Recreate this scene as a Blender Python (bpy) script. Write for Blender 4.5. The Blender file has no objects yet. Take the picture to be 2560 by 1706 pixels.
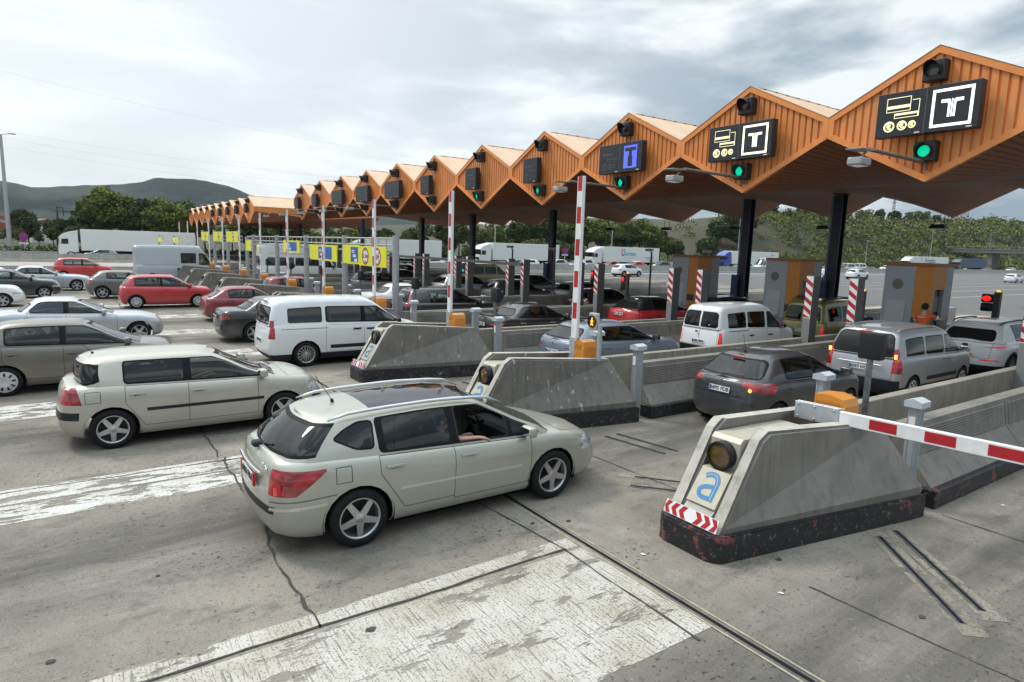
import bpy, bmesh, math, random
from mathutils import Vector, Matrix, noise
from math import sin, cos, pi, radians, sqrt, atan2
random.seed(7)
D = bpy.data
SC = bpy.context.scene
COL = SC.collection
# ------------------------------------------------------------------ camera
cam = D.objects.new('camera', D.cameras.new('camera'))
COL.objects.link(cam); SC.camera = cam
YAW, PITCH, ROLL, CAMH, FPX = .966, .1472, .0304, 3.345, 1580.7
Fv = Vector((-sin(YAW)*cos(PITCH), cos(YAW)*cos(PITCH), -sin(PITCH)))
r0 = Vector((cos(YAW), sin(YAW), 0)); u0 = r0.cross(Fv)
Rv = r0*cos(ROLL)+u0*sin(ROLL); Uv = -r0*sin(ROLL)+u0*cos(ROLL)
m = Matrix((Rv, Uv, -Fv)).transposed().to_4x4(); m.translation = (0, 0, CAMH)
cam.matrix_world = m
cam.data.sensor_width = 36; cam.data.lens = FPX/2560*36
cam.data.clip_start = .1; cam.data.clip_end = 9000
# ------------------------------------------------------------------ world: overcast sky
SUN_EL, SUN_AZ = radians(54), radians(-122)   # azimuth of the bright part of the sky, from +Y towards +X
SC.world = D.worlds.new('World'); SC.world.use_nodes = True
wn = SC.world.node_tree; wn.nodes.clear()
def N(nt, t, **k):
    n = nt.nodes.new(t)
    for a, b in k.items():
        if a == 'inp':
            for i, v in b.items(): n.inputs[i].default_value = v
        else: setattr(n, a, b)
    return n
sky = N(wn, 'ShaderNodeTexSky'); sky.sky_type = 'NISHITA'; sky.sun_disc = False
sky.sun_elevation = SUN_EL; sky.sun_rotation = SUN_AZ; sky.air_density = 1.2; sky.dust_density = 2.5
skb = N(wn, 'ShaderNodeBackground', inp={1: .11}); wn.links.new(sky.outputs[0], skb.inputs[0])
tc = N(wn, 'ShaderNodeTexCoord'); mp = N(wn, 'ShaderNodeMapping'); mp.inputs['Scale'].default_value = (1.25, 1.25, 5.0)
mp.inputs['Location'].default_value = (.35, .12, .0)
wn.links.new(tc.outputs['Generated'], mp.inputs[0])
n1 = N(wn, 'ShaderNodeTexNoise', inp={'Scale': 1.7, 'Detail': 7, 'Roughness': .52, 'Distortion': .35}); wn.links.new(mp.outputs[0], n1.inputs[0])
n2 = N(wn, 'ShaderNodeTexNoise', inp={'Scale': 4.2, 'Detail': 6, 'Roughness': .55}); wn.links.new(mp.outputs[0], n2.inputs[0])
mx = N(wn, 'ShaderNodeMath', operation='MULTIPLY_ADD', inp={1: .3}); wn.links.new(n2.outputs[0], mx.inputs[0]); wn.links.new(n1.outputs[0], mx.inputs[2])
cr = N(wn, 'ShaderNodeValToRGB')
els = [(.555, (.225, .305, .38, 1)), (.615, (.34, .42, .48, 1)), (.675, (.56, .63, .67, 1)), (.73, (.82, .865, .885, 1))]
cr.color_ramp.elements[0].position, cr.color_ramp.elements[0].color = els[0]
cr.color_ramp.elements[1].position, cr.color_ramp.elements[1].color = els[3]
for p_, c_ in els[1:3]:
    e_ = cr.color_ramp.elements.new(p_); e_.color = c_
wn.links.new(mx.outputs[0], cr.inputs[0])
# brighter towards the hidden sun and towards the horizon
dotn = N(wn, 'ShaderNodeVectorMath', operation='DOT_PRODUCT')
dotn.inputs[1].default_value = Vector((sin(radians(-95))*cos(.45), cos(radians(-95))*cos(.45), sin(.45)))
wn.links.new(tc.outputs['Generated'], dotn.inputs[0])
mr = N(wn, 'ShaderNodeMapRange', inp={1: .48, 2: 1.0, 3: .0, 4: .80}); wn.links.new(dotn.outputs['Value'], mr.inputs[0])
mixc = N(wn, 'ShaderNodeMixRGB', inp={2: (.90, .955, .98, 1)}); wn.links.new(mr.outputs[0], mixc.inputs[0]); wn.links.new(cr.outputs[0], mixc.inputs[1])
cl = N(wn, 'ShaderNodeBackground', inp={1: 1.0}); wn.links.new(mixc.outputs[0], cl.inputs[0])
# an overcast sky is brightest overhead
sz = N(wn, 'ShaderNodeSeparateXYZ'); wn.links.new(tc.outputs['Generated'], sz.inputs[0])
zr_ = N(wn, 'ShaderNodeMapRange', inp={1: .42, 2: .95, 3: 1.0, 4: 2.9}); wn.links.new(sz.outputs[2], zr_.inputs[0]); wn.links.new(zr_.outputs[0], cl.inputs[1])
ms = N(wn, 'ShaderNodeMixShader', inp={0: .90}); wn.links.new(skb.outputs[0], ms.inputs[1]); wn.links.new(cl.outputs[0], ms.inputs[2])
wo = N(wn, 'ShaderNodeOutputWorld'); wn.links.new(ms.outputs[0], wo.inputs[0])
# ------------------------------------------------------------------ sun behind cloud
sl = D.lights.new('sun', 'SUN'); sl.energy = 1.7; sl.angle = radians(12); sl.color = (1, .94, .85)
so = D.objects.new('sun', sl); COL.objects.link(so)
sd = Vector((sin(SUN_AZ)*cos(SUN_EL), cos(SUN_AZ)*cos(SUN_EL), sin(SUN_EL)))
so.rotation_euler = sd.to_track_quat('Z', 'Y').to_euler()
SC.view_settings.view_transform = 'Standard'; SC.view_settings.look = 'None'
SC.view_settings.exposure = .28; SC.view_settings.gamma = 1
# ------------------------------------------------------------------ materials
MC = {}
def mat(name, col, rough=.6, metal=0, coat=0, var=0, vs=8, bump=0, bs=40, emis=None, es=0, alpha=1, spec=.5, var2=None):
    """plain surface with procedural tone variation (var) and bump"""
    if name in MC: return MC[name]
    m = D.materials.new(name); m.use_nodes = True; nt = m.node_tree
    b = nt.nodes['Principled BSDF']; L = nt.links.new
    col = tuple(col)+(1,)
    b.inputs['Roughness'].default_value = rough; b.inputs['Metallic'].default_value = metal
    b.inputs['Coat Weight'].default_value = coat; b.inputs['Coat Roughness'].default_value = .06
    b.inputs['Specular IOR Level'].default_value = spec
    b.inputs['Base Color'].default_value = col
    if var or bump:
        t = N(nt, 'ShaderNodeTexCoord')
    if var:
        n = N(nt, 'ShaderNodeTexNoise', inp={'Scale': vs, 'Detail': 6, 'Roughness': .62}); L(t.outputs['Object'], n.inputs[0])
        r = N(nt, 'ShaderNodeMapRange', inp={1: .3, 2: .7}); L(n.outputs[0], r.inputs[0])
        x = N(nt, 'ShaderNodeMixRGB', inp={1: tuple(c*(1-var) for c in col[:3])+(1,), 2: (tuple(var2)+(1,)) if var2 else tuple(min(1, c*(1+var)) for c in col[:3])+(1,)})
        L(r.outputs[0], x.inputs[0]); L(x.outputs[0], b.inputs['Base Color'])
    if bump:
        n = N(nt, 'ShaderNodeTexNoise', inp={'Scale': bs, 'Detail': 4}); L(t.outputs['Object'], n.inputs[0])
        bp = N(nt, 'ShaderNodeBump', inp={'Strength': bump, 'Distance': .01}); L(n.outputs[0], bp.inputs['Height']); L(bp.outputs[0], b.inputs['Normal'])
    if emis:
        b.inputs['Emission Color'].default_value = tuple(emis)+(1,); b.inputs['Emission Strength'].default_value = es
    MC[name] = m
    return m
def paint(name, col, metal=.0, rough=.38, dirt=.12):
    """car paint: clear coat over base, dust towards mottled dull tone"""
    if name in MC: return MC[name]
    m = D.materials.new(name); m.use_nodes = True; nt = m.node_tree; L = nt.links.new
    b = nt.nodes['Principled BSDF']; c = tuple(col)+(1,)
    t = N(nt, 'ShaderNodeTexCoord'); n = N(nt, 'ShaderNodeTexNoise', inp={'Scale': 1.6, 'Detail': 7, 'Roughness': .6}); L(t.outputs['Object'], n.inputs[0])
    r = N(nt, 'ShaderNodeMapRange', inp={1: .35, 2: .75, 3: 0, 4: dirt}); L(n.outputs[0], r.inputs[0])
    sx = N(nt, 'ShaderNodeSeparateXYZ'); L(t.outputs['Object'], sx.inputs[0])
    lo = N(nt, 'ShaderNodeMapRange', inp={1: .25, 2: .6, 3: .22, 4: 0}); L(sx.outputs[2], lo.inputs[0])
    ad = N(nt, 'ShaderNodeMath', operation='ADD'); L(r.outputs[0], ad.inputs[0]); L(lo.outputs[0], ad.inputs[1])
    x = N(nt, 'ShaderNodeMixRGB', inp={1: c, 2: (.27, .25, .22, 1)}); L(ad.outputs[0], x.inputs[0]); L(x.outputs[0], b.inputs['Base Color'])
    b.inputs['Metallic'].default_value = metal; b.inputs['Roughness'].default_value = rough
    b.inputs['Coat Weight'].default_value = .8; b.inputs['Coat Roughness'].default_value = .07
    MC[name] = m
    return m
def glassmat(name, tint, trans, rough=.02):
    if name in MC: return MC[name]
    m = D.materials.new(name); m.use_nodes = True; nt = m.node_tree; nt.nodes.clear(); L = nt.links.new
    g = N(nt, 'ShaderNodeBsdfGlossy', inp={'Roughness': rough, 'Color': (1, 1, 1, 1)})
    t = N(nt, 'ShaderNodeBsdfTransparent', inp={0: tuple(c*trans for c in tint)+(1,)})
    d = N(nt, 'ShaderNodeBsdfDiffuse', inp={0: (.05, .055, .05, 1)})
    a = N(nt, 'ShaderNodeMixShader', inp={0: .07}); L(t.outputs[0], a.inputs[1]); L(d.outputs[0], a.inputs[2])
    f = N(nt, 'ShaderNodeFresnel', inp={0: 1.5}); k = N(nt, 'ShaderNodeMath', operation='MULTIPLY_ADD', inp={1: 1.0, 2: .0}); L(f.outputs[0], k.inputs[0])
    x = N(nt, 'ShaderNodeMixShader'); L(k.outputs[0], x.inputs[0]); L(a.outputs[0], x.inputs[1]); L(g.outputs[0], x.inputs[2])
    o = N(nt, 'ShaderNodeOutputMaterial'); L(x.outputs[0], o.inputs[0]); MC[name] = m
    return m
GLASS = glassmat('car_glass', (.86, .95, .92), .62)
TINT = glassmat('tinted_glass', (.45, .5, .52), .13)
DGLASS = mat('dark_glass', (.015, .018, .02), .05, spec=.8)
BLK = mat('black_plastic', (.014, .015, .017), .5, var=.3, spec=.35)
RUB = mat('tyre_rubber', (.009, .009, .0095), .75, var=.35, vs=14, spec=.25)
SEAM = mat('seam_black', (.006, .006, .007), .6, spec=.2)
INT = mat('interior_fabric', (.045, .046, .048), .8, var=.3)
RIM = mat('alloy_rim', (.48, .49, .5), .3, metal=.85, var=.15)
RIMC = mat('wheel_cover', (.55, .56, .57), .38, metal=.4, var=.12)
CHR = mat('chrome', (.75, .76, .78), .12, metal=1)
SIL = mat('silver_trim', (.6, .61, .62), .3, metal=.7)
def lampmat(name, c1, c2, e=0):
    m = mat(name, c1, .15, coat=1, emis=(1, .02, .02) if e else None, es=e); nt = m.node_tree; b = nt.nodes['Principled BSDF']; L = nt.links.new
    t = N(nt, 'ShaderNodeTexCoord'); sx = N(nt, 'ShaderNodeSeparateXYZ'); L(t.outputs['Object'], sx.inputs[0])
    k = N(nt, 'ShaderNodeMath', operation='MULTIPLY', inp={1: 45}); L(sx.outputs[2], k.inputs[0]); f = N(nt, 'ShaderNodeMath', operation='PINGPONG', inp={1: .5}); L(k.outputs[0], f.inputs[0])
    z = N(nt, 'ShaderNodeMath', operation='MULTIPLY', inp={1: 2}); L(f.outputs[0], z.inputs[0])
    n = N(nt, 'ShaderNodeTexNoise', inp={'Scale': 7, 'Detail': 1}); L(t.outputs['Object'], n.inputs[0]); r = N(nt, 'ShaderNodeMapRange', inp={1: .45, 2: .55}); L(n.outputs[0], r.inputs[0])
    q = N(nt, 'ShaderNodeMath', operation='MULTIPLY_ADD', inp={1: .45}); L(z.outputs[0], q.inputs[0]); s = N(nt, 'ShaderNodeMath', operation='MULTIPLY', inp={1: .5}); L(r.outputs[0], s.inputs[0]); L(s.outputs[0], q.inputs[2])
    x = N(nt, 'ShaderNodeMixRGB', inp={1: tuple(c2)+(1,), 2: tuple(c1)+(1,)}); L(q.outputs[0], x.inputs[0]); L(x.outputs[0], b.inputs['Base Color']); return m
REDL = lampmat('red_lamp', (.50, .012, .018), (.14, .004, .008))
REDE = lampmat('red_lamp_lit', (.75, .02, .02), (.35, .01, .01), .22)
ORGE = mat('brake_bulb_lit', (.9, .2, .05), .2, emis=(1, .30, .06), es=3)
CLRL = mat('clear_lamp', (.5, .52, .52), .08, metal=.35, coat=1, var=.5, vs=22)
PLW = mat('plate_white', (.72, .72, .7), .45)
PLY = mat('plate_yellow', (.78, .55, .05), .45)
PLR = mat('plate_red', (.5, .03, .03), .45)
TXK = mat('plate_letters', (.02, .02, .025), .5)
PLB = mat('plate_blue', (.03, .12, .5), .5)
WHT = mat('white_paint', (.74, .75, .75), .45, var=.08)
REDP = mat('red_paint', (.42, .012, .02), .45, var=.12)
SKIN = mat('skin', (.55, .33, .24), .55, var=.1)
# ------------------------------------------------------------------ object helpers
def tag(o, label=None, cat=None, group=None, kind=None):
    if label: o['label'] = label
    if cat: o['category'] = cat
    if group: o['group'] = group
    if kind: o['kind'] = kind
    return o
def empty(name, loc=(0, 0, 0), rz=0, label=None, cat=None, group=None):
    o = D.objects.new(name, None); COL.objects.link(o); o.location = loc; o.rotation_euler = (0, 0, rz)
    o.empty_display_size = .1
    return tag(o, label, cat, group)
def link(name, me, parent=None):
    o = D.objects.new(name, me); COL.objects.link(o)
    if parent: o.parent = parent
    return o
def obj(name, bm, mats, parent=None, smooth=None, loc=None):
    me = D.meshes.new(name); bm.normal_update(); bm.to_mesh(me); bm.free()
    for m in (mats if isinstance(mats, (list, tuple)) else [mats]): me.materials.append(m)
    if smooth is not None:
        for p in me.polygons: p.use_smooth = True
        me.set_sharp_from_angle(angle=radians(smooth))
    o = link(name, me, parent)
    if loc: o.location = loc
    return o
def struct(name, bm, m, **k):
    o = obj(name, bm, m, **k); o['kind'] = 'structure'; return o
def copy_tree(o, parent=None):
    c = o.copy(); COL.objects.link(c); c.parent = parent
    for ch in list(o.children): copy_tree(ch, c)
    return c
def B(): return bmesh.new()
def box(bm, x0, x1, y0, y1, z0, z1, mi=0, bev=0, M=None, seg=1):
    vs = [bm.verts.new((x, y, z)) for x in (x0, x1) for y in (y0, y1) for z in (z0, z1)]
    fs = [bm.faces.new([vs[i] for i in q]) for q in ((0, 1, 3, 2), (4, 6, 7, 5), (0, 4, 5, 1), (2, 3, 7, 6), (0, 2, 6, 4), (1, 5, 7, 3))]
    for f in fs: f.material_index = mi
    if bev:
        es = list({e for f in fs for e in f.edges})
        r = bmesh.ops.bevel(bm, geom=es, offset=bev, segments=seg, affect='EDGES', profile=.6)
        vs = list({v for f in r['faces'] for v in f.verts} | {v for v in vs if v.is_valid})
        for v in vs:
            for f in v.link_faces: f.material_index = mi
    if M is not None: bmesh.ops.transform(bm, matrix=M, verts=[v for v in vs if v.is_valid])
    return vs
def tube(bm, pts, r, seg=8, mi=0, cap=True):
    """sweep a circle along pts; r float or list"""
    pts = [Vector(p) for p in pts]; rings = []
    for i, p in enumerate(pts):
        t = (pts[min(i+1, len(pts)-1)]-pts[max(i-1, 0)]).normalized()
        a = t.orthogonal().normalized() if i == 0 else (rings_a - t*rings_a.dot(t)).normalized()
        rings_a = a; b = t.cross(a); rr = r[i] if isinstance(r, (list, tuple)) else r
        rings.append([bm.verts.new(p+(a*cos(2*pi*k/seg)+b*sin(2*pi*k/seg))*rr) for k in range(seg)])
    for i in range(len(rings)-1):
        for k in range(seg):
            f = bm.faces.new((rings[i][k], rings[i][(k+1) % seg], rings[i+1][(k+1) % seg], rings[i+1][k])); f.material_index = mi; f.smooth = True
    if cap:
        for rg in (rings[0][::-1], rings[-1]):
            f = bm.faces.new(rg); f.material_index = mi
def lathe(bm, prof, seg=24, mi=0, M=None, axis='y', cap=False):
    """prof list of (radius, along axis)"""
    rings = []; vs = []
    for r, h in prof:
        ring = []
        for k in range(seg):
            a = 2*pi*k/seg; c, s = cos(a)*r, sin(a)*r
            v = bm.verts.new((c, h, s) if axis == 'y' else ((c, s, h) if axis == 'z' else (h, c, s)))
            ring.append(v); vs.append(v)
        rings.append(ring)
    for i in range(len(rings)-1):
        for k in range(seg):
            f = bm.faces.new((rings[i][k], rings[i][(k+1) % seg], rings[i+1][(k+1) % seg], rings[i+1][k])); f.material_index = mi; f.smooth = True
    for rg, pr in ((rings[0], prof[0]), (rings[-1], prof[-1])):
        if cap and pr[0] > 1e-4: f = bm.faces.new(rg); f.material_index = mi
    if M is not None: bmesh.ops.transform(bm, matrix=M, verts=vs)
    return vs
def prism(bm, poly, d0, d1, plane='xz', mi=0):
    """extrude a 2D polygon between d0 and d1 along the missing axis"""
    def P(a, b, d): return (a, d, b) if plane == 'xz' else ((d, a, b) if plane == 'yz' else (a, b, d))
    A = [bm.verts.new(P(a, b, d0)) for a, b in poly]; Bv = [bm.verts.new(P(a, b, d1)) for a, b in poly]
    n = len(poly); fs = [bm.faces.new(A), bm.faces.new(Bv[::-1])]
    for i in range(n): fs.append(bm.faces.new((A[i], Bv[i], Bv[(i+1) % n], A[(i+1) % n])))
    for f in fs: f.material_index = mi
    bmesh.ops.recalc_face_normals(bm, faces=fs)
    return A+Bv
_FONT = {}
def text_mesh(s, size, depth=.002, bold=0, align='CENTER', space=1.0):
    k = (s, size, depth, bold, align, space)
    if k in _FONT: return _FONT[k]
    c = D.curves.new('lettering', 'FONT'); c.body = s; c.size = size; c.extrude = depth; c.offset = bold
    c.align_x = align; c.align_y = 'CENTER'; c.resolution_u = 3; c.space_character = space
    o = D.objects.new('lettering', c); COL.objects.link(o)
    dg = bpy.context.evaluated_depsgraph_get(); dg.update()
    me = D.meshes.new_from_object(o.evaluated_get(dg)); D.objects.remove(o); D.curves.remove(c)
    me.materials.clear(); _FONT[k] = me
    return me
def put_text(bm, s, size, M, mi=0, **k):
    me = text_mesh(s, size, **k); n = len(bm.verts); nf = len(bm.faces)
    bm.from_mesh(me); bm.verts.ensure_lookup_table(); bm.faces.ensure_lookup_table()
    bmesh.ops.transform(bm, matrix=M, verts=bm.verts[n:])
    for f in bm.faces[nf:]: f.material_index = mi
def TM(loc, facing):
    """matrix for flat lettering: facing = direction the text looks towards ('-x','+x','-y','+y')"""
    d = {'-x': 90+180, '+x': 90, '-y': 0, '+y': 180}[facing]
    return Matrix.Translation(loc) @ Matrix.Rotation(radians(d), 4, 'Z') @ Matrix.Rotation(radians(90), 4, 'X')
# ================================================================== CARS
# local car axes: x forward from rear bumper, y left, z up. Near side in the photo is the car's right (-y).
def ip(pts, x):
    if x <= pts[0][0]: return pts[0][1]
    for (a, b), (c, d) in zip(pts, pts[1:]):
        if x <= c:
            t = (x-a)/(c-a); return b+(d-b)*t
    return pts[-1][1]
def smooth_pts(pts, n=3):
    """Catmull-Rom densify"""
    out = []
    P = [pts[0]]+list(pts)+[pts[-1]]
    for i in range(1, len(P)-2):
        for k in range(n):
            t = k/n; q = []
            for c in (0, 1):
                a, b, d, e = P[i-1][c], P[i][c], P[i+1][c], P[i+2][c]
                q.append(.5*((2*b)+(-a+d)*t+(2*a-5*b+4*d-e)*t*t+(-a+3*b-3*d+e)*t**3))
            out.append(tuple(q))
    out.append(pts[-1])
    return out
def half_outline(x0, x1, w, rf, rr, bf, br, ne=5, nc=5, ns=24):
    o = []
    wf, wr = w-rf, w-rr
    for k in range(ne): y = wf*k/ne; o.append((x1-bf*(y/w)**2, y))
    xf = x1-bf*(wf/w)**2; lf = rf*1.25
    for k in range(nc): a = pi/2*k/nc; o.append((xf-lf+lf*cos(a), wf+rf*sin(a)))
    xr = x0+br*(wr/w)**2; lr = rr*1.25
    xs0, xs1 = xf-lf, xr+lr
    for k in range(ns+1): o.append((xs0+(xs1-xs0)*k/ns, w))
    for k in range(1, nc+1): a = pi/2*k/nc; o.append((xr+lr-lr*sin(a), wr+rr*cos(a)))
    for k in range(ne-1, -1, -1): y = wr*k/ne; o.append((x0+br*(y/w)**2, y))
    return o
def loft(bm, rows, mi=0, cap=None, M=5):
    """rows: list of half outlines [(x,y,z)], mirrored about y=0. cap(x,y,w)->z builds the lid of the last row."""
    R = []
    for row in rows:
        n = len(row)
        right = [bm.verts.new((x, -y, z)) for x, y, z in row]
        left = [right[0]]+[bm.verts.new((x, y, z)) for x, y, z in row[1:-1]]+[right[-1]]
        R.append((right, left))
    fs = []
    for (r0_, l0), (r1_, l1) in zip(R, R[1:]):
        for i in range(len(r0_)-1):
            fs.append(bm.faces.new((r0_[i], r1_[i], r1_[i+1], r0_[i+1])))
            fs.append(bm.faces.new((l0[i], l0[i+1], l1[i+1], l1[i])))
    if cap:
        rt, lf = R[-1]; n = len(rt); lines = []
        for i in range(n):
            if i in (0, n-1): lines.append([rt[i]]*(M+1)); continue
            a, b = rt[i].co, lf[i].co; w = abs(a.y); ln = [rt[i]]
            for k in range(1, M):
                y = a.y+(b.y-a.y)*k/M; ln.append(bm.verts.new((a.x, y, cap(a.x, y, w, a.z))))
            ln.append(lf[i]); lines.append(ln)
        for i in range(n-1):
            for k in range(M):
                q = [lines[i][k], lines[i][k+1], lines[i+1][k+1], lines[i+1][k]]; u = []
                for v in q:
                    if v not in u: u.append(v)
                if len(u) > 2: fs.append(bm.faces.new(u))
    for f in fs: f.material_index = mi; f.smooth = True
    return fs
def poly_planes(poly, plane='xz'):
    """convex polygon -> outward half-planes"""
    n = len(poly); cx = sum(p[0] for p in poly)/n; cy = sum(p[1] for p in poly)/n; out = []
    for i in range(n):
        a, b = poly[i], poly[(i+1) % n]
        nx, ny = b[1]-a[1], a[0]-b[0]; l = sqrt(nx*nx+ny*ny)
        if l < 1e-6: continue
        nx /= l; ny /= l
        if (cx-a[0])*nx+(cy-a[1])*ny > 0: nx, ny = -nx, -ny
        if plane == 'xz': out.append((Vector((a[0], 0, a[1])), Vector((nx, 0, ny))))
        elif plane == 'yz': out.append((Vector((0, a[0], a[1])), Vector((0, nx, ny))))
        else: out.append((Vector((a[0], a[1], 0)), Vector((nx, ny, 0))))
    return out
def shrink(poly, d):
    """inset convex polygon by d"""
    n = len(poly); cx = sum(p[0] for p in poly)/n; cy = sum(p[1] for p in poly)/n; ls = []
    for i in range(n):
        a, b = poly[i], poly[(i+1) % n]; nx, ny = b[1]-a[1], a[0]-b[0]; l = sqrt(nx*nx+ny*ny); nx /= l; ny /= l
        if (cx-a[0])*nx+(cy-a[1])*ny > 0: nx, ny = -nx, -ny
        ls.append((nx, ny, nx*a[0]+ny*a[1]-d))
    out = []
    for i in range(n):
        a1, b1, c1 = ls[i-1]; a2, b2, c2 = ls[i]; det = a1*b2-a2*b1
        if abs(det) < 1e-6: continue
        out.append(((c1*b2-c2*b1)/det, (a1*c2-a2*c1)/det))
    return out
def chamfer(poly, d=.04):
    out = []
    n = len(poly)
    for i in range(n):
        a, b, c = Vector(poly[i-1]), Vector(poly[i]), Vector(poly[(i+1) % n])
        d1 = min(d, (a-b).length*.45); d2 = min(d, (c-b).length*.45)
        p, q = b+(a-b).normalized()*d1, b+(c-b).normalized()*d2
        mid = (p+q+b*1.2)/3.2
        out += [tuple(p), tuple(mid), tuple(q)]
    return out
def cut(bm, planes, filt):
    lay = bm.faces.layers.int.get('t') or bm.faces.layers.int.new('t')
    sel = [f for f in bm.faces if filt(f)]
    for f in sel: f[lay] = 1
    for co, no in planes:
        if not sel: break
        geom = set(sel)
        for f in sel:
            geom.update(f.edges); geom.update(f.verts)
        bmesh.ops.bisect_plane(bm, geom=list(geom), dist=1e-5, plane_co=co, plane_no=no)
        sel = []
        for f in bm.faces:
            if f[lay] == 1:
                if (f.calc_center_median()-co).dot(no) > 0: f[lay] = 0
                else: sel.append(f)
    for f in bm.faces: f[lay] = 0
    return sel
def extract(bm, faces):
    nb = bmesh.new(); mp = {}
    for f in faces:
        vs = []
        for v in f.verts:
            if v not in mp: mp[v] = nb.verts.new(v.co)
            vs.append(mp[v])
        try:
            g = nb.faces.new(vs); g.smooth = True
        except ValueError: pass
    bmesh.ops.delete(bm, geom=faces, context='FACES')
    return nb
def set_mi(faces, mi):
    for f in faces: f.material_index = mi

WHEELS = {}
def wheel_meshes(r, style, w=.2):
    k = (round(r, 3), style)
    if k in WHEELS: return WHEELS[k]
    bm = B(); rr = r*.70
    lathe(bm, [(rr-.01, -w/2+.02), (rr+.01, -w/2+.005), (rr+.03, -w/2), (r-.03, -w/2+.004), (r-.008, -w/2+.025), (r, -w/2+.05), (r, w/2-.05), (r-.008, w/2-.02), (r-.03, w/2), (rr, w/2-.01)], 32)
    me = D.meshes.new('wheel'); bmesh.ops.recalc_face_normals(bm, faces=bm.faces); bm.to_mesh(me); bm.free(); me.materials.append(RUB)
    bm = B(); yo = -w/2+.012
    # barrel
    lathe(bm, [(rr+.004, yo), (rr-.012, yo-.004), (rr-.022, yo+.02), (rr-.03, yo+.09)], 32, 0)
    if style in ('star5', 'star5b', 'multi', 'twin'):
        lathe(bm, [(rr-.02, yo+.09), (.001, yo+.10)], 24, 1)
        lathe(bm, [(.001, yo-.0), (.045, yo), (.06, yo+.012), (.06, yo+.05)], 20, 0)
        n = {'star5': 5, 'star5b': 5, 'multi': 15, 'twin': 10}[style]
        w0, w1 = {'star5': (.042, .030), 'star5b': (.05, .012), 'multi': (.011, .013), 'twin': (.018, .02)}[style]
        for i in range(n):
            a = 2*pi*(i+.5)/n
            if style == 'twin': a = 2*pi*((i//2)+.5)/5+(.14 if i % 2 else -.14)
            P = [(-w0, .04), (w0, .04), (w1, rr-.01), (-w1, rr-.01)]
            vs = prism(bm, P, yo+.004, yo+.03, 'xz', 0)
            for v in vs:
                if abs(v.co.z) > rr*.5 and v.co.y < yo+.01: v.co.y += .004
            bmesh.ops.transform(bm, matrix=Matrix.Rotation(a, 4, 'Y'), verts=vs)
    elif style == 'cover':
        lathe(bm, [(rr-.008, yo), (rr*.8, yo-.012), (rr*.45, yo-.02), (rr*.3, yo-.008), (.001, yo-.006)], 32, 0)
        for i in range(9):
            a = 2*pi*i/9
            vs = prism(bm, [(-.014, rr*.52), (.014, rr*.52), (.022, rr*.85), (-.022, rr*.85)], yo-.022, yo-.005, 'xz', 1)
            bmesh.ops.transform(bm, matrix=Matrix.Rotation(a, 4, 'Y'), verts=vs)
    else:  # steel
        lathe(bm, [(rr-.01, yo+.005), (rr*.8, yo+.03), (rr*.5, yo+.01), (rr*.3, yo-.01), (.001, yo-.012)], 28, 0)
    me2 = D.meshes.new('rim'); bmesh.ops.recalc_face_normals(bm, faces=bm.faces); bm.to_mesh(me2); bm.free()
    me2.materials.append(RIMC if style == 'cover' else RIM); me2.materials.append(BLK)
    WHEELS[k] = (me, me2)
    return WHEELS[k]

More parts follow.
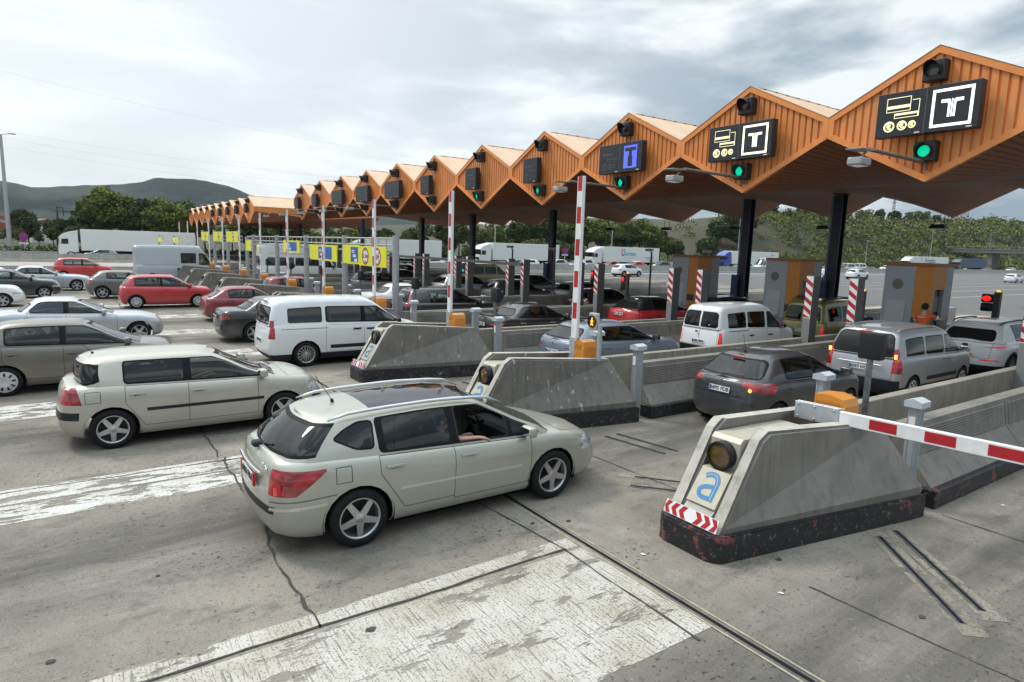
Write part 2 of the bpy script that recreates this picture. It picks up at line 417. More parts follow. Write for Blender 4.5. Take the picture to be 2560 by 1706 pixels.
def build_car(name, S, body, label, cat='car', group=None, detail=2):
    """S: dict of dimensions. body: paint material. detail 2 full, 1 medium, 0 far."""
    L, W, H = S['L'], S['W'], S['H']; r = S.get('r', .31); wb = S['wb']; ro = S['ro']
    wy = W/2-.105; z0 = S.get('z0', .19)
    belt = smooth_pts(S['belt'], 3); roof = smooth_pts(S['roof'], 3)
    zd = lambda x: ip(belt, x); zr = lambda x: ip(roof, x)
    root = empty(name, label=label, cat=cat, group=group)
    bm = B()
    # ---- lower body
    T = [0, .08, .2, .38, .56, .74, .88, .96, 1.0]
    WF = S.get('wf', [.89, .955, .968, .980, .992, 1.0, .983, .950, .915])
    XR = S.get('xr', [.16, .07, .02, .0, .015, .04, .06, .085, .12])
    XF = S.get('xf', [.20, .08, .02, .0, .01, .05, .10, .15, .20])
    tf, tr = S.get('tf', .10), S.get('tr', .06)
    def pinch(x):
        a = max(0, (x-L*.60)/(L*.40)); b = max(0, (L*.35-x)/(L*.35))
        return 1-tf*a**2.2-tr*b**2.2
    rows = []
    ns = 26 if detail == 2 else 14
    for t, wf, xr, xf in zip(T, WF, XR, XF):
        o = half_outline(xr, L-xf, W/2*wf, S.get('crf', .30), S.get('crr', .22), S.get('bf', .16), S.get('br', .09), ns=ns)
        rows.append([(x, y*pinch(x), z0+(zd(x)-z0)*t) for x, y in o])
    cw = S.get('crown', .045)
    loft(bm, rows, cap=lambda x, y, w, z: z+cw*(1-(y/w)**2) if w > .01 else z, M=6)
    # ---- greenhouse
    gx0, gx1, rx0, rx1 = S['gh']; tum = S.get('tum', .20)
    bmg = B(); rows = []; wtop = W/2*.915
    for t, k in ((0, 0), (.2, .26), (.45, .5), (.7, .74), (.87, .9), (.95, .965), (1.0, 1.0)):
        bul = S.get('bul', .03)*sin(pi*t)
        x0 = gx0+(rx0-gx0)*t-bul; x1 = gx1+(rx1-gx1)*t+bul*1.3
        inset = tum*t**1.15+(.0 if t < .9 else (.018 if t < .97 else .055))
        if t > .97: x0 += .05; x1 -= .06
        o = half_outline(x0, x1, wtop-inset-.006, S.get('grf', .16), S.get('grr', .14), S.get('gbf', .20), S.get('gbr', .10), ns=ns)
        rr_ = []
        for x, y in o:
            pz = zd(min(max(x, gx0), gx1))-.015
            rr_.append((x, y*pinch(x), pz+(zr(x)-.045-pz)*k+(.0 if t < .99 else .022)))
        rows.append(rr_)
    rc = S.get('rcrown', .03)
    loft(bmg, rows, cap=lambda x, y, w, z: z+rc*(1-(y/w)**2) if w > .01 else z, M=6)
    bmesh.ops.recalc_face_normals(bm, faces=bm.faces); bmesh.ops.recalc_face_normals(bmg, faces=bmg.faces)
    # open the deck below the cabin
    if detail:
        kill = [f for f in bm.faces if f.normal.z > .5 and gx0+.28 < f.calc_center_median().x < gx1-.30 and abs(f.calc_center_median().y) < W/2*.78 and f.calc_center_median().z > .6]
        bmesh.ops.delete(bm, geom=kill, context='FACES')
    # ---- wheel arches
    ar = r+S.get('ag', .045); wx = [ro, ro+wb]
    for x in wx:
        pl = [(x+ar*1.03*cos(a), r+ar*sin(a)) for a in [pi*2*k/20 for k in range(20)]]
        fs = cut(bm, poly_planes(pl), lambda f: abs(f.normal.y) > .35 and abs(f.calc_center_median().x-x) < ar+.15 and f.calc_center_median().z < r+ar+.15)
        bmesh.ops.delete(bm, geom=fs, context='FACES')
        fs = [f for f in bm.faces if f.normal.z < -.5 and abs(f.calc_center_median().x-x) < ar and f.calc_center_median().z < z0+.05]
    # ---- lower cladding colour
    mats = [body, SEAM, BLK, S.get('trim', CHR)]
    if S.get('clad'):
        zc = S['clad']; fs = cut(bm, [(Vector((0, 0, zc)), Vector((0, 0, 1)))], lambda f: f.calc_center_median().z < zc+.12)
        set_mi(fs, 2)
        if S.get('archclad'):
            for x in wx:
                ar2 = ar+.07; pl = [(x+ar2*cos(a), r+ar2*sin(a)) for a in [pi*2*k/20 for k in range(20)]]
                set_mi(cut(bm, poly_planes(pl), lambda f: abs(f.normal.y) > .35 and abs(f.calc_center_median().x-x) < ar2+.1), 2)
    parts = []
    side = lambda f: abs(f.normal.y) > .4
    # ---- side windows
    fr = S.get('frame', .022)
    def dlo(xa, xb):
        """window polygon between belt positions xa..xb (slanted with pillars where it meets them)"""
        s0, s1 = (rx0-gx0), (rx1-gx1); pts = []
        zb = lambda x: zd(x)+S.get('wlo', .02)
        ztop = lambda x: zr(x)-S.get('whi', .085)
        cp = S.get('cp', .14); ap = S.get('ap', .085)
        rearx = lambda z: gx0+s0*((z-zd(gx0))/(zr(rx0)-zd(gx0)))+cp
        frontx = lambda z: gx1+s1*((z-zd(gx1))/(zr(rx1)-zd(gx1)))-ap-S.get('gbf', .2)*.8
        P = []
        n = 6
        zs = [zb(xa)+(ztop(xa)-zb(xa))*k/n for k in range(n+1)]
        xl = max(xa, rearx(zb(xa))); xr_ = min(xb, frontx(zb(xb)))
        # sample region as a grid hull
        out = []
        for i in range(25):
            x = xl+(xr_-xl)*i/24
            out.append((x, zb(x)))
        top = []
        for i in range(41):
            x = xa+(xb-xa)*i/40
            z = ztop(x)
            # clip by pillar lines
            zz = z
            if s0 > .01:
                zl = zd(gx0)+(x-cp-gx0)/s0*(zr(rx0)-zd(gx0)); zz = min(zz, zl)
            if s1 < -.01:
                zf = zd(gx1)+(x+ap+S.get('gbf', .2)*.8-gx1)/s1*(zr(rx1)-zd(gx1)); zz = min(zz, zf)
            if zz > zb(x)+.01: top.append((x, zz))
        pts = [(xl, zb(xl)), (xr_, zb(xr_))]+top
        return hull(pts)
    if S.get('dlo', not S.get('isvan')):
        xs_ = [w_[0] for w_ in S['win']]+[w_[1] for w_ in S['win']]
        q = S.get('dlox') or (min(xs_), max(xs_))
        set_mi(cut(bmg, poly_planes(shrink(chamfer(simplify(dlo(q[0], q[1])), .05), -.006)), lambda f: abs(f.normal.y) > .4 and f.normal.z < .75), 1)
    wins = []
    for wdef in S['win']:
        xa, xb = wdef[0], wdef[1]; gm = wdef[2] if len(wdef) > 2 else GLASS
        poly = chamfer(simplify(dlo(xa, xb)), .05) if not isinstance(xa, tuple) else None
        wins.append((poly, gm))
    for wp, gm in S.get('winpoly', []): wins.append((chamfer(wp, .045), gm))
    for poly, gm in wins:
        if not poly or len(poly) < 3: continue
        fs = cut(bmg, poly_planes(poly), lambda f: abs(f.normal.y) > .4 and f.normal.z < .75)
        if gm == 'open': set_mi(fs, 2)
        else: set_mi(fs, 1 if fr else 0)
        inn = shrink(poly, fr) if fr else poly
        for s in (-1, 1):
            fs = cut(bmg, poly_planes(inn), lambda f: f.normal.y*s > .4 and f.normal.z < .75)
            if not fs: continue
            nb = extract(bmg, fs)
            if gm == 'open' and s == -1: nb.free(); continue
            parts.append(('window', nb, GLASS if gm == 'open' else gm))
    # ---- windscreen and rear glass
    def yz(zlo, zhi, wlo, whi): return chamfer([(-wlo, zlo), (wlo, zlo), (whi, zhi), (-whi, zhi)], .09)
    zc = zd(gx1); zt = zr(rx1)
    pl = yz(zc+.015, zt-.06, wtop*.93, wtop-tum-.08)
    fs = cut(bmg, poly_planes(pl, 'yz'), lambda f: f.normal.x > .18 and f.calc_center_median().x > (rx1+rx0)/2); set_mi(fs, 1)
    fs = cut(bmg, poly_planes(shrink(pl, .03), 'yz'), lambda f: f.normal.x > .18 and f.calc_center_median().x > (rx1+rx0)/2)
    if fs: parts.append(('windscreen', extract(bmg, fs), S.get('wsg', GLASS)))
    zc = zd(gx0); zt = zr(rx0)
    rw = S.get('rw', (zc+.03, zt-.09, wtop*.86, wtop-tum-.12))
    if rw:
        pl = yz(*rw); back = lambda f: f.normal.x < -.12 and f.calc_center_median().x < (rx1+rx0)/2
        fs = cut(bmg, poly_planes(pl, 'yz'), back); set_mi(fs, 1)
        if S.get('split'):
            for s in (-1, 1):
                p2 = [p for p in pl]; fs = cut(bmg, poly_planes(shrink(pl, .03), 'yz')+[(Vector((0, s*.05, 0)), Vector((0, -s, 0)))], back)
                if fs: parts.append(('rear_window', extract(bmg, fs), S.get('rwg', GLASS)))
            fs = cut(bmg, [(Vector((0, .03, 0)), Vector((0, 1, 0))), (Vector((0, -.03, 0)), Vector((0, -1, 0)))], lambda f: back(f) and f.material_index == 1)
            set_mi(fs, 0)
        else:
            fs = cut(bmg, poly_planes(shrink(pl, .03), 'yz'), back)
            if fs: parts.append(('rear_window', extract(bmg, fs), S.get('rwg', GLASS)))
    # ---- seams
    def seam(poly, pl, b_, filt, w=.007, mi=1):
        lay = b_.faces.layers.int.get('s') or b_.faces.layers.int.new('s')
        b_.faces.layers.int.get('t') or b_.faces.layers.int.new('t')
        lay = b_.faces.layers.int.get('s')
        o1 = cut(b_, poly_planes(shrink(poly, -w/2), pl), filt)
        inner = shrink(poly, w/2); planes = poly_planes(inner, pl)
        for f in o1: f[lay] = 1
        f2 = cut(b_, planes, lambda f: f[lay] == 1)
        for f in f2: f[lay] = 0
        for f in b_.faces:
            if f[lay] == 1: f.material_index = mi
            f[lay] = 0
        return f2
    if detail == 2:
        doors = S.get('doors', [])
        for i, d in enumerate(doors):
            xa, xb, za, cutr = d
            poly = [(xa+cutr, za), (xb, za), (xb, zd(xb)-.006), (xa, zd(xa)-.006), (xa, za+cutr*1.5)] if cutr else [(xa, za), (xb, za), (xb, zd(xb)-.006), (xa, zd(xa)-.006)]
            seam(poly, 'xz', bm, lambda f: abs(f.normal.y) > .35 and f.calc_center_median().z > .2, .0075)
        for sp, pl, where, wd in S.get('seams', []):
            fl = {'rear': lambda f: f.normal.x < -.2, 'top': lambda f: f.normal.z > .6 and f.calc_center_median().z > .6, 'side': side, 'right': lambda f: f.normal.y < -.4}[where]
            seam(sp, pl, bm, fl, wd)
    # coloured strips and panels on the lower body: (poly, plane, where, matindex or material, partname)
    def where_f(wh):
        return {'rear': lambda f: f.normal.x < -.2, 'front': lambda f: f.normal.x > .2, 'top': lambda f: f.normal.z > .5, 'side': side, 'any': lambda f: True,
                'right': lambda f: f.normal.y < -.3, 'left': lambda f: f.normal.y > .3}[wh]
    for pn, poly, plane, wh, m_ in S.get('panels', []):
        for b_ in (bm, bmg):
            for s in ((-1, 1) if wh in ('side', 'lamp') else (0,)):
                fl = (lambda f: f.normal.y*s > .3) if s else where_f(wh)
                fs = cut(b_, poly_planes(poly, plane), fl)
                if fs: parts.append((pn, extract(b_, fs), m_))
    # lamps: 3D convex regions wrapped round corners: (name, x0,x1,y0,y1,z0,z1, mat, slant)
    for pn, x0, x1, y0, y1, za, zb_, m_ in S.get('lamps', []):
        sl_ = S.get('lslant', 0)
        for s in (-1, 1):
            P = [(Vector((x0, 0, 0)), Vector((-1, 0, 0))), (Vector((x1, 0, za)), Vector((1, 0, -sl_)).normalized()),
                 (Vector((0, s*y0, 0)), Vector((0, -s, 0))), (Vector((0, s*y1, 0)), Vector((0, s, 0))),
                 (Vector((0, s*y1, za)), Vector((0, s*S.get('lb', .0), -1)).normalized()), (Vector((0, s*y1, zb_)), Vector((0, -s*S.get('lt', .15), 1)).normalized())]
            for b_ in (bm, bmg):
                fs = cut(b_, P, lambda f: f.calc_center_median().y*s > 0 and f.normal.z < .8 and x0-.3 < f.calc_center_median().x < x1+.3 and f.normal.z > -.8)
                if len(fs): parts.append((pn, extract(b_, fs), m_))
    # ---- merge cabin into body
    if S.get('blackroof'):
        for f in bmg.faces: f.material_index = 3 if f.material_index == 0 else f.material_index
    me_t = D.meshes.new('t'); bmg.to_mesh(me_t); bmg.free(); bm.from_mesh(me_t); D.meshes.remove(me_t)
    bo = obj('body', bm, mats, root, smooth=38)
    cnt = {}
    merged = {}
    for pn, nb, m_ in parts:
        if detail == 0 or pn == 'frame_trim':
            pass
        o = obj(pn, nb, m_, root, smooth=50)
    # ---- chassis / wheel wells
    bm = B(); cwd = W/2-.26
    box(bm, .5, L-.55, -cwd+.06, cwd-.06, .15, .42); box(bm, ro+r+.12, ro+wb-r-.12, -W/2+.1, W/2-.1, z0-.03, z0+.05)
    for x in wx:
        for s in (-1, 1):
            vs = lathe(bm, [(ar+.03, 0), (ar+.02, .27)], 20); bmesh.ops.transform(bm, matrix=Matrix.Translation((x, (W/2-.275) if s > 0 else -(W/2-.005), r)), verts=vs)
    bmesh.ops.delete(bm, geom=[f for f in bm.faces if abs(f.calc_center_median().y) > W/2-.28 and f.calc_center_median().z < .24], context='FACES')
    for v in bm.verts:
        if abs(v.co.y) > W/2-.1 and S.get('pin', 1): v.co.y *= min(1, pinch(v.co.x)-.012)
    obj('chassis', bm, SEAM, root)
    # ---- wheels
    tm, rm = wheel_meshes(r, S.get('rim', 'star5'))
    for x in wx:
        for s in (-1, 1):
            w_ = link('wheel', tm, root); w_.location = (x, s*wy*pinch(x)+(.006 if s > 0 else -.006), r)
            if s > 0: w_.rotation_euler = (0, 0, pi)
            q = link('rim', rm, w_)
    # ---- interior
    if detail:
        bm = B(); fx = S.get('seatx', gx1-1.55); zf = .38; sw = W/2-.2
        for s in (-1, 1):
            box(bm, fx-.12, fx+.42, s*.37-.24, s*.37+.24, zf, zf+.17, bev=.04)
            Mb = Matrix.Translation((fx-.12, s*.37, zf+.12)) @ Matrix.Rotation(radians(-14), 4, 'Y')
            box(bm, -.07, .07, -.23, .23, 0, .58, bev=.05, M=Mb)
            box(bm, -.05, .05, -.12, .12, .60, .78, bev=.04, M=Mb)
        bx_ = max(gx0+.55, fx-.95)
        if bx_ < fx-.5:
            box(bm, bx_, bx_+.45, -sw+.08, sw-.08, zf, zf+.15, bev=.04)
            Mb = Matrix.Translation((bx_, 0, zf+.12)) @ Matrix.Rotation(radians(-16), 4, 'Y')
            box(bm, -.07, .07, -sw+.1, sw-.1, 0, .52, bev=.05, M=Mb)
            for y in (-.4, .4): box(bm, -.05, .05, y-.11, y+.11, .5, .66, bev=.04, M=Mb)
        dx = gx1-.62
        box(bm, dx, gx1-.1, -sw, sw, .55, zd(gx1)-.03, bev=.05)
        obj('interior', bm, INT, root)
        bm = B()
        vs = lathe(bm, [(.17, -.012), (.19, 0), (.17, .012), (.155, 0), (.17, -.012)], 20)
        bmesh.ops.transform(bm, matrix=Matrix.Translation((dx-.14, .37, .86+S.get('hs', 0))) @ Matrix.Rotation(radians(65), 4, 'Y') @ Matrix.Rotation(radians(90), 4, 'X'), verts=vs)
        box(bm, dx-.15, dx-.11, .21, .53, .84, .88); box(bm, dx-.15, dx+.02, .34, .40, .8, .85)
        obj('steering_wheel', bm, BLK, root)
    # ---- mirrors
    if S.get('mir', 1):
        mxp = S.get('mx', gx1-.48); mz = zd(mxp)+.09
        mh = S.get('mh', 1.0)
        for s in (-1, 1):
            bm = B(); y = s*(W/2*.93*pinch(mxp)+.09)
            box(bm, mxp-.06, mxp+.07, y-.11, y+.11, mz-.07*mh, mz+.07*mh, bev=.045, seg=3, mi=0)
            box(bm, mxp-.03, mxp+.05, min(y, s*W/2*.86)+0, max(y, s*W/2*.86), mz-.07, mz-.03, bev=.01, mi=1)
            o = obj('mirror', bm, [S.get('mirm', body), BLK], root, smooth=40)
            if detail == 2:
                bm = B(); box(bm, mxp-.066, mxp-.058, y-.09, y+.09, mz-.052*mh, mz+.052*mh, bev=.0); obj('mirror_glass', bm, CHR, o)
    # ---- handles
    if detail >= 1:
        for x, z in S.get('handles', []):
            for s in (-1, 1):
                bm = B(); yy = (W/2*pinch(x))*ip(list(zip([z0+(zd(x)-z0)*t for t in T], WF)), z)
                yc = s*(yy+.016); box(bm, x-.115, x+.115, yc-.014, yc+.014, z-.017, z+.017, bev=.011, seg=2)
                box(bm, x-.06, x+.06, s*yy-.004, s*yy+.005, z-.034, z-.014, mi=1)
                vv = bm.verts
                obj('door_handle', bm, [S.get('hm', body), SEAM], root, smooth=40)
    # ---- plate
    def plate(x, z, face, txt, bg=PLW, w=.52, h=.11, tilt=0, band=True):
        bm = B(); sgn = -1 if face == 'rear' else 1
        box(bm, 0, .012*1, -w/2, w/2, -h/2, h/2, mi=0)
        if band: box(bm, -.002, .014, (w/2-.045), w/2-.004, -h/2+.004, h/2-.004, mi=2)
        if txt:
            put_text(bm, txt, h*.95, TM((-.003, -.01, 0), '-x'), mi=1, bold=.0015, space=1.02, depth=.002)
        o = obj('number_plate', bm, [bg, TXK, PLB], root)
        o.location = (x, 0, z); o.rotation_euler = (0, radians(tilt), 0 if face == 'rear' else pi)
        return o
    if S.get('plate'): plate(*S['plate'])
    if S.get('fplate'): plate(*S['fplate'])
    if S.get('rails'):
        y0_, xs_, zz_, li_, rm_ = S['rails']
        for s in (-1, 1):
            bm = B(); n = 10; pts = []
            for k in range(n+1):
                t = k/n; x = xs_[0]+(xs_[1]-xs_[0])*t; e = min(1, sin(pi*t)*3.2)
                pts.append((x, s*y0_, ip(zz_, x)+li_*e))
            tube(bm, pts, [.010+.012*min(1, sin(pi*k/n)*3) for k in range(n+1)], 8)
            obj('roof_rail', bm, rm_, root)
    # ---- custom extras
    for pn, fn, m_ in S.get('extra', []):
        bm = B(); fn(bm); obj(pn, bm, m_, root, smooth=35)
    return root
def hull(pts):
    pts = sorted(set((round(a, 4), round(b, 4)) for a, b in pts))
    def half(ps):
        h = []
        for p in ps:
            while len(h) >= 2 and (h[-1][0]-h[-2][0])*(p[1]-h[-2][1])-(h[-1][1]-h[-2][1])*(p[0]-h[-2][0]) <= 1e-7: h.pop()
            h.append(p)
        return h
    a = half(pts); b = half(pts[::-1])
    return a[:-1]+b[:-1]
def simplify(poly, eps=.006):
    P = list(poly); ch = True
    while ch and len(P) > 4:
        ch = False
        for i in range(len(P)):
            a, b, c = Vector(P[i-1]), Vector(P[i]), Vector(P[(i+1) % len(P)])
            ac = c-a
            if ac.length < 1e-5 or abs(ac.cross(b-a))/ac.length < eps or (b-a).length < .02:
                P.pop(i); ch = True; break
    return P
def wiper(bm, x, y0, y1, z0_, z1_, th=.012):
    tube(bm, [(x, y0, z0_), (x-.01, (y0+y1)/2, (z0_+z1_)/2+.01), (x, y1, z1_)], th, 6)
# ------------------------------------------------------------------ paints
P_GREEN = paint('paint_pale_green', (.39, .395, .335), .35)
P_BEIGE = paint('paint_champagne', (.44, .42, .36), .35)
P_BROWN = paint('paint_taupe', (.14, .125, .105), .35)
P_SILV = paint('paint_silver', (.47, .50, .53), .45)
P_WHITE = paint('paint_white', (.74, .76, .77), 0, .35, .07)
P_BLACK = paint('paint_black', (.007, .008, .011), 0, .3, .06)
P_DGREY = paint('paint_dark_grey', (.032, .036, .041), .2)
P_GREY = paint('paint_mid_grey', (.12, .12, .118), .1)
P_BGREY = paint('paint_blue_grey', (.16, .20, .25), .35)
P_RED = paint('paint_red', (.50, .015, .02), 0, .35, .08)
P_DRED = paint('paint_dark_red', (.22, .02, .03), .15, .35, .1)
P_GOLD = paint('paint_gold', (.28, .235, .07), .35)
P_PLUM = paint('paint_dark_plum', (.03, .022, .035), .1)
P_LSILV = paint('paint_light_silver', (.38, .39, .41), .45)
P_BLUE = paint('paint_blue', (.05, .13, .25), .2)

def antenna(x, z, h=.32, lean=.2, y=0):
    def fn(bm):
        tube(bm, [(x, y, z-.02), (x-.01, y, z+.02)], .02, 8); tube(bm, [(x, y, z), (x-lean, y, z+h)], .004, 5)
    return fn

# ---- pale green estate with glass roof
roof407 = [(0.5, 1.40), (.7, 1.43), (1.3, 1.475), (2.0, 1.50), (2.7, 1.475), (3.2, 1.38)]
S407 = dict(L=4.76, W=1.82, H=1.50, wb=2.70, ro=.98, r=.335, z0=.20,
    belt=[(0, 1.04), (.6, 1.03), (1.6, .985), (2.6, .95), (3.55, .915), (3.9, .885), (4.3, .81), (4.6, .72), (4.76, .66)],
    roof=roof407, gh=(.13, 3.93, .50, 2.72), tum=.245, gbf=.26, gbr=.17, crf=.42, crr=.30, bf=.20, br=.11, tf=.14, grr=.22, cp=.13, ap=.05,
    win=[(2.24, 2.98, 'open'), (1.30, 2.16)], dlox=(1.24, 3.4), mx=3.22, clad=0,
    winpoly=[([(.72, 1.215), (.98, 1.085), (1.19, 1.07), (1.22, 1.365), (1.05, 1.37), (.86, 1.30)], GLASS), ([(3.02, .965), (3.50, .94), (3.28, 1.08), (3.02, 1.235)], GLASS)],
    rw=(1.07, 1.37, .86, .70), rwg=TINT,
    doors=[(1.22, 2.17, .36, .30), (2.17, 3.30, .33, 0)], handles=[(1.40, .875), (2.36, .85)],
    seams=[([(.02, .63), (.72, .66), (.72, .665), (.02, .635)], 'xz', 'side', .008), ([(3.88, -.75), (3.88, .75), (4.62, .52), (4.62, -.52)], 'xy', 'top', .010),
           ([(.72, .78), (.89, .78), (.89, .95), (.72, .95)], 'xz', 'right', .008)],
    panels=[('side_moulding', [(1.46, .580), (3.16, .555), (3.16, .585), (1.46, .612)], 'xz', 'side', SIL),
            ('bumper_strip', [(.02, .535), (.62, .56), (.62, .59), (.02, .57)], 'xz', 'side', CHR),
            ('bumper_pad', [(-.70, .50), (.70, .50), (.72, .585), (-.72, .585)], 'yz', 'rear', BLK),
            ('glass_roof', [(1.25, -.50), (2.68, -.47), (2.68, .47), (1.25, .50)], 'xy', 'top', DGLASS)],
    lamps=[('taillight', -.1, .30, .60, 1.2, .70, .945, REDL), ('headlight', 4.18, 4.9, .44, 1.2, .60, .77, CLRL)], lslant=1.35, lt=-.05,
    rim='star5', plate=(.0, .77, 'rear', '6083 FRH', PLW, .50, .12, 0, False), hm=P_GREEN,
    rails=(.60, (.72, 3.0), [(0.5, 1.385), (.7, 1.405), (1.3, 1.44), (2.0, 1.455), (2.7, 1.425), (3.2, 1.30)], .04, SIL),
    extra=[('antenna', antenna(.98, 1.475), BLK),
           ('plate_trim', lambda bm: tube(bm, [(.012+.11*(y/.91)**2, y, .885) for y in (-.46, -.3, -.15, 0, .15, .3, .46)], .02, 8), CHR), ('badge_lettering', lambda bm: put_text(bm, '407 SW', .075, TM((.075, -.50, .965), '-x'), depth=.006, bold=.001), CHR), ('plate_end', lambda bm: (box(bm, -.004, .02, -.31, -.255, .70, .84), box(bm, -.004, .02, .255, .31, .70, .84)), REDP), ('lamp_bulb', lambda bm: box(bm, .095, .12, -.80, -.77, .74, .82), REDE),
           ('wiper', lambda bm: (tube(bm, [(.13, 0, 1.10), (.22, -.28, 1.13)], .012, 6), box(bm, .06, .17, -.06, .06, 1.05, 1.12, bev=.02)), BLK)])

def mk(L, W, H, wb, ro, r, zr=1.0, zc=.96, xc=None, zh=.74, rf=None, rr=.45, gr=.12, b1=None, c1=None, trunk=None, three=False, van=False, **k):
    """dimensions of a car from a few numbers. xc cowl, rf/rr roof front/rear, b1 B pillar, c1 rear end of rear door glass"""
    xc = xc or L*.80; rf = rf or L*.56; b1 = b1 or L*.475; c1 = c1 or L*.26
    if trunk: belt = [(0, trunk-.05), (.3, trunk-.01), (gr, trunk), (gr+.5, (trunk+zr)/2), (b1, (zr+zc)/2+.01), (xc-.3, zc)]
    else: belt = [(0, zr), (c1, zr-.005), (b1, (zr+zc)/2), (xc-.3, zc)]
    belt += [(xc, zc-.03), ((xc+L)/2, (zc+zh)/2+.045), (L-.18, zh+.03), (L, zh-.05)]
    mid = (rr+rf)/2
    roof = [(rr-.3, H-.16), (rr, H-.07), (rr+(mid-rr)*.5, H-.012), (mid, H), (rf-.1, H-.012), (rf+.2, H-.05), (rf+.6, H-.2)]
    S = dict(L=L, W=W, H=H, wb=wb, ro=ro, r=r, belt=belt, roof=roof, gh=(gr, xc+.06, rr, rf))
    f = .335
    if three: S['win'] = [(b1, xc), (c1, b1-.06)]; S['doors'] = [(b1-.03, xc-.18, f, 0)]; S['handles'] = [(b1+.16, .84)]
    else:
        S['win'] = [(b1+.03, xc), (c1, b1-.03)]
        S['doors'] = [(c1-.05, b1, f, .26), (b1, min(xc-.08, ro+wb-r-.12), f, 0)]; S['handles'] = [(c1+.12, .86), (b1+.15, .84)]
    S['lamps'] = [('taillight', -.1, .30, .50, 1.2, .72, .94, REDL), ('headlight', L-.42, L+.1, .42, 1.2, zh-.15, zh+.0, CLRL)]
    if van: S.update(isvan=1, tum=.13, wf=[.92, .96, .98, .99, 1., 1., .99, .975, .96], tr=.03, tf=.09, crr=.14, grr=.10, gbr=.04, br=.05, whi=.16)
    S.update(k)
    return S
# ---- champagne hatchback
SMEG = mk(4.21, 1.78, 1.45, 2.625, .74, .318, zr=1.0, zc=.95, xc=3.42, rf=2.32, rr=.30, gr=.28, b1=1.83, c1=.98, gbr=.16, grr=.2, br=.1, crr=.30, tum=.21, cp=.48,
    win=[(1.87, 3.4), (.92, 1.79)], rw=(1.02, 1.34, .80, .66), rwg=TINT, rim='star5', hm=P_BEIGE,
    panels=[('side_moulding', [(1.22, .565), (3.02, .565), (3.02, .62), (1.22, .62)], 'xz', 'side', BLK),
            ('bumper_pad', [(-1, .50), (1, .50), (1, .625), (-1, .625)], 'yz', 'rear', BLK), ('bumper_pad', [(-1, .50), (1, .50), (1, .60), (-1, .60)], 'yz', 'front', BLK)],
    lamps=[('taillight', -.1, .36, .46, 1.2, .74, .95, REDL), ('headlight', 3.78, 4.4, .42, 1.2, .60, .78, CLRL)], lslant=-.25, lt=-.12,
    seams=[([(.40, .76), (.60, .76), (.60, .93), (.40, .93)], 'xz', 'right', .008), ([(3.46, -.74), (3.46, .74), (4.1, .55), (4.1, -.55)], 'xy', 'top', .009)],
    plate=(.06, .80, 'rear', '7391 DLS'), extra=[('antenna', antenna(.55, 1.42, .3, .26), BLK), ('wiper', lambda bm: wiper(bm, 3.22, .25, -.45, 1.06, 1.10), BLK)])
SCOR = mk(4.0, 1.74, 1.49, 2.51, .67, .305, zr=1.02, zc=.96, xc=3.28, rf=2.15, rr=.5, gr=.14, b1=1.68, c1=.70, tum=.23, rim='cover', mirm=P_BROWN, hm=P_BROWN, frame=.026,
    extra=[('antenna', antenna(.60, 1.44, .3, .24), BLK)])
SBMW = mk(4.53, 1.82, 1.42, 2.76, .99, .325, zr=.98, zc=.93, xc=3.25, zh=.72, rf=2.20, rr=1.05, gr=.62, b1=1.88, c1=1.0, trunk=1.0, tum=.25, cp=.24, rim='star5', hm=P_SILV, gbr=.2,
    lamps=[('taillight', -.1, .30, .50, 1.2, .72, .90, REDL), ('headlight', 4.02, 4.7, .38, 1.2, .58, .72, CLRL)], rwg=TINT)
SBMW['win'] = [(1.92, 3.2), (1.0, 1.84, DGLASS)]
SEPI = mk(4.80, 1.81, 1.45, 2.70, 1.05, .33, zr=1.0, zc=.95, xc=3.6, rf=2.5, rr=1.15, gr=.62, b1=2.2, c1=1.15, trunk=1.05, tum=.24, cp=.24, rim='star5b', hm=P_BLACK, gbr=.2, rwg=TINT, plate=(.0, .82, 'rear', '4925 FYB'),
    lamps=[('taillight', -.1, .30, .48, 1.2, .78, .97, REDL)])
S306 = mk(4.03, 1.69, 1.40, 2.58, .68, .295, zr=.96, zc=.90, xc=3.1, rf=2.1, rr=.75, gr=.16, b1=1.92, c1=.95, tum=.22, cp=.12, rim='cover', hm=P_DRED, rwg=TINT,
    lamps=[('taillight', -.1, .26, .44, 1.2, .72, .86, REDL)])
SPOL = mk(3.92, 1.67, 1.48, 2.47, .65, .30, zr=.98, zc=.94, xc=3.2, rf=2.22, rr=.40, gr=.12, b1=1.68, c1=.62, three=True, tum=.20, rim='cover', hm=P_RED, mirm=P_RED, cp=.22,
    seams=[([(.62, .56), (3.1, .56), (3.1, .563), (.62, .563)], 'xz', 'side', .008)], lamps=[('taillight', -.1, .17, .56, 1.2, .78, 1.0, REDL)])
SA1 = mk(4.03, 1.74, 1.43, 2.56, .69, .33, zr=1.02, zc=.95, xc=3.1, rf=2.1, rr=.55, gr=.14, b1=1.9, c1=.9, tum=.25, cp=.34, rim='star5b', hm=P_GREY, lamps=[('taillight', -.1, .25, .42, 1.2, .82, .96, REDE)])
SMER = mk(4.70, 1.82, 1.45, 2.84, 1.02, .335, zr=.98, zc=.95, xc=3.3, rf=2.3, rr=1.1, gr=.55, b1=2.15, c1=.95, trunk=1.02, tum=.26, cp=.22, rim='twin', hm=P_SILV, gbr=.2, trim=CHR)
SSWI = mk(3.85, 1.70, 1.52, 2.39, .68, .30, zr=1.0, zc=.98, xc=3.05, rf=2.2, rr=.35, gr=.12, b1=1.82, c1=.72, tum=.18, cp=.3, rim='cover', hm=P_RED, mirm=P_RED)
S208 = mk(3.97, 1.74, 1.46, 2.54, .65, .31, xc=3.1, rf=2.0, rr=.5, tum=.23, rim='twin')
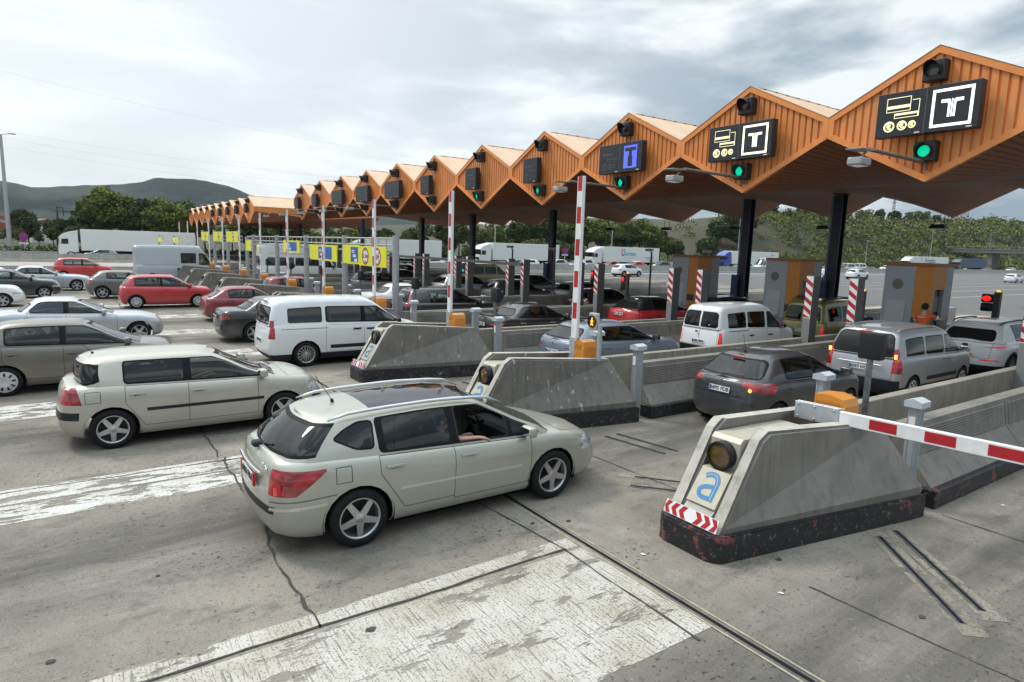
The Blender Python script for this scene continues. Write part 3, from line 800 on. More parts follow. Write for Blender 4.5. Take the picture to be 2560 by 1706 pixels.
# ---- white people carrier van
SCON = mk(4.68, 1.84, 1.83, 2.92, 1.0, .335, zr=1.12, zc=1.06, xc=4.05, zh=.86, rf=2.95, rr=.22, gr=.06, b1=2.72, c1=1.62, van=True, rim='multi', clad=.36, cp=.1, rwg=TINT, hm=BLK, mirm=BLK,
    win=[(2.66, 4.05), (1.58, 2.58, DGLASS), (.55, 1.46, DGLASS)], whi=.23, dlo=1, dlox=(1.56, 4.0), wlo=.06, lb=0, lt=0,
    panels=[('side_rail', [(.35, 1.02), (1.60, 1.02), (1.60, 1.035), (.35, 1.035)], 'xz', 'side', BLK), ('side_moulding', [(1.66, .46), (3.25, .46), (3.25, .56), (1.66, .56)], 'xz', 'side', BLK)],
    doors=[(1.54, 2.62, .38, 0), (2.62, 3.56, .38, 0)], handles=[(2.42, .98), (2.80, .97)], rw=(1.14, 1.60, .72, .62),
    lamps=[('taillight', -.1, .20, .73, 1.2, .78, 1.26, REDL)], plate=(-.0, .68, 'rear', '8264 KBL'),
    extra=[('wiper', lambda bm: wiper(bm, .0, -.1, -.45, 1.14, 1.36), BLK), ('brake_light', lambda bm: box(bm, .14, .2, -.2, .2, 1.71, 1.74), REDL)])
S207 = mk(4.03, 1.75, 1.48, 2.54, .70, .31, zr=1.0, zc=.96, xc=3.32, rf=2.1, rr=.58, gr=.13, b1=1.95, c1=.98, tum=.25, cp=.26, rim='cover', hm=P_DGREY, gbr=.20, grr=.2, br=.12, crr=.34, rw=(1.03, 1.37, .70, .56), rwg=TINT,
    lamps=[('taillight', -.1, .40, .44, 1.2, .69, .95, REDL)], lslant=1.1, lb=-.30, lt=-.06, plate=(.015, .80, 'rear', '6895 FDB', PLW, .46, .105, 12),
    seams=[([(-.56, .70), (.56, .70), (.60, .98), (-.60, .98)], 'yz', 'rear', .010)],
    extra=[('antenna', antenna(.75, 1.47, .34, .1), BLK), ('brake_light', lambda bm: box(bm, .50, .54, -.14, .14, 1.375, 1.39), REDE), ('wiper', lambda bm: wiper(bm, .16, .05, -.42, 1.08, 1.10, .014), BLK),
           ('badge', lambda bm: (box(bm, .05, .06, -.03, -.01, .90, .97), box(bm, .05, .06, -.01, .035, .93, .95), box(bm, .05, .06, .0, .02, .9, .94)), CHR),
           ('badge_lettering', lambda bm: put_text(bm, '207', .06, TM((.035, -.40, .72), '-x'), depth=.004, bold=.001), CHR), ('lamp_bulb', lambda bm: lathe(bm, [(.001, -.01), (.03, -.005), (.034, .01)], 12, M=Matrix.Translation((.10, -.62, .86)) @ Matrix.Rotation(pi/2, 4, 'Z')), ORGE)])
SPAR = mk(4.38, 1.81, 1.73, 2.73, .80, .325, zr=1.10, zc=1.05, xc=3.78, zh=.88, rf=2.7, rr=.25, gr=.05, b1=2.45, c1=1.45, van=True, rim='cover', clad=.42, rwg=TINT, hm=P_LSILV,
    win=[(2.5, 3.7), (1.47, 2.42, TINT), (.50, 1.38, TINT)], whi=.19, rw=(1.10, 1.62, .74, .62), doors=[(1.42, 2.45, .40, 0), (2.45, 3.2, .40, 0)], handles=[(2.25, .98), (2.62, .96)], lb=0, lt=0,
    lamps=[('taillight', -.1, .20, .70, 1.2, .74, 1.30, REDL)], plate=(-.012, .80, 'rear', '0097 HCJ', PLW, .46, .11),
    rails=(.60, (.35, 2.5), [(.3, 1.66), (1, 1.69), (2, 1.69), (2.6, 1.65)], .045, P_LSILV),
    panels=[('side_moulding', [(1.45, .50), (3.1, .50), (3.1, .60), (1.45, .60)], 'xz', 'side', BLK), ('bumper_pad', [(-1, .2), (1, .2), (1, .58), (-1, .58)], 'yz', 'rear', BLK)],
    seams=[([(-.72, .60), (.72, .60), (.73, 1.07), (-.73, 1.07)], 'yz', 'rear', .009)],
    extra=[('brake_light', lambda bm: box(bm, .16, .20, -.14, .14, 1.63, 1.65), REDE), ('plate_trim', lambda bm: box(bm, -.014, .02, -.5, .5, .88, .91, bev=.01), P_LSILV),
           ('badge', lambda bm: (box(bm, -.008, .02, -.04, -.01, .98, 1.05), box(bm, -.008, .02, -.01, .04, 1.0, 1.03)), CHR),
           ('lamp_bulb', lambda bm: box(bm, .055, .09, -.79, -.74, 1.08, 1.18), ORGE), ('lamp_bulb', lambda bm: box(bm, .055, .09, .74, .79, 1.08, 1.18), ORGE)])
SSPO = mk(4.44, 1.85, 1.64, 2.64, .92, .35, zr=1.08, zc=1.05, xc=3.6, zh=.9, rf=2.5, rr=.55, gr=.12, b1=2.25, c1=1.2, tum=.24, cp=.3, rim='star5', clad=.42, archclad=True, hm=P_WHITE, rw=(1.10, 1.42, .66, .58), rwg=DGLASS, br=.14, crr=.34,
    lamps=[('taillight', -.1, .42, .36, 1.2, .93, 1.05, REDE)], plate=(.0, .68, 'rear', 'KU 5715', PLY, .5, .105, 0, True),
    seams=[([(-.60, .62), (.60, .62), (.64, 1.05), (-.64, 1.05)], 'yz', 'rear', .009)], panels=[('reflector', [(.40, .55), (.80, .55), (.80, .59), (.40, .59)], 'yz', 'rear', REDE), ('reflector', [(-.80, .55), (-.40, .55), (-.40, .59), (-.80, .59)], 'yz', 'rear', REDE)],
    rails=(.60, (.6, 2.5), [(.5, 1.54), (1, 1.59), (2, 1.60), (2.6, 1.55)], .04, BLK), extra=[('badge', lambda bm: lathe(bm, [(.001, .0), (.075, .002), (.08, .02)], 18, axis='x', M=Matrix.Translation((.015, 0, .965)) @ Matrix.Diagonal((1, 1, .5, 1))), BLK), ('badge_lettering', lambda bm: put_text(bm, 'KIA', .062, TM((.012, 0, .965), '-x'), depth=.003, bold=.002), CHR)])
SCEE = mk(4.31, 1.80, 1.46, 2.65, .80, .32, zr=1.02, zc=.96, xc=3.3, rf=2.25, rr=.60, gr=.14, b1=2.1, c1=1.05, tum=.25, cp=.26, rim='twin', hm=P_BGREY, br=.12, crr=.32, rw=(1.06, 1.34, .68, .56), rwg=TINT,
    lamps=[('taillight', -.1, .36, .48, 1.2, .84, .97, REDL)], plate=(.01, .72, 'rear', '4667 LMD', PLW, .52, .12, 5), mirm=BLK,
    seams=[([(-.60, .60), (.60, .60), (.66, 1.0), (-.66, 1.0)], 'yz', 'rear', .009)],
    extra=[('wiper', lambda bm: wiper(bm, .16, .0, -.32, 1.10, 1.11, .014), BLK), ('badge_lettering', lambda bm: put_text(bm, 'KIA', .055, TM((.06, 0, .93), '-x'), depth=.003, bold=.002), CHR), ('antenna', lambda bm: prism(bm, [(.95, 1.44), (1.12, 1.46), (.95, 1.50)], -.015, .015), BLK)])
SCOM = mk(4.2, 1.68, 1.80, 2.60, .78, .30, zr=1.08, zc=1.0, xc=3.5, zh=.85, rf=2.6, rr=.18, gr=.05, b1=2.35, c1=1.4, van=True, rim='cover', clad=.42, split=True, rwg=TINT, hm=BLK, mirm=BLK,
    win=[(2.40, 3.5), (1.40, 2.30, TINT), (.46, 1.32, TINT)], whi=.22, rw=(1.10, 1.58, .66, .60), doors=[(1.36, 2.36, .40, 0), (2.36, 3.1, .40, 0)], lb=0, lt=0,
    lamps=[('taillight', -.1, .14, .70, 1.2, .62, .98, REDE)], plate=(-.012, .66, 'rear', '6680 BKP', PLW, .42, .11),
    panels=[('side_moulding', [(.4, 1.0), (1.35, 1.0), (1.35, 1.025), (.4, 1.025)], 'xz', 'side', BLK), ('bumper_pad', [(-1, .2), (1, .2), (1, .52), (-1, .52)], 'yz', 'rear', BLK)],
    seams=[([(-.66, .54), (0, .54), (0, 1.06), (-.66, 1.06)], 'yz', 'rear', .010), ([(.66, .54), (0, .54), (0, 1.06), (.66, 1.06)], 'yz', 'rear', .010)],
    extra=[('door_lock', lambda bm: box(bm, -.01, .02, .03, .12, .93, .98, bev=.01), BLK), ('wiper', lambda bm: wiper(bm, .04, -.25, -.28, 1.12, 1.34, .01), BLK)])
SGOL = mk(4.11, 1.72, 1.82, 2.69, .75, .31, zr=1.06, zc=1.0, xc=3.5, zh=.85, rf=2.55, rr=.22, gr=.05, b1=2.35, c1=1.4, van=True, rim='cover', clad=.42, split=True, rwg=TINT, hm=BLK, mirm=BLK,
    win=[(2.40, 3.5), (1.40, 2.30, TINT), (.46, 1.32, TINT)], whi=.22, rw=(1.08, 1.58, .68, .60), doors=[(1.36, 2.36, .40, 0), (2.36, 3.1, .40, 0)], lb=0, lt=0,
    lamps=[('taillight', -.1, .14, .72, 1.2, .62, .92, REDE)], plate=(-.012, .72, 'rear', '1712 DTL', PLW, .46, .11), panels=[('bumper_pad', [(-1, .2), (1, .2), (1, .52), (-1, .52)], 'yz', 'rear', BLK)],
    rails=(.58, (.3, 2.4), [(.2, 1.76), (1, 1.79), (2, 1.79), (2.5, 1.75)], .07, BLK),
    extra=[('roof_bar', lambda bm: box(bm, .7, .74, -.66, .66, 1.87, 1.91), BLK), ('roof_bar', lambda bm: box(bm, 1.9, 1.94, -.66, .66, 1.87, 1.91), BLK)])
SMB = mk(4.75, 1.83, 1.46, 2.85, 1.02, .33, zr=.99, zc=.95, xc=3.4, rf=2.35, rr=1.15, gr=.58, b1=2.2, c1=1.0, trunk=1.03, tum=.26, cp=.22, rim='twin', hm=CHR, gbr=.2, plate=(.0, .80, 'rear', '2804 JGK'),
    lamps=[('taillight', -.1, .36, .48, 1.2, .80, .93, REDE)], rwg=TINT)
SCHR = mk(4.36, 1.80, 1.56, 2.64, .85, .35, zr=1.08, zc=1.02, xc=3.4, rf=2.2, rr=.75, gr=.22, b1=2.1, c1=1.2, tum=.28, cp=.3, rim='star5', clad=.36, archclad=True, hm=BLK, br=.16, crr=.34, rwg=DGLASS,
    lamps=[('taillight', -.1, .45, .44, 1.2, .96, 1.06, REDE)], plate=(-.0, .92, 'rear', 'FG-289-SE', PLW, .5, .11, 6), blackroof=True, trim=P_BLACK)
for _k in range(len(SCHR['win'])): SCHR['win'][_k] = SCHR['win'][_k][:2]+(TINT,)
SC4 = mk(4.47, 1.83, 1.66, 2.73, .80, .33, zr=1.08, zc=1.02, xc=3.75, zh=.85, rf=2.45, rr=.45, gr=.12, b1=2.25, c1=1.15, tum=.26, cp=.2, rim='twin', hm=P_BLACK, rwg=TINT, lamps=[('taillight', .0, .42, .62, 1.2, .95, 1.40, REDL)], lt=0)
SCAM = mk(4.62, 1.80, 1.47, 2.70, 1.0, .32, zr=.98, zc=.94, xc=3.4, rf=2.4, rr=1.2, gr=.55, trunk=1.02, tum=.25, cp=.22, rim='twin', rwg=TINT, gbr=.2)
SVOL = mk(4.62, 1.80, 1.50, 2.70, .95, .32, zr=1.0, zc=.95, xc=3.4, rf=2.4, rr=.4, gr=.12, b1=2.25, c1=1.15, tum=.22, rim='twin', cp=.12, rwg=TINT, rails=(.58, (.5, 2.5), [(.4, 1.41), (1, 1.45), (2, 1.46), (2.6, 1.42)], .03, BLK))
SVOL['win'] = [(2.28, 3.3), (1.18, 2.2), (.5, 1.1)]
SHAT = mk(4.10, 1.75, 1.50, 2.55, .72, .31, tum=.24, rwg=TINT, rim='twin', rr=.5, cp=.22, lamps=[('taillight', -.1, .3, .46, 1.2, .82, .98, REDL), ('headlight', 3.7, 4.2, .42, 1.2, .58, .74, CLRL)], plate=(.01, .75, 'rear', None))
SSUV = mk(4.40, 1.84, 1.64, 2.66, .85, .35, zr=1.10, zc=1.06, zh=.92, tum=.24, rwg=TINT, rim='twin', rr=.5, cp=.22, clad=.40, archclad=True, lamps=[('taillight', -.1, .35, .46, 1.2, .90, 1.06, REDL), ('headlight', 4.0, 4.5, .42, 1.2, .74, .88, CLRL)], plate=(.01, .75, 'rear', None))
# ---- panel vans
STRA = mk(6.0, 2.05, 2.62, 3.75, 1.15, .36, zr=1.30, zc=1.25, xc=5.3, zh=1.05, rf=4.35, rr=.10, gr=.05, b1=4.05, van=True, rim='steel', clad=.50, tum=.10, rw=None, cp=.1, hm=BLK, mirm=BLK, mh=1.9, bul=.02, crown=.06,
    doors=[(2.9, 4.0, .5, 0), (4.05, 4.9, .5, 0)], handles=[(3.8, 1.15), (4.2, 1.15)], lamps=[('taillight', -.1, .10, .90, 1.2, .95, 1.40, REDL)], lb=0, lt=0,
    winpoly=[([(2.95, 1.42), (3.95, 1.42), (3.95, 2.12), (2.95, 2.12)], TINT), ([(4.12, 1.32), (4.95, 1.30), (4.62, 1.98), (4.40, 2.12), (4.12, 2.12)], GLASS)],
    panels=[('side_rail', [(.6, 1.27), (2.9, 1.27), (2.9, 1.30), (.6, 1.30)], 'xz', 'side', BLK)], seatx=4.3, hs=.3)
STRA['win'] = []
SVIT = mk(5.0, 1.92, 1.98, 3.2, .95, .33, zr=1.15, zc=1.08, xc=4.3, zh=.92, rf=3.3, rr=.2, gr=.06, b1=3.05, van=True, rim='twin', rwg=TINT, clad=.4, cp=.1, whi=.22, doors=[(1.9, 3.0, .4, 0), (3.05, 3.8, .4, 0)], handles=[(2.8, 1.02), (3.2, 1.02)], lb=0, lt=0, lamps=[('taillight', -.1, .12, .78, 1.2, .85, 1.25, REDL)])
SVIT['win'] = [(3.1, 4.2), (1.95, 3.0, TINT), (.6, 1.85, TINT)]
# ================================================================== SETTING
def nodes_mat(name):
    m = D.materials.new(name); m.use_nodes = True; nt = m.node_tree; return m, nt, nt.nodes['Principled BSDF'], nt.links.new
def concrete_ground():
    m, nt, b, L = nodes_mat('pavement_concrete')
    t = N(nt, 'ShaderNodeTexCoord')
    def noise_(sc, scale=(1, 1, 1), det=6, rough=.6, dist=0):
        mp = N(nt, 'ShaderNodeMapping'); mp.inputs['Scale'].default_value = scale; L(t.outputs['Object'], mp.inputs[0])
        n = N(nt, 'ShaderNodeTexNoise', inp={'Scale': sc, 'Detail': det, 'Roughness': rough, 'Distortion': dist}); L(mp.outputs[0], n.inputs[0]); return n.outputs[0]
    def ramp(src, a, b_, lo=0, hi=1):
        r = N(nt, 'ShaderNodeMapRange', inp={1: a, 2: b_, 3: lo, 4: hi}); L(src, r.inputs[0]); return r.outputs[0]
    def mixm(col1, col2, fac, mode='MIX'):
        x = N(nt, 'ShaderNodeMixRGB', blend_type=mode)
        for i, c in ((1, col1), (2, col2)):
            if isinstance(c, tuple): x.inputs[i].default_value = c+(1,)
            else: L(c, x.inputs[i])
        L(fac, x.inputs[0]) if not isinstance(fac, float) else setattr(x.inputs[0], 'default_value', fac)
        return x.outputs[0]
    def mul(a, b_):
        x = N(nt, 'ShaderNodeMath', operation='MULTIPLY'); L(a, x.inputs[0])
        L(b_, x.inputs[1]) if not isinstance(b_, float) else setattr(x.inputs[1], 'default_value', b_)
        return x.outputs[0]
    c = mixm((.175, .157, .130), (.298, .27, .224), ramp(noise_(.35), .35, .65))
    c = mixm(c, (.40, .37, .31), ramp(noise_(1.3, det=8), .56, .78, 0, .55))           # pale worn patches
    c = mixm(c, (.34, .25, .18), ramp(noise_(.8, det=9, rough=.7), .60, .74, 0, .30))   # brownish
    c = mixm(c, (.10, .095, .088), ramp(noise_(2.2, (1, .45, 1), 9, .72), .52, .64, 0, .65))  # grime blotches
    # oil and rubber bands in the lanes (lane pitch 5.2 m)
    sx = N(nt, 'ShaderNodeSeparateXYZ'); L(t.outputs['Object'], sx.inputs[0])
    wv = N(nt, 'ShaderNodeMath', operation='MULTIPLY_ADD', inp={1: 2*pi/5.201, 2: 7.486*2*pi/5.201}); L(sx.outputs[0], wv.inputs[0])
    cs = N(nt, 'ShaderNodeMath', operation='COSINE'); L(wv.outputs[0], cs.inputs[0])
    lane = ramp(cs.outputs[0], .0, 1.0)
    c = mixm(c, (.085, .08, .075), mul(mul(lane, ramp(noise_(1.1, (1.6, .22, 1), 8, .65), .30, .58)), .9))
    # fine broom texture across the lane, aggregate speckle
    sp = noise_(55, (1, 1, 1), 3, .7); br = noise_(1, (3, 60, 1), 4, .6)
    c = mixm(c, (.06, .055, .05), ramp(sp, .53, .68, 0, .62))
    c = mixm(c, (.075, .07, .063), ramp(noise_(13, det=5, rough=.7), .56, .70, 0, .55))
    c = mixm(c, (.035, .032, .03), mul(ramp(noise_(24, (1, .6, 1), 3, .6), .595, .64, 0, .9), ramp(noise_(.9, (1, .5, 1), 6, .7), .42, .60)))
    c = mixm(c, (.42, .395, .345), ramp(noise_(17, (1, 1, 1), 5, .7), .60, .72, 0, .45))
    c = mixm(c, (.5, .48, .43), ramp(noise_(38, det=3), .66, .74, 0, .5))
    c = mixm(c, (.13, .12, .11), mul(ramp(br, .50, .70, 0, .5), ramp(noise_(.5), .45, .6)))
    L(c, b.inputs['Base Color'])
    b.inputs['Roughness'].default_value = .9; b.inputs['Specular IOR Level'].default_value = .25
    h = N(nt, 'ShaderNodeMath', operation='ADD'); L(sp, h.inputs[0]); L(br, h.inputs[1])
    bp = N(nt, 'ShaderNodeBump', inp={'Strength': .5, 'Distance': .006}); L(h.outputs[0], bp.inputs['Height']); L(bp.outputs[0], b.inputs['Normal'])
    return m
def worn_paint(name, col, thr=.5, scale=(1.2, .35, 1), ns=3.0, amount=1.0, broom=True):
    m, nt, b, L = nodes_mat(name)
    t = N(nt, 'ShaderNodeTexCoord'); mp = N(nt, 'ShaderNodeMapping'); mp.inputs['Scale'].default_value = scale; L(t.outputs['Object'], mp.inputs[0])
    n = N(nt, 'ShaderNodeTexNoise', inp={'Scale': ns, 'Detail': 9, 'Roughness': .72}); L(mp.outputs[0], n.inputs[0])
    r = N(nt, 'ShaderNodeMapRange', inp={1: thr-.02, 2: thr+.02}); L(n.outputs[0], r.inputs[0])
    n2 = N(nt, 'ShaderNodeTexNoise', inp={'Scale': 45, 'Detail': 4, 'Roughness': .7}); L(t.outputs['Object'], n2.inputs[0])
    r2 = N(nt, 'ShaderNodeMapRange', inp={1: .34, 2: .46}); L(n2.outputs[0], r2.inputs[0])
    mp3 = N(nt, 'ShaderNodeMapping'); mp3.inputs['Scale'].default_value = (3, 55, 1); L(t.outputs['Object'], mp3.inputs[0])
    n3 = N(nt, 'ShaderNodeTexNoise', inp={'Scale': 1, 'Detail': 5, 'Roughness': .6}); L(mp3.outputs[0], n3.inputs[0])
    r3 = N(nt, 'ShaderNodeMapRange', inp={1: .32 if broom else .0, 2: .45 if broom else .05}); L(n3.outputs[0], r3.inputs[0])
    k = N(nt, 'ShaderNodeMath', operation='MULTIPLY'); L(r.outputs[0], k.inputs[0]); L(r2.outputs[0], k.inputs[1])
    k2 = N(nt, 'ShaderNodeMath', operation='MULTIPLY'); L(k.outputs[0], k2.inputs[0]); L(r3.outputs[0], k2.inputs[1])
    k3 = N(nt, 'ShaderNodeMath', operation='MULTIPLY', inp={1: amount}); L(k2.outputs[0], k3.inputs[0])
    g = N(nt, 'ShaderNodeTexNoise', inp={'Scale': 1.7, 'Detail': 7, 'Roughness': .6}); L(t.outputs['Object'], g.inputs[0])
    gr = N(nt, 'ShaderNodeMapRange', inp={1: .4, 2: .7}); L(g.outputs[0], gr.inputs[0])
    x = N(nt, 'ShaderNodeMixRGB', inp={1: tuple(col)+(1,), 2: tuple(c*q for c, q in zip(col, (.72, .68, .60)))+(1,)}); L(gr.outputs[0], x.inputs[0]); L(x.outputs[0], b.inputs['Base Color'])
    b.inputs['Roughness'].default_value = .75
    L(k3.outputs[0], b.inputs['Alpha'])
    return m
def sheet(name, pts, z, m, kind='structure'):
    bm = B(); bm.faces.new([bm.verts.new((x, y, z)) for x, y in pts]); o = obj(name, bm, m); o['kind'] = kind; return o
def quadsheet(bm, x0, x1, y0, y1, z, mi=0):
    f = bm.faces.new([bm.verts.new(p) for p in ((x0, y0, z), (x1, y0, z), (x1, y1, z), (x0, y1, z))]); f.material_index = mi
def ribbon(bm, pts, w, z, wob=0, seed=0, step=.12, mi=0):
    """wandering flat strip on the ground"""
    P = []
    for (a, b), (c, d) in zip(pts, pts[1:]):
        l = sqrt((c-a)**2+(d-b)**2); n = max(1, int(l/step))
        for k in range(n): P.append((a+(c-a)*k/n, b+(d-b)*k/n))
    P.append(pts[-1]); prev = None
    for i, (x, y) in enumerate(P):
        q = P[min(i+1, len(P)-1)]; p = P[max(i-1, 0)]; dx, dy = q[0]-p[0], q[1]-p[1]; l = sqrt(dx*dx+dy*dy) or 1; nx, ny = -dy/l, dx/l
        o = wob*noise.noise(Vector((x*.9, y*.9, seed)))+wob*.35*noise.noise(Vector((x*5, y*5, seed+3)))
        ww = w*.62*(.35+.65*abs(1+1.9*noise.noise(Vector((x*4.1, y*4.1, seed+9)))) if wob else .5*1)
        if not wob: ww = w/2
        a = bm.verts.new((x+nx*(o+ww), y+ny*(o+ww), z)); b = bm.verts.new((x+nx*(o-ww), y+ny*(o-ww), z))
        if prev: f = bm.faces.new((prev[0], a, b, prev[1])); f.material_index = mi
        prev = (a, b)
IC = lambda n: -4.42-5.15*n     # island centre lines
# ---- terrain and slope
def hgt(x, y):
    h = -.06
    if x < -100:
        t = min(1, max(0, (-102-x)/34)); t = t*t*(3-2*t)
        s = min(1, max(0, (y-120)/72)); s = s*s*(3-2*s)
        h += t*s*(15.5+3.5*noise.noise(Vector((x*.012, y*.012, 4)))+1.2*noise.noise(Vector((x*.05, y*.05, 1)))+min(9, max(0, (y-190)*.03)))
        h += t*(1-s)*1.0
    return h
TERR = mat('hill_grass', (.030, .040, .015), .9, var=.5, vs=.09, var2=(.070, .072, .028), bump=.6, bs=1.5)
bm = B(); gx = [-6000, -2500, -1200, -700, -450, -350]+[-300+6*i for i in range(34)]+[-95, -60, 0, 60, 400, 3000]; gy_ = [-3000, -800, -300, -120, -60]+[-40+10*i for i in range(60)]+[700, 1200, 3000, 7000]
V = [[bm.verts.new((x, y, hgt(x, y))) for y in gy_] for x in gx]
for i in range(len(gx)-1):
    for j in range(len(gy_)-1): bm.faces.new((V[i][j], V[i+1][j], V[i+1][j+1], V[i][j+1])).smooth = True
struct('ground', bm, TERR)
bm = B(); V = [[bm.verts.new((x, y, hgt(x, y)+.12)) for y in range(128, 196, 4)] for x in range(-152, -105, 4)]
for i in range(len(V)-1):
    for j in range(len(V[0])-1): bm.faces.new((V[i][j], V[i+1][j], V[i+1][j+1], V[i][j+1])).smooth = True
struct('dry_slope', bm, mat('dry_grass', (.085, .06, .032), .9, var=.4, vs=.25, var2=(.045, .05, .02), bump=.8, bs=2))
ASPH = mat('asphalt_grey', (.115, .112, .107), .85, var=.22, vs=1.2, bump=.3, bs=60)
sheet('road', [(-125, -260), (30, -260), (30, 520), (-100, 520), (-99, 60), (-125, 40)], -.012, ASPH)
CONC_G = concrete_ground()
sheet('pavement', [(-70, -60), (30, -60), (30, 47), (-20, 47), (-45, 60), (-68.6, 60), (-70, 10)], 0.0, CONC_G)
sheet('far_pavement', [(-125, -60), (-71, -60), (-71, 30), (-99, 40), (-125, 40)], -.004, mat('pale_pavement', (.34, .32, .29), .85, var=.2, vs=.6))
# ---- paint on the ground
PW = worn_paint('worn_white_paint', (.50, .48, .425), .43)
PW2 = worn_paint('flaking_white_paint', (.60, .59, .56), .475, (1.3, .42, 1), 3.4, broom=False)
bm = B()
quadsheet(bm, -5.06, -3.28, -6, 4.55, .004, 0); quadsheet(bm, -5.34, -5.12, -6, 4.55, .004, 0)
for n in range(1, 14):
    c = IC(n); quadsheet(bm, c-.62, c-.04, -9 if n < 5 else -4, 4.3, .004, 1); quadsheet(bm, c+.02, c+.62, -9 if n < 5 else -4, 4.4, .004, 1)
struct('road_marking', bm, [PW, PW2])
WL = mat('line_white', (.50, .51, .51), .7, var=.2, vs=3)
bm = B()
for k in range(9): quadsheet(bm, -25-5.0*k, -24.85-5.0*k, 62+k*3, 230, -.006)
for k in range(7): quadsheet(bm, -62-.1, -61.9, 70+k*18, 76+k*18, -.006)
quadsheet(bm, -69.6, -69.3, 47, 260, -.006)
struct('lane_line', bm, WL)
bm = B(); quadsheet(bm, -69.2, -66.6, 47, 150, -.0062)
struct('blue_line', bm, mat('blue_road_paint', (.20, .27, .38), .8, var=.2, vs=3))
# ---- joints, cracks and patches in the slabs
CRK = mat('crack_tar', (.045, .042, .038), .85, var=.4, vs=9)
bm = B()
for i in range(14):
    ribbon(bm, [(-5.1-5.15*i, 1.6+.1*(i % 3)), (-10.2-5.15*i, 1.62+.1*((i+1) % 3))], .021, .008, .10, 3+i)
ribbon(bm, [(-5.1, -12), (-5.12, 4.35)], .022, .008, .035, 11)
ribbon(bm, [(-5.12, 4.33), (-3.2, 4.30)], .018, .008, .03, 12)
ribbon(bm, [(-10.05, -14), (-10.08, 5.0)], .018, .008, .03, 13)
for n in range(2, 9): ribbon(bm, [(IC(n)-.01, -12), (IC(n), 5.0)], .022, .008, .03, 20+n)
ribbon(bm, [(-5.1, 4.35), (-8.5, 4.05)], .016, .008, .03, 31)
ribbon(bm, [(-3.2, 6.0), (1.0, 6.2)], .012, .008, .03, 33); ribbon(bm, [(-3.3, 9.3), (2.0, 9.2)], .014, .008, .02, 34); ribbon(bm, [(-5.6, 6.9), (-9.0, 6.7)], .014, .008, .02, 35)
ribbon(bm, [(-5.1, -3.6), (-10.0, -3.7)], .028, .008, .08, 36); ribbon(bm, [(-3.2, -3.6), (3, -3.5)], .028, .008, .06, 37)
for k in range(26):
    x, y = random.uniform(-9, 1), random.uniform(-2, 9); a = random.uniform(.008, .035)
    q = [bm.verts.new((x+a*(1+.5*random.random())*cos(t), y+a*1.2*(1+.6*random.random())*sin(t), .0085)) for t in [pi*j/4 for j in range(8)]]; bm.faces.new(q)
struct('pavement_crack', bm, CRK)
# steel edged drain slot across all lanes
STL = mat('worn_steel', (.22, .23, .24), .4, metal=.8, var=.4, vs=12)
bm = B()
ribbon(bm, [(-69, 4.74), (8, 4.62)], .035, .0095, 0, 1, 5, 0)
ribbon(bm, [(-69, 4.665), (8, 4.545)], .022, .0075, 0, 1, 5, 1); ribbon(bm, [(-69, 4.815), (8, 4.695)], .022, .0075, 0, 1, 5, 1)
struct('drain_slot', bm, [SEAM, mat('slot_mortar', (.33, .31, .22), .85, var=.3, vs=9)])
# treadle slots cut in the lanes
bm = B()
for n in range(0, 6):
    ox = -5.17*n+(0 if n else 0)
    for (a, b) in (((-3.40, 7.86), (-2.06, 6.62)), ((-3.38, 8.22), (-2.05, 7.04)), ((-6.9, 7.95), (-8.15, 7.75)), ((-6.9, 8.25), (-8.15, 8.05))):
        if n == 0 or b[0] < -3:
            ribbon(bm, [(a[0]+ox, a[1]), (b[0]+ox, b[1])], .085, .0075, 0, 0, 9, 0); ribbon(bm, [(a[0]+ox, a[1]), (b[0]+ox, b[1])], .038, .0092, 0, 0, 9, 1)
for a, b in (((-5.55, 6.95), (-6.15, 6.40)), ((-5.75, 7.25), (-6.38, 6.72)), ((-1.35, 8.35), (.6, 7.9)), ((-1.2, 8.05), (.6, 7.62))):
    ribbon(bm, [a, b], .085, .0075, 0, 0, 9, 0); ribbon(bm, [a, b], .038, .0092, 0, 0, 9, 1)
struct('sensor_slot', bm, [STL, SEAM])
bm = B()
for k, (a, b) in enumerate((((-3.55, 8.0), (-1.9, 6.5)), ((-3.55, 8.32), (-1.9, 6.95)), ((-5.3, 7.2), (-6.5, 6.2)), ((-5.6, 7.4), (-6.6, 6.6)), ((-1.5, 8.4), (.6, 7.8)))): ribbon(bm, [a, b], .24, .0052+.0003*k, 0, 40+k)
struct('mortar_patch', bm, worn_paint('mortar_patch', (.30, .275, .225), .47, (1, 1, 1), 3.0, .8, False))
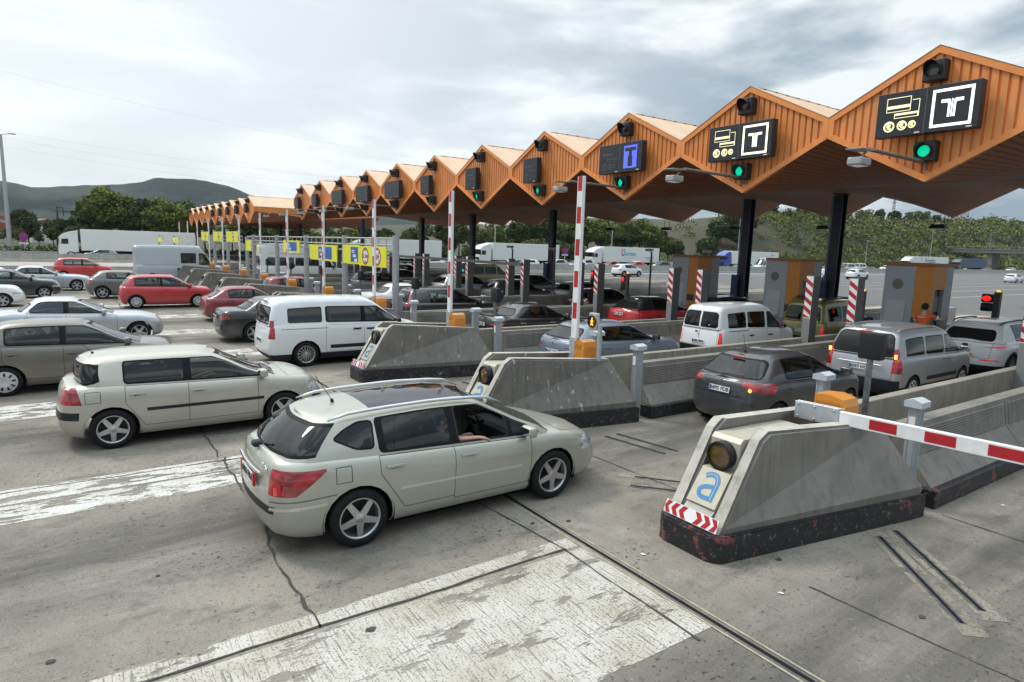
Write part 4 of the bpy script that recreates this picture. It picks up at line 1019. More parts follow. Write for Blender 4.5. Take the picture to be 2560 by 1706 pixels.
# ================================================================== TOLL ISLANDS
def conc_mat(name, col, streak=.5, spots=False):
    m, nt, b, L = nodes_mat(name)
    t = N(nt, 'ShaderNodeTexCoord'); g = N(nt, 'ShaderNodeNewGeometry')
    n = N(nt, 'ShaderNodeTexNoise', inp={'Scale': 1.6, 'Detail': 8, 'Roughness': .65}); L(g.outputs['Position'], n.inputs[0])
    r = N(nt, 'ShaderNodeMapRange', inp={1: .35, 2: .7}); L(n.outputs[0], r.inputs[0])
    x = N(nt, 'ShaderNodeMixRGB', inp={1: tuple(col)+(1,), 2: tuple(c*.68 for c in col)+(1,)}); L(r.outputs[0], x.inputs[0])
    mp = N(nt, 'ShaderNodeMapping'); mp.inputs['Scale'].default_value = (9, 9, .8); L(g.outputs['Position'], mp.inputs[0])
    s = N(nt, 'ShaderNodeTexNoise', inp={'Scale': 1, 'Detail': 7, 'Roughness': .7}); L(mp.outputs[0], s.inputs[0])
    rs = N(nt, 'ShaderNodeMapRange', inp={1: .50, 2: .70, 3: 0, 4: streak}); L(s.outputs[0], rs.inputs[0])
    y = N(nt, 'ShaderNodeMixRGB', inp={2: tuple(c*.32 for c in col)+(1,)}); L(rs.outputs[0], y.inputs[0]); L(x.outputs[0], y.inputs[1])
    last = y
    if spots:
        mp2 = N(nt, 'ShaderNodeMapping'); mp2.inputs['Scale'].default_value = (9, 9, 4); L(g.outputs['Position'], mp2.inputs[0])
        s2 = N(nt, 'ShaderNodeTexNoise', inp={'Scale': 1.0, 'Detail': 5, 'Roughness': .65}); L(mp2.outputs[0], s2.inputs[0])
        r2 = N(nt, 'ShaderNodeMapRange', inp={1: .625, 2: .66, 3: 0, 4: .8}); L(s2.outputs[0], r2.inputs[0])
        z = N(nt, 'ShaderNodeMixRGB', inp={2: (.5, .49, .44, 1)}); L(r2.outputs[0], z.inputs[0]); L(y.outputs[0], z.inputs[1]); last = z
    L(last.outputs[0], b.inputs['Base Color']); b.inputs['Roughness'].default_value = .88
    bn = N(nt, 'ShaderNodeTexNoise', inp={'Scale': 35, 'Detail': 5}); L(g.outputs['Position'], bn.inputs[0])
    bp = N(nt, 'ShaderNodeBump', inp={'Strength': .35, 'Distance': .008}); L(bn.outputs[0], bp.inputs['Height']); L(bp.outputs[0], b.inputs['Normal'])
    return m
C1 = conc_mat('concrete_grey', (.222, .208, .184), .5)
C2 = conc_mat('concrete_splashed', (.205, .192, .17), .5, True)
C3 = conc_mat('concrete_pale_edge', (.50, .475, .42), .6)
CW = conc_mat('concrete_wall', (.32, .295, .245), .65)
def curb_mat(name='scuffed_black_curb', red=True):
    m, nt, b, L = nodes_mat(name); g = N(nt, 'ShaderNodeNewGeometry')
    n = N(nt, 'ShaderNodeTexNoise', inp={'Scale': 2.6, 'Detail': 9, 'Roughness': .72}); L(g.outputs['Position'], n.inputs[0])
    cr = N(nt, 'ShaderNodeValToRGB'); L(n.outputs[0], cr.inputs[0]); e = cr.color_ramp.elements
    e[0].position = .585; e[0].color = (.014, .014, .017, 1); e[1].position = .60; e[1].color = (.20, .055, .06, 1) if red else (.05, .05, .048, 1)
    for p, c in ((.635, (.19, .05, .055, 1) if red else (.04, .04, .04, 1)), (.645, (.02, .02, .024, 1)), (.66, (.03, .03, .035, 1)), (.675, (.38, .38, .36, 1))):
        q = e.new(p); q.color = c
    n2 = N(nt, 'ShaderNodeTexNoise', inp={'Scale': 16, 'Detail': 6, 'Roughness': .8}); L(g.outputs['Position'], n2.inputs[0])
    r = N(nt, 'ShaderNodeMapRange', inp={1: .575, 2: .66, 3: 0, 4: .7}); L(n2.outputs[0], r.inputs[0])
    x = N(nt, 'ShaderNodeMixRGB', inp={2: (.33, .32, .30, 1)}); L(r.outputs[0], x.inputs[0]); L(cr.outputs[0], x.inputs[1]); L(x.outputs[0], b.inputs['Base Color'])
    b.inputs['Roughness'].default_value = .5
    return m
CURB = curb_mat(); CURB2 = curb_mat('splashed_black_curb', False)
BEI = mat('beige_enamel', (.44, .41, .32), .4, var=.12)
ORG = mat('orange_enamel', (.60, .225, .022), .38, var=.06, coat=.3)
ALU = mat('aluminium', (.42, .45, .48), .4, metal=.35, var=.08)
ALD = mat('aluminium_dark', (.25, .27, .29), .45, metal=.4)
LOGO = mat('logo_blue', (.02, .18, .40), .4)
AMB = mat('amber_lens_off', (.10, .055, .012), .12, coat=1, var=.3, vs=60)
def nose(loc, label, spots=False):
    """concrete island head: two splayed walls, metal hood with lamp and emblem, painted kerb"""
    r = empty('island_head', loc, 0, label, 'concrete island', 'concrete heads of the toll islands')
    cm = C2 if spots else C1
    for s in (1, -1):
        bm = B()
        # outer faces folded along the diagonal; local x outward = s
        A = (.37, 5.62, .30); A2 = (.385, 5.66, .36); Bp = (.40, 6.22, 1.28); Bq = (.41, 6.36, 1.37); Cc = (.54, 8.62, 1.21); Dd = (1.0, 8.98, .42); E_ = (.97, 8.95, .30)
        Ai = (.20, 5.62, .30); Bi = (.22, 6.22, 1.28); Biq = (.22, 6.36, 1.37); Ci = (.36, 8.62, 1.21); Di = (.60, 8.98, .42); Ei = (.60, 8.95, .30)
        P = lambda q: bm.verts.new((s*q[0], q[1], q[2]))
        a, a2, b, bq, c, d, e = [P(q) for q in (A, A2, Bp, Bq, Cc, Dd, E_)]; ai, bi, biq, ci, di, ei = [P(q) for q in (Ai, Bi, Biq, Ci, Di, Ei)]
        F = lambda v, mi=0: setattr(bm.faces.new(v), 'material_index', mi)
        F((a2, b, bq, c)); F((a2, c, d)); F((a, a2, d, e)); F((a, ai, bi, b, a2), 1); F((b, bi, biq, bq), 1); F((bq, biq, ci, c), 1)
        F((c, ci, di, d)); F((d, di, ei, e)); F((ai, ei, di, ci, biq, bi)); F((a, e, ei, ai))
        bmesh.ops.recalc_face_normals(bm, faces=bm.faces)
        es = [x for x in bm.edges if {x.verts[0], x.verts[1]} in ({a2, b}, {b, bq}, {bq, c}, {ai, bi}, {bi, biq}, {c, d})]
        bmesh.ops.bevel(bm, geom=es, offset=.035, segments=2, affect='EDGES')
        obj('side_wall', bm, [cm, C3], r)
    bm = B()
    prism(bm, [(-.19, 5.63), (.19, 5.63), (.20, 5.86), (-.20, 5.86)], .30, .56, 'xy')
    for v in bm.verts:
        if v.co.z > .5 and v.co.y < 5.7: v.co.z = .37
    obj('front_sill', bm, C3, r)
    bm = B()   # hood: sloping panel carrying the emblem, upright plate, roof
    prism(bm, [(5.74, .50), (6.00, .86), (6.12, .86), (6.12, 1.20), (6.17, 1.25), (7.7, 1.16), (7.7, .5)], -.198, .198, 'yz')
    for v in bm.verts:
        if v.co.y > 7: v.co.x *= 1.7
    o = obj('lamp_hood', bm, BEI, r)
    sl = atan2(.36, .26)
    bm = B()   # emblem: rounded letter a with a pale centre line
    path = [(-.095, .115), (-.04, .15), (.03, .15), (.075, .11), (.09, .04), (.09, -.16)]
    bowl = [(.075, .015), (-.02, .0), (-.08, -.03), (-.095, -.07), (-.07, -.12), (0, -.135), (.075, -.125)]
    def stroke(pts, w, z, mi):
        ribbon(bm, smooth_pts(pts, 4), w, z, 0, 0, .03, mi)
    stroke(path, .062, 0, 0); stroke(bowl, .05, .001, 0); stroke(path[:-1]+[(.09, -.15)], .008, .003, 1)
    bmesh.ops.transform(bm, matrix=Matrix.Translation((0, 5.868, .684)) @ Matrix.Rotation(sl, 4, 'X'), verts=bm.verts)
    obj('emblem', bm, [LOGO, BEI], o)
    for v_ in (): pass
    bm = B(); lathe(bm, [(.145, -.10), (.165, -.10), (.165, .02), (.15, .03), (.145, -.10)], 28)
    lathe(bm, [(.166, -.07), (.172, -.06), (.166, -.05)], 28)
    o = obj('warning_lamp', bm, BLK, r, smooth=40); o.location = (0, 6.10, 1.03)
    bm = B(); lathe(bm, [(.146, -.075), (.08, -.09), (.001, -.095)], 24); obj('lens', bm, AMB, o, smooth=50)
    bm = B()   # kerb
    pts = [(.30, 5.50), (.39, 5.54), (.45, 5.62), (.98, 8.7), (1.02, 9.02)]
    poly = [(-x, y) for x, y in pts[::-1]]+pts
    prism(bm, poly, 0, .30, 'xy'); bmesh.ops.bevel(bm, geom=[e for e in bm.edges if e.verts[0].co.z > .29 and e.verts[1].co.z > .29], offset=.02, segments=2, affect='EDGES')
    obj('kerb', bm, CURB2 if spots else CURB, r)
    bm = B(); w = .37   # chevron plate
    box(bm, -w, w, 5.585, 5.60, .32, .47, mi=0)
    for k in range(3):
        for s in (-1, 1):
            x = s*(.05+.112*k); d_ = s*.065
            q = [(x, .325), (x+s*.055, .325), (x+s*.055+d_, .395), (x+d_, .395)] if 0 else [(x, .325), (x+s*.068, .325), (x+s*.118, .395), (x+s*.068, .465), (x, .465), (x+s*.05, .395)]
            q = [(max(-w, min(w, a)), b) for a, b in q]
            f1 = bm.faces.new([bm.verts.new((a, 5.583, b)) for a, b in (q[0], q[1], q[2], q[5])]); f2 = bm.faces.new([bm.verts.new((a, 5.583, b)) for a, b in (q[5], q[2], q[3], q[4])])
            f1.material_index = f2.material_index = 1
    o = obj('chevron_plate', bm, [WHT, REDP], r)
    o.rotation_euler = (radians(-22), 0, 0); o.location = (0, 5.59-5.59*cos(radians(22))-.395*sin(radians(22)), .395+5.59*sin(radians(22))-.395*cos(radians(22))) 
    return r
def ord_(k): return ['nearest', 'second', 'third', 'fourth', 'fifth', 'sixth', 'seventh', 'eighth', 'ninth', 'tenth', 'eleventh', 'twelfth', 'thirteenth', 'fourteenth', 'fifteenth', 'sixteenth', 'seventeenth', 'eighteenth', 'nineteenth', 'twentieth', 'twenty-first', 'twenty-second'][k]
n0 = nose((IC(0), 0, 0), 'grey concrete island head with red and black kerb, nearest the camera')
n1 = nose((IC(1), 0, 0), 'concrete island head with white splashes, second from the right', True)
NO = [n0, n1]
for n in range(2, 13):
    c = copy_tree(n1); c.location = (IC(n), 0, 0); c['label'] = 'splashed concrete island head, %s row from the right, at the start of its toll island' % ord_(n); NO.append(c)
# ---- barriers along the islands
def louvre_barrier(loc, y1, label, seg=3.4, near=True):
    r = empty('louvred_barrier', loc, 0, label, 'concrete barrier', 'louvred concrete barriers along the islands')
    bm = B(); y0 = 9.45
    pf = [(.90, .26), (.70, .52), (.62, .62), (.55, 1.07), (.34, 1.07), (.30, .26)]
    y = y0
    while y < y1-.1:
        e = min(y+seg, y1); prism(bm, pf, y+.012, e-.012, 'xz'); y = e
    obj('barrier_wall', bm, C1, r)
    bm = B(); y = y0
    while y < y1-.1:
        e = min(y+seg, y1)
        for k in range(10):
            z = .66+.036*k; x = .615-.16*(z-.62)
            prism(bm, [(x-.01, z), (x+.026, z-.012), (x-.006, z+.018)], y+.12, e-.10, 'xz')
        y = e
    o = obj('louvres', bm, C1, r)
    bm = B(); box(bm, .26, 1.0, y0-.06, y1, 0, .26, bev=.015); obj('kerb', bm, CURB if near else CURB2, r)
    return r
def plain_wall(loc, y1, label):
    r = empty('island_wall', loc, 0, label, 'concrete wall', 'plain concrete walls along the islands')
    bm = B(); y = 8.9
    prism(bm, [(8.0, .25), (8.9, .25), (8.9, .98), (7.9, .98)], -.80, -.64, 'yz')
    while y < y1-.1:
        e = min(y+2.4, y1); box(bm, -.84, -.66, y+.006, e-.006, 0, .98, bev=.01); y = e
    obj('wall_panels', bm, CW, r)
    return r
lb0 = louvre_barrier((IC(0), 0, 0), 24.5, 'louvred concrete barrier with red-scuffed black kerb, nearest the camera')
pw0 = plain_wall((IC(0), 0, 0), 21.5, 'plain concrete wall behind the orange box of the lowered boom')
lb1 = louvre_barrier((IC(1), 0, 0), 24.5, 'louvred concrete barrier on the second toll island from the right', near=False)
for n in range(1, 13):
    c = lb1 if n == 1 else copy_tree(lb1); c.location = (IC(n), 0, 0); c['label'] = 'louvred concrete barrier on the %s toll island from the right' % ord_(n)
    c = copy_tree(pw0); c.location = (IC(n), 0, 0); c['label'] = 'plain concrete wall on the left side of the %s toll island' % ord_(n)
# ---- boom barriers
def boom(loc, up, label, length=3.14):
    r = empty('boom_barrier', loc, 0, label, 'boom barrier', 'boom barriers of the toll lanes' if up else None)
    x0_, x1_, h_ = (-.04, .25, 1.44) if up else (.04, .46, 1.42); bm = B(); box(bm, x0_, x1_, -.18, .18, .02, h_, bev=.012)
    prism(bm, [(x0_, h_+.001), (x1_, h_+.001), (x1_-.04, h_+.10), ((x0_+x1_)/2, h_+.14), (x0_, h_+.12)], -.17, .17, 'xz')
    obj('cabinet', bm, ORG, r, smooth=25)
    bm = B(); box(bm, x0_+.02, x1_-.08, -.186, -.180, h_-.04, h_+.04); 
    obj('cabinet_door', bm, mat('orange_dark', (.42, .15, .012), .5), r)
    # arm built lying along +x from pivot
    bm = B(); h = .085; box(bm, .42, .42+length, -.035, .035, -h, h, bev=.006)
    x = .80
    while x < .42+length-.1:
        e = min(x+.32, .42+length-.002)
        for s in (-1, 1):
            f = bm.faces.new([bm.verts.new(p) for p in ((x, s*.0365, -h*.72), (e, s*.0365, -h*.72), (e, s*.0365, h*.72), (x, s*.0365, h*.72))][::s]); f.material_index = 1
        x += .62
    arm = obj('boom_arm', bm, [WHT, REDP], r)
    bm = B(); box(bm, -.18, .42, -.045, -.02, -.115, .115, bev=.004); box(bm, -.18, .42, .02, .045, -.115, .115, bev=.004)
    for x in (-.13, .1, .36):
        for z in (-.08, .08): lathe(bm, [(.001, -.062), (.014, -.058), (.016, -.045)], 8, M=Matrix.Translation((x, 0, z)))
    obj('arm_bracket', bm, ALU, arm)
    if up: arm.location = (-.10, -.12, 1.18); arm.rotation_euler = (0, radians(-90), 0)
    else: arm.location = (.02, -.24, 1.30); arm.rotation_euler = (0, radians(-1.5), 0)
    return r
b0 = boom((-4.53, 8.22, 0), False, 'lowered red and white boom on an orange box, reaching out of the right edge', 4.2)
b1 = boom((-9.50, 8.28, 0), True, 'raised red and white boom beside the lit walking-man signal, tallest in the picture')
for n in range(2, 13):
    c = copy_tree(b1); c.location = (-4.266-5.2*n, 8.28, 0); c['label'] = 'raised red and white boom, %s one counted from the right' % ord_(n)
# ---- aluminium bollards
def bollard(loc, label, h=1.5, stk=False):
    r = empty('bollard', loc, 0, label, 'bollard', 'aluminium posts with caps')
    bm = B(); box(bm, -.065, .065, -.085, .085, 0, h-.10)
    for s in (-1, 1):
        for k in (-1, 0, 1): box(bm, s*.066, s*.074, k*.05-.008, k*.05+.008, 0, h-.11)
    for k in (-1, 1): box(bm, k*.04-.007, k*.04+.007, -.094, -.086, 0, h-.11)
    obj('post', bm, ALU, r)
    bm = B(); prism(bm, [(-.11, h-.11), (.11, h-.11), (.11, h-.03), (0, h+.01), (-.11, h-.03)], -.13, .13, 'xz'); obj('cap', bm, mat('cap_grey', (.46, .50, .53), .5), r)
    if stk:
        bm = B(); box(bm, -.04, .04, -.098, -.095, h-.42, h-.24); obj('sticker', bm, WHT, r)
    return r
q0 = bollard((-3.72, 9.22, 0), 'aluminium post with white sticker between nearest concrete head and louvred barrier', 1.5, True)
q1 = bollard((-5.10, 9.35, 0), 'aluminium post behind the orange box of the lowered boom', 1.6)
for n in range(1, 9):
    c = copy_tree(q0); c.location = (-3.72-5.15*n, 9.22, 0); c['label'] = 'aluminium post with sticker, lane side of the %s island' % ord_(n)
    c = copy_tree(q1); c.location = (-5.10-5.15*n, 9.35, 0); c['label'] = 'aluminium post close behind the boom of the %s island' % ord_(n)
# ---- signal heads seen from behind and the walking-man signal
def pole_signal(loc, label, man=False, h=2.0):
    r = empty('pedestrian_signal' if man else 'signal_post', loc, 0, label, 'signal', None if man else 'black signal heads on steel posts')
    bm = B(); tube(bm, [(0, 0, 0), (0, 0, h-.12)], .045, 12); obj('pole', bm, STL if not man else ALU, r, smooth=40)
    if man:
        bm = B(); box(bm, -.30, -.06, -.05, .05, h-.24, h+.10, bev=.02); obj('signal_box', bm, mat('pale_box', (.45, .44, .40), .5), r)
        bm = B(); lathe(bm, [(.001, -.056), (.10, -.056), (.115, -.075), (.12, -.05)], 24, M=Matrix.Translation((-.18, 0, h-.07))); o = obj('lens', bm, BLK, r)
        bm = B(); am = mat('amber_led', (.9, .4, .02), .4, emis=(1, .40, .03), es=1.6)
        def limb(p, w): tube(bm, [(a-.18, -.062, b+h-.07) for a, b in p], w, 6)
        lathe(bm, [(.001, -.062), (.017, -.06), (.001, -.055)], 10, M=Matrix.Translation((-.18, 0, h-.005)))
        limb([(0, .045), (-.002, -.01)], .015); limb([(0, -.01), (-.03, -.075)], .010); limb([(0, -.01), (.012, -.04), (.032, -.075)], .010); limb([(0, .04), (-.035, .0)], .008); limb([(0, .04), (.035, .005)], .008)
        obj('walking_man', bm, am, o)
    else:
        bm = B(); box(bm, -.17, .17, -.06, .10, h-.20, h+.20, bev=.035, seg=2); lathe(bm, [(.11, .10), (.135, .11), (.135, .2)], 16, M=Matrix.Translation((0, 0, h))); obj('signal_head', bm, BLK, r, smooth=40)
    return r
pole_signal((-4.62, 9.7, 0), 'black signal head seen from behind on a leaning steel post by lowered boom', False, 2.05)
pole_signal((-9.08, 8.35, 0), 'lit amber walking-man signal beside the tallest raised boom', True, 2.02)
for n in range(2, 8): pole_signal((-4.62-5.15*n, 9.7, 0), 'black signal head on a post, %s island from the right' % ord_(n), False, 2.0)
# ---- striped posts
def striped(loc, label):
    r = empty('striped_post', loc, 0, label, 'post', 'tall grey posts with red and white stripes')
    bm = B(); box(bm, -.11, .11, -.02, .34, 0, 2.80, bev=.01); obj('post', bm, mat('post_grey', (.085, .083, .08), .6, var=.15), r)
    bm = B(); box(bm, -.105, .105, -.034, -.022, 0, 2.78); z = 2.78
    for k in range(5):
        z0_ = 2.74-.26*k
        q = [(-.105, z0_), (.105, z0_-.16), (.105, z0_-.29), (-.105, z0_-.13)]
        f = bm.faces.new([bm.verts.new((a, -.036, max(1.6, b))) for a, b in q]); f.material_index = 1
    f = [bm.verts.new(p) for p in ((-.106, -.0365, 0), (.106, -.0365, 0), (.106, -.0365, 1.58), (-.106, -.0365, 1.58))]; g = bm.faces.new(f); g.material_index = 2
    obj('striped_face', bm, [WHT, REDP, mat('post_face', (.22, .22, .22), .5)], r)
    return r
sp = None
for n in range(0, 12):
    for k, dx in enumerate((-.35, .90)):
        if n == 0 and k: continue
        lb = 'grey post with red and white stripes, %s side of the %s island' % (['left', 'right'][k], ord_(n))
        if sp is None: sp = striped((IC(n)+dx-.2, 17.3, 0), lb)
        else:
            c = copy_tree(sp); c.location = (IC(n)+dx-.2, 17.3, 0); c['label'] = lb
# ---- pay booths
ALD0 = mat('fitting_grey', (.12, .13, .14), .4, metal=.4)
GRY = mat('booth_grey', (.36, .385, .41), .5, var=.06); GRD = mat('booth_door_grey', (.45, .48, .50), .5, var=.05); ORB = mat('booth_orange', (.58, .22, .025), .45, var=.08); ROOFB = mat('booth_roof', (.36, .12, .03), .5)
def booth(loc, label):
    r = empty('pay_booth', loc, 0, label, 'pay booth', 'orange and grey pay booths')
    bm = B(); box(bm, -.80, .12, 0, 1.5, 0, 3.14); obj('grey_cabinet', bm, GRY, r)
    bm = B(); box(bm, .122, .62, .01, .25, 0, 3.14); box(bm, .122, .42, .252, .94, 0, 3.14); box(bm, .422, .62, .252, .94, 2.42, 3.14); box(bm, .422, .62, .252, .94, 0, .70); obj('orange_cabinet', bm, ORB, r)
    bm = B(); box(bm, .122, .60, .942, 1.5, 0, 3.14); obj('end_panel', bm, GRY, r)
    bm = B(); box(bm, .424, .50, .256, .936, .702, 2.418); obj('recess', bm, mat('booth_dark', (.02, .022, .024), .2), r)
    bm = B(); box(bm, .502, .56, .30, .60, 1.0, 1.5, bev=.01); box(bm, .502, .53, .35, .85, 1.7, 2.2, bev=.01); box(bm, .502, .61, .26, .93, .70, .76); obj('fittings', bm, ALD0, r)
    bm = B(); box(bm, -.80, .68, -.06, 1.56, 3.142, 3.24, bev=.01); obj('roof', bm, ROOFB, r)
    bm = B(); box(bm, -.68, -.08, -.022, -.002, .12, 2.06, bev=.006); o = obj('door', bm, GRD, r)
    bm = B(); box(bm, -.17, -.10, -.06, -.024, 1.0, 1.16, bev=.008); obj('handle', bm, ALU, o)
    bm = B(); bm.faces.new([bm.verts.new(p) for p in ((-.45, -.025, 1.20), (-.33, -.025, 1.20), (-.39, -.025, 1.32))]); obj('warning_sign', bm, mat('warn_yellow', (.65, .42, .02), .5), o)
    bm = B(); lathe(bm, [(.001, -.004), (.16, -.004), (.17, 0)], 16, M=Matrix.Translation((-.38, 0, 2.55))); obj('vent', bm, mat('vent_brown', (.17, .155, .14), .7), r)
    bm = B(); box(bm, .12, .50, -.012, .008, 1.25, 1.52, bev=.006); obj('screen', bm, mat('booth_screen', (.05, .065, .08), .2), r)
    bm = B(); box(bm, .10, .52, -.10, .008, .98, 1.05, bev=.01); obj('shelf', bm, ORB, r)
    return r
bb = booth((IC(1)+.1, 21.9, 0), 'orange and grey pay booth, rightmost, with a worker in orange in front')
for n, x, y, t_ in ((2, -14.0, 22.1, 'middle orange and grey pay booth, behind the gold van'), (3, -18.95, 22.4, 'leftmost orange and grey pay booth, with a yellow notice')):
    c = copy_tree(bb); c.location = (x, y, 0); c['label'] = t_
# ---- lane signals after the booths
def lane_signal(loc, label, red):
    r = empty('lane_signal', loc, 0, label, 'traffic light', 'lane signals behind the booths')
    bm = B(); box(bm, .10, .24, -.02, .12, 0, 2.35, bev=.01); obj('post', bm, mat('post_grey', (.085, .083, .08), .6), r)
    bm = B(); box(bm, -.16, .09, -.05, .14, 1.62, 1.93, bev=.03); box(bm, -.16, .09, -.05, .14, 1.95, 2.26, bev=.03); obj('signal_head', bm, BLK, r)
    def lens(nm, z, m_):
        bm = B(); lathe(bm, [(.001, -.062), (.085, -.056), (.10, -.05)], 16, M=Matrix.Translation((-.035, 0, z))); obj(nm, bm, m_, r)
    lens('red_lens', 2.10, mat('red_on', (.8, .02, .02), .3, emis=(1, .015, .02), es=1.0) if red else mat('red_off', (.08, .01, .01), .3))
    lens('green_lens', 1.78, mat('green_off', (.01, .03, .025), .3) if red else mat('green_on_dim', (.02, .4, .25), .3, emis=(0, .6, .35), es=.7))
    bm = B(); lathe(bm, [(.001, .08), (.035, .06), (.045, 0)], 12, axis='z', M=Matrix.Translation((.17, .05, 2.35))); obj('beacon', bm, mat('amber_on', (.9, .45, .05), .3, emis=(1, .45, .03), es=1.2), r)
    return r
lane_signal((-9.05, 27.1, 0), 'lit red lane signal with amber beacon above the white off-roader at the right edge', True).scale = (1.4, 1.4, .97)
lane_signal((-9.95, 19.6, 0), 'lit red lane signal half hidden by a striped post', True)
lane_signal((IC(2)-.3, 22.9, 0), 'lane signal showing dim green beside the big navy column', False)
lane_signal((IC(3)-.4, 19.9, 0), 'lit red lane signal left of the red crossover', True)
lane_signal((IC(4)-.2, 22.5, 0), 'lit red lane signal in the shade left of the tall boom', True)
for n in (5, 6, 8): lane_signal((IC(n), 20.5, 0), 'lane signal far back in the shade on the %s island' % ord_(n), n == 5)
# ---- exit islands: pale slabs with low walls
PALE = conc_mat('concrete_pale', (.40, .385, .35), .3)
for n in range(0, 12):
    bm = B(); box(bm, -.9, .9, 24.6, 44.0, 0, .16, bev=.02); 
    r = empty('exit_island', (IC(n), 0, 0), 0, 'pale concrete exit island behind the %s toll island' % ord_(n), 'kerb island', 'exit islands beyond the canopy'); obj('island_slab', bm, PALE, r)
    bm = B(); box(bm, -.66, -.46, 25, 40, .16, .92, bev=.01); box(bm, .46, .66, 26, 38, .16, .92, bev=.01); obj('low_wall', bm, PALE, r)
# ---- cameras on posts
def camera_post(loc, h, label):
    r = empty('camera_post', loc, 0, label, 'camera', 'surveillance cameras on posts')
    bm = B(); tube(bm, [(0, 0, 0), (0, 0, h)], .055, 10); obj('pole', bm, mat('rusty_post', (.16, .14, .12), .6, var=.3), r, smooth=40)
    bm = B(); box(bm, -.10, .10, -.45, .05, h+.05, h+.20, bev=.02); box(bm, -.02, .02, -.1, -.04, h-.05, h+.06); obj('camera_body', bm, mat('camera_grey', (.42, .42, .40), .4), r)
    return r
for i, (x, y, h) in enumerate(((-20.2, 25.5, 3.3), (-25.4, 27, 3.3), (-30.5, 24.0, 3.2), (-35.7, 24.5, 3.25), (-15.2, 25.5, 3.0), (-40.9, 24, 3.2))):
    camera_post((x, y, 0), h, 'grey surveillance camera on a thin post, %s from the right' % ord_(i+0 if i else 0).replace('nearest', 'first'))
bm = B(); box(bm, -.35, .35, -.2, .2, 1.1, 1.95, bev=.02); 
r = empty('equipment_cabinet', (-20.0, 25.2, 0), 0, 'dark blue equipment cabinet on a stand under a camera post', 'cabinet'); obj('cabinet', bm, mat('navy_box', (.02, .03, .075), .4), r)
bm = B(); box(bm, -.04, .04, -.04, .04, 0, 1.1); box(bm, -.3, .3, -.2, .2, 0, .05); obj('stand', bm, STL, r)
r = empty('pay_machine', (-25.0, 24.0, 0), 0, 'low orange machine on the exit kerb in the shade', 'machine'); bm = B(); box(bm, -.3, .3, -.25, .25, .16, 1.25, bev=.03); obj('cabinet', bm, ORB, r); bm = B(); box(bm, -.2, .2, -.262, -.24, .8, 1.1, bev=.005); obj('screen', bm, BLK, r)
# ================================================================== CANOPY
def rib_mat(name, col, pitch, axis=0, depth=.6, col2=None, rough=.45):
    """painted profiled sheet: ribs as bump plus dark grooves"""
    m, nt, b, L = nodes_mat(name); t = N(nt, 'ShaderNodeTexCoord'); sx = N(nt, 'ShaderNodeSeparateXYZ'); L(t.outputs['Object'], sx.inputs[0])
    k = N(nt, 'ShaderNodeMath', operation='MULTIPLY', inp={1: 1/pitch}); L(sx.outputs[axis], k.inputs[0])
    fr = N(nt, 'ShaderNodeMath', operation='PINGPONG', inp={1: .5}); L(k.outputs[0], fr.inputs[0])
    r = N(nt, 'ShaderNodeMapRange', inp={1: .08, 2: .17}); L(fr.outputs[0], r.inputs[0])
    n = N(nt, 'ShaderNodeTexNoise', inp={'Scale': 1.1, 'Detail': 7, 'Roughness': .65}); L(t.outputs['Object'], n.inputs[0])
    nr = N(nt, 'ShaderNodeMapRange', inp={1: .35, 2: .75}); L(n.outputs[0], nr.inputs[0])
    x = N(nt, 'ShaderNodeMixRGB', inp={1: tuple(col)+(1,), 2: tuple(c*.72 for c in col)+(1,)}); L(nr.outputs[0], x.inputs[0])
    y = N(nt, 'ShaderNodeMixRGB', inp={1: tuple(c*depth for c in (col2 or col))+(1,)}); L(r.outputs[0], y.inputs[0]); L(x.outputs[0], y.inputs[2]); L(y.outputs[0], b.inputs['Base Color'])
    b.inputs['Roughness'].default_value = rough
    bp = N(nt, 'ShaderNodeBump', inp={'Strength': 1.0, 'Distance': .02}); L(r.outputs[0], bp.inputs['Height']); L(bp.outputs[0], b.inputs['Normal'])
    return m
OCOL = (.80, .275, .065)
def fascia_mat():
    m, nt, b, L = nodes_mat('canopy_orange'); g = N(nt, 'ShaderNodeNewGeometry'); oi = N(nt, 'ShaderNodeObjectInfo')
    mp = N(nt, 'ShaderNodeMapping'); mp.inputs['Scale'].default_value = (6, 6, .5); L(g.outputs['Position'], mp.inputs[0])
    n = N(nt, 'ShaderNodeTexNoise', inp={'Scale': 1, 'Detail': 7, 'Roughness': .7}); L(mp.outputs[0], n.inputs[0]); r = N(nt, 'ShaderNodeMapRange', inp={1: .42, 2: .75, 3: 0, 4: .75}); L(n.outputs[0], r.inputs[0])
    n2 = N(nt, 'ShaderNodeTexNoise', inp={'Scale': .5, 'Detail': 5}); L(g.outputs['Position'], n2.inputs[0]); r2 = N(nt, 'ShaderNodeMapRange', inp={1: .35, 2: .7}); L(n2.outputs[0], r2.inputs[0])
    x = N(nt, 'ShaderNodeMixRGB', inp={1: OCOL+(1,), 2: (.74, .29, .095, 1)}); L(r2.outputs[0], x.inputs[0])
    y = N(nt, 'ShaderNodeMixRGB', inp={2: (.50, .18, .045, 1)}); L(r.outputs[0], y.inputs[0]); L(x.outputs[0], y.inputs[1])
    h = N(nt, 'ShaderNodeHueSaturation'); v = N(nt, 'ShaderNodeMapRange', inp={3: .90, 4: 1.08}); L(oi.outputs['Random'], v.inputs[0]); L(v.outputs[0], h.inputs['Value']); L(y.outputs[0], h.inputs['Color']); L(h.outputs[0], b.inputs['Base Color'])
    b.inputs['Roughness'].default_value = .45; return m
FASC = fascia_mat()
TRIM = mat('canopy_orange_trim', (.80, .285, .075), .4, var=.06)
ROOF = rib_mat('roof_sheet', (.74, .50, .31), .33, 1, .80)
SOFF = rib_mat('soffit_sheet', (.30, .10, .032), .16, 0, .45, rough=.6)
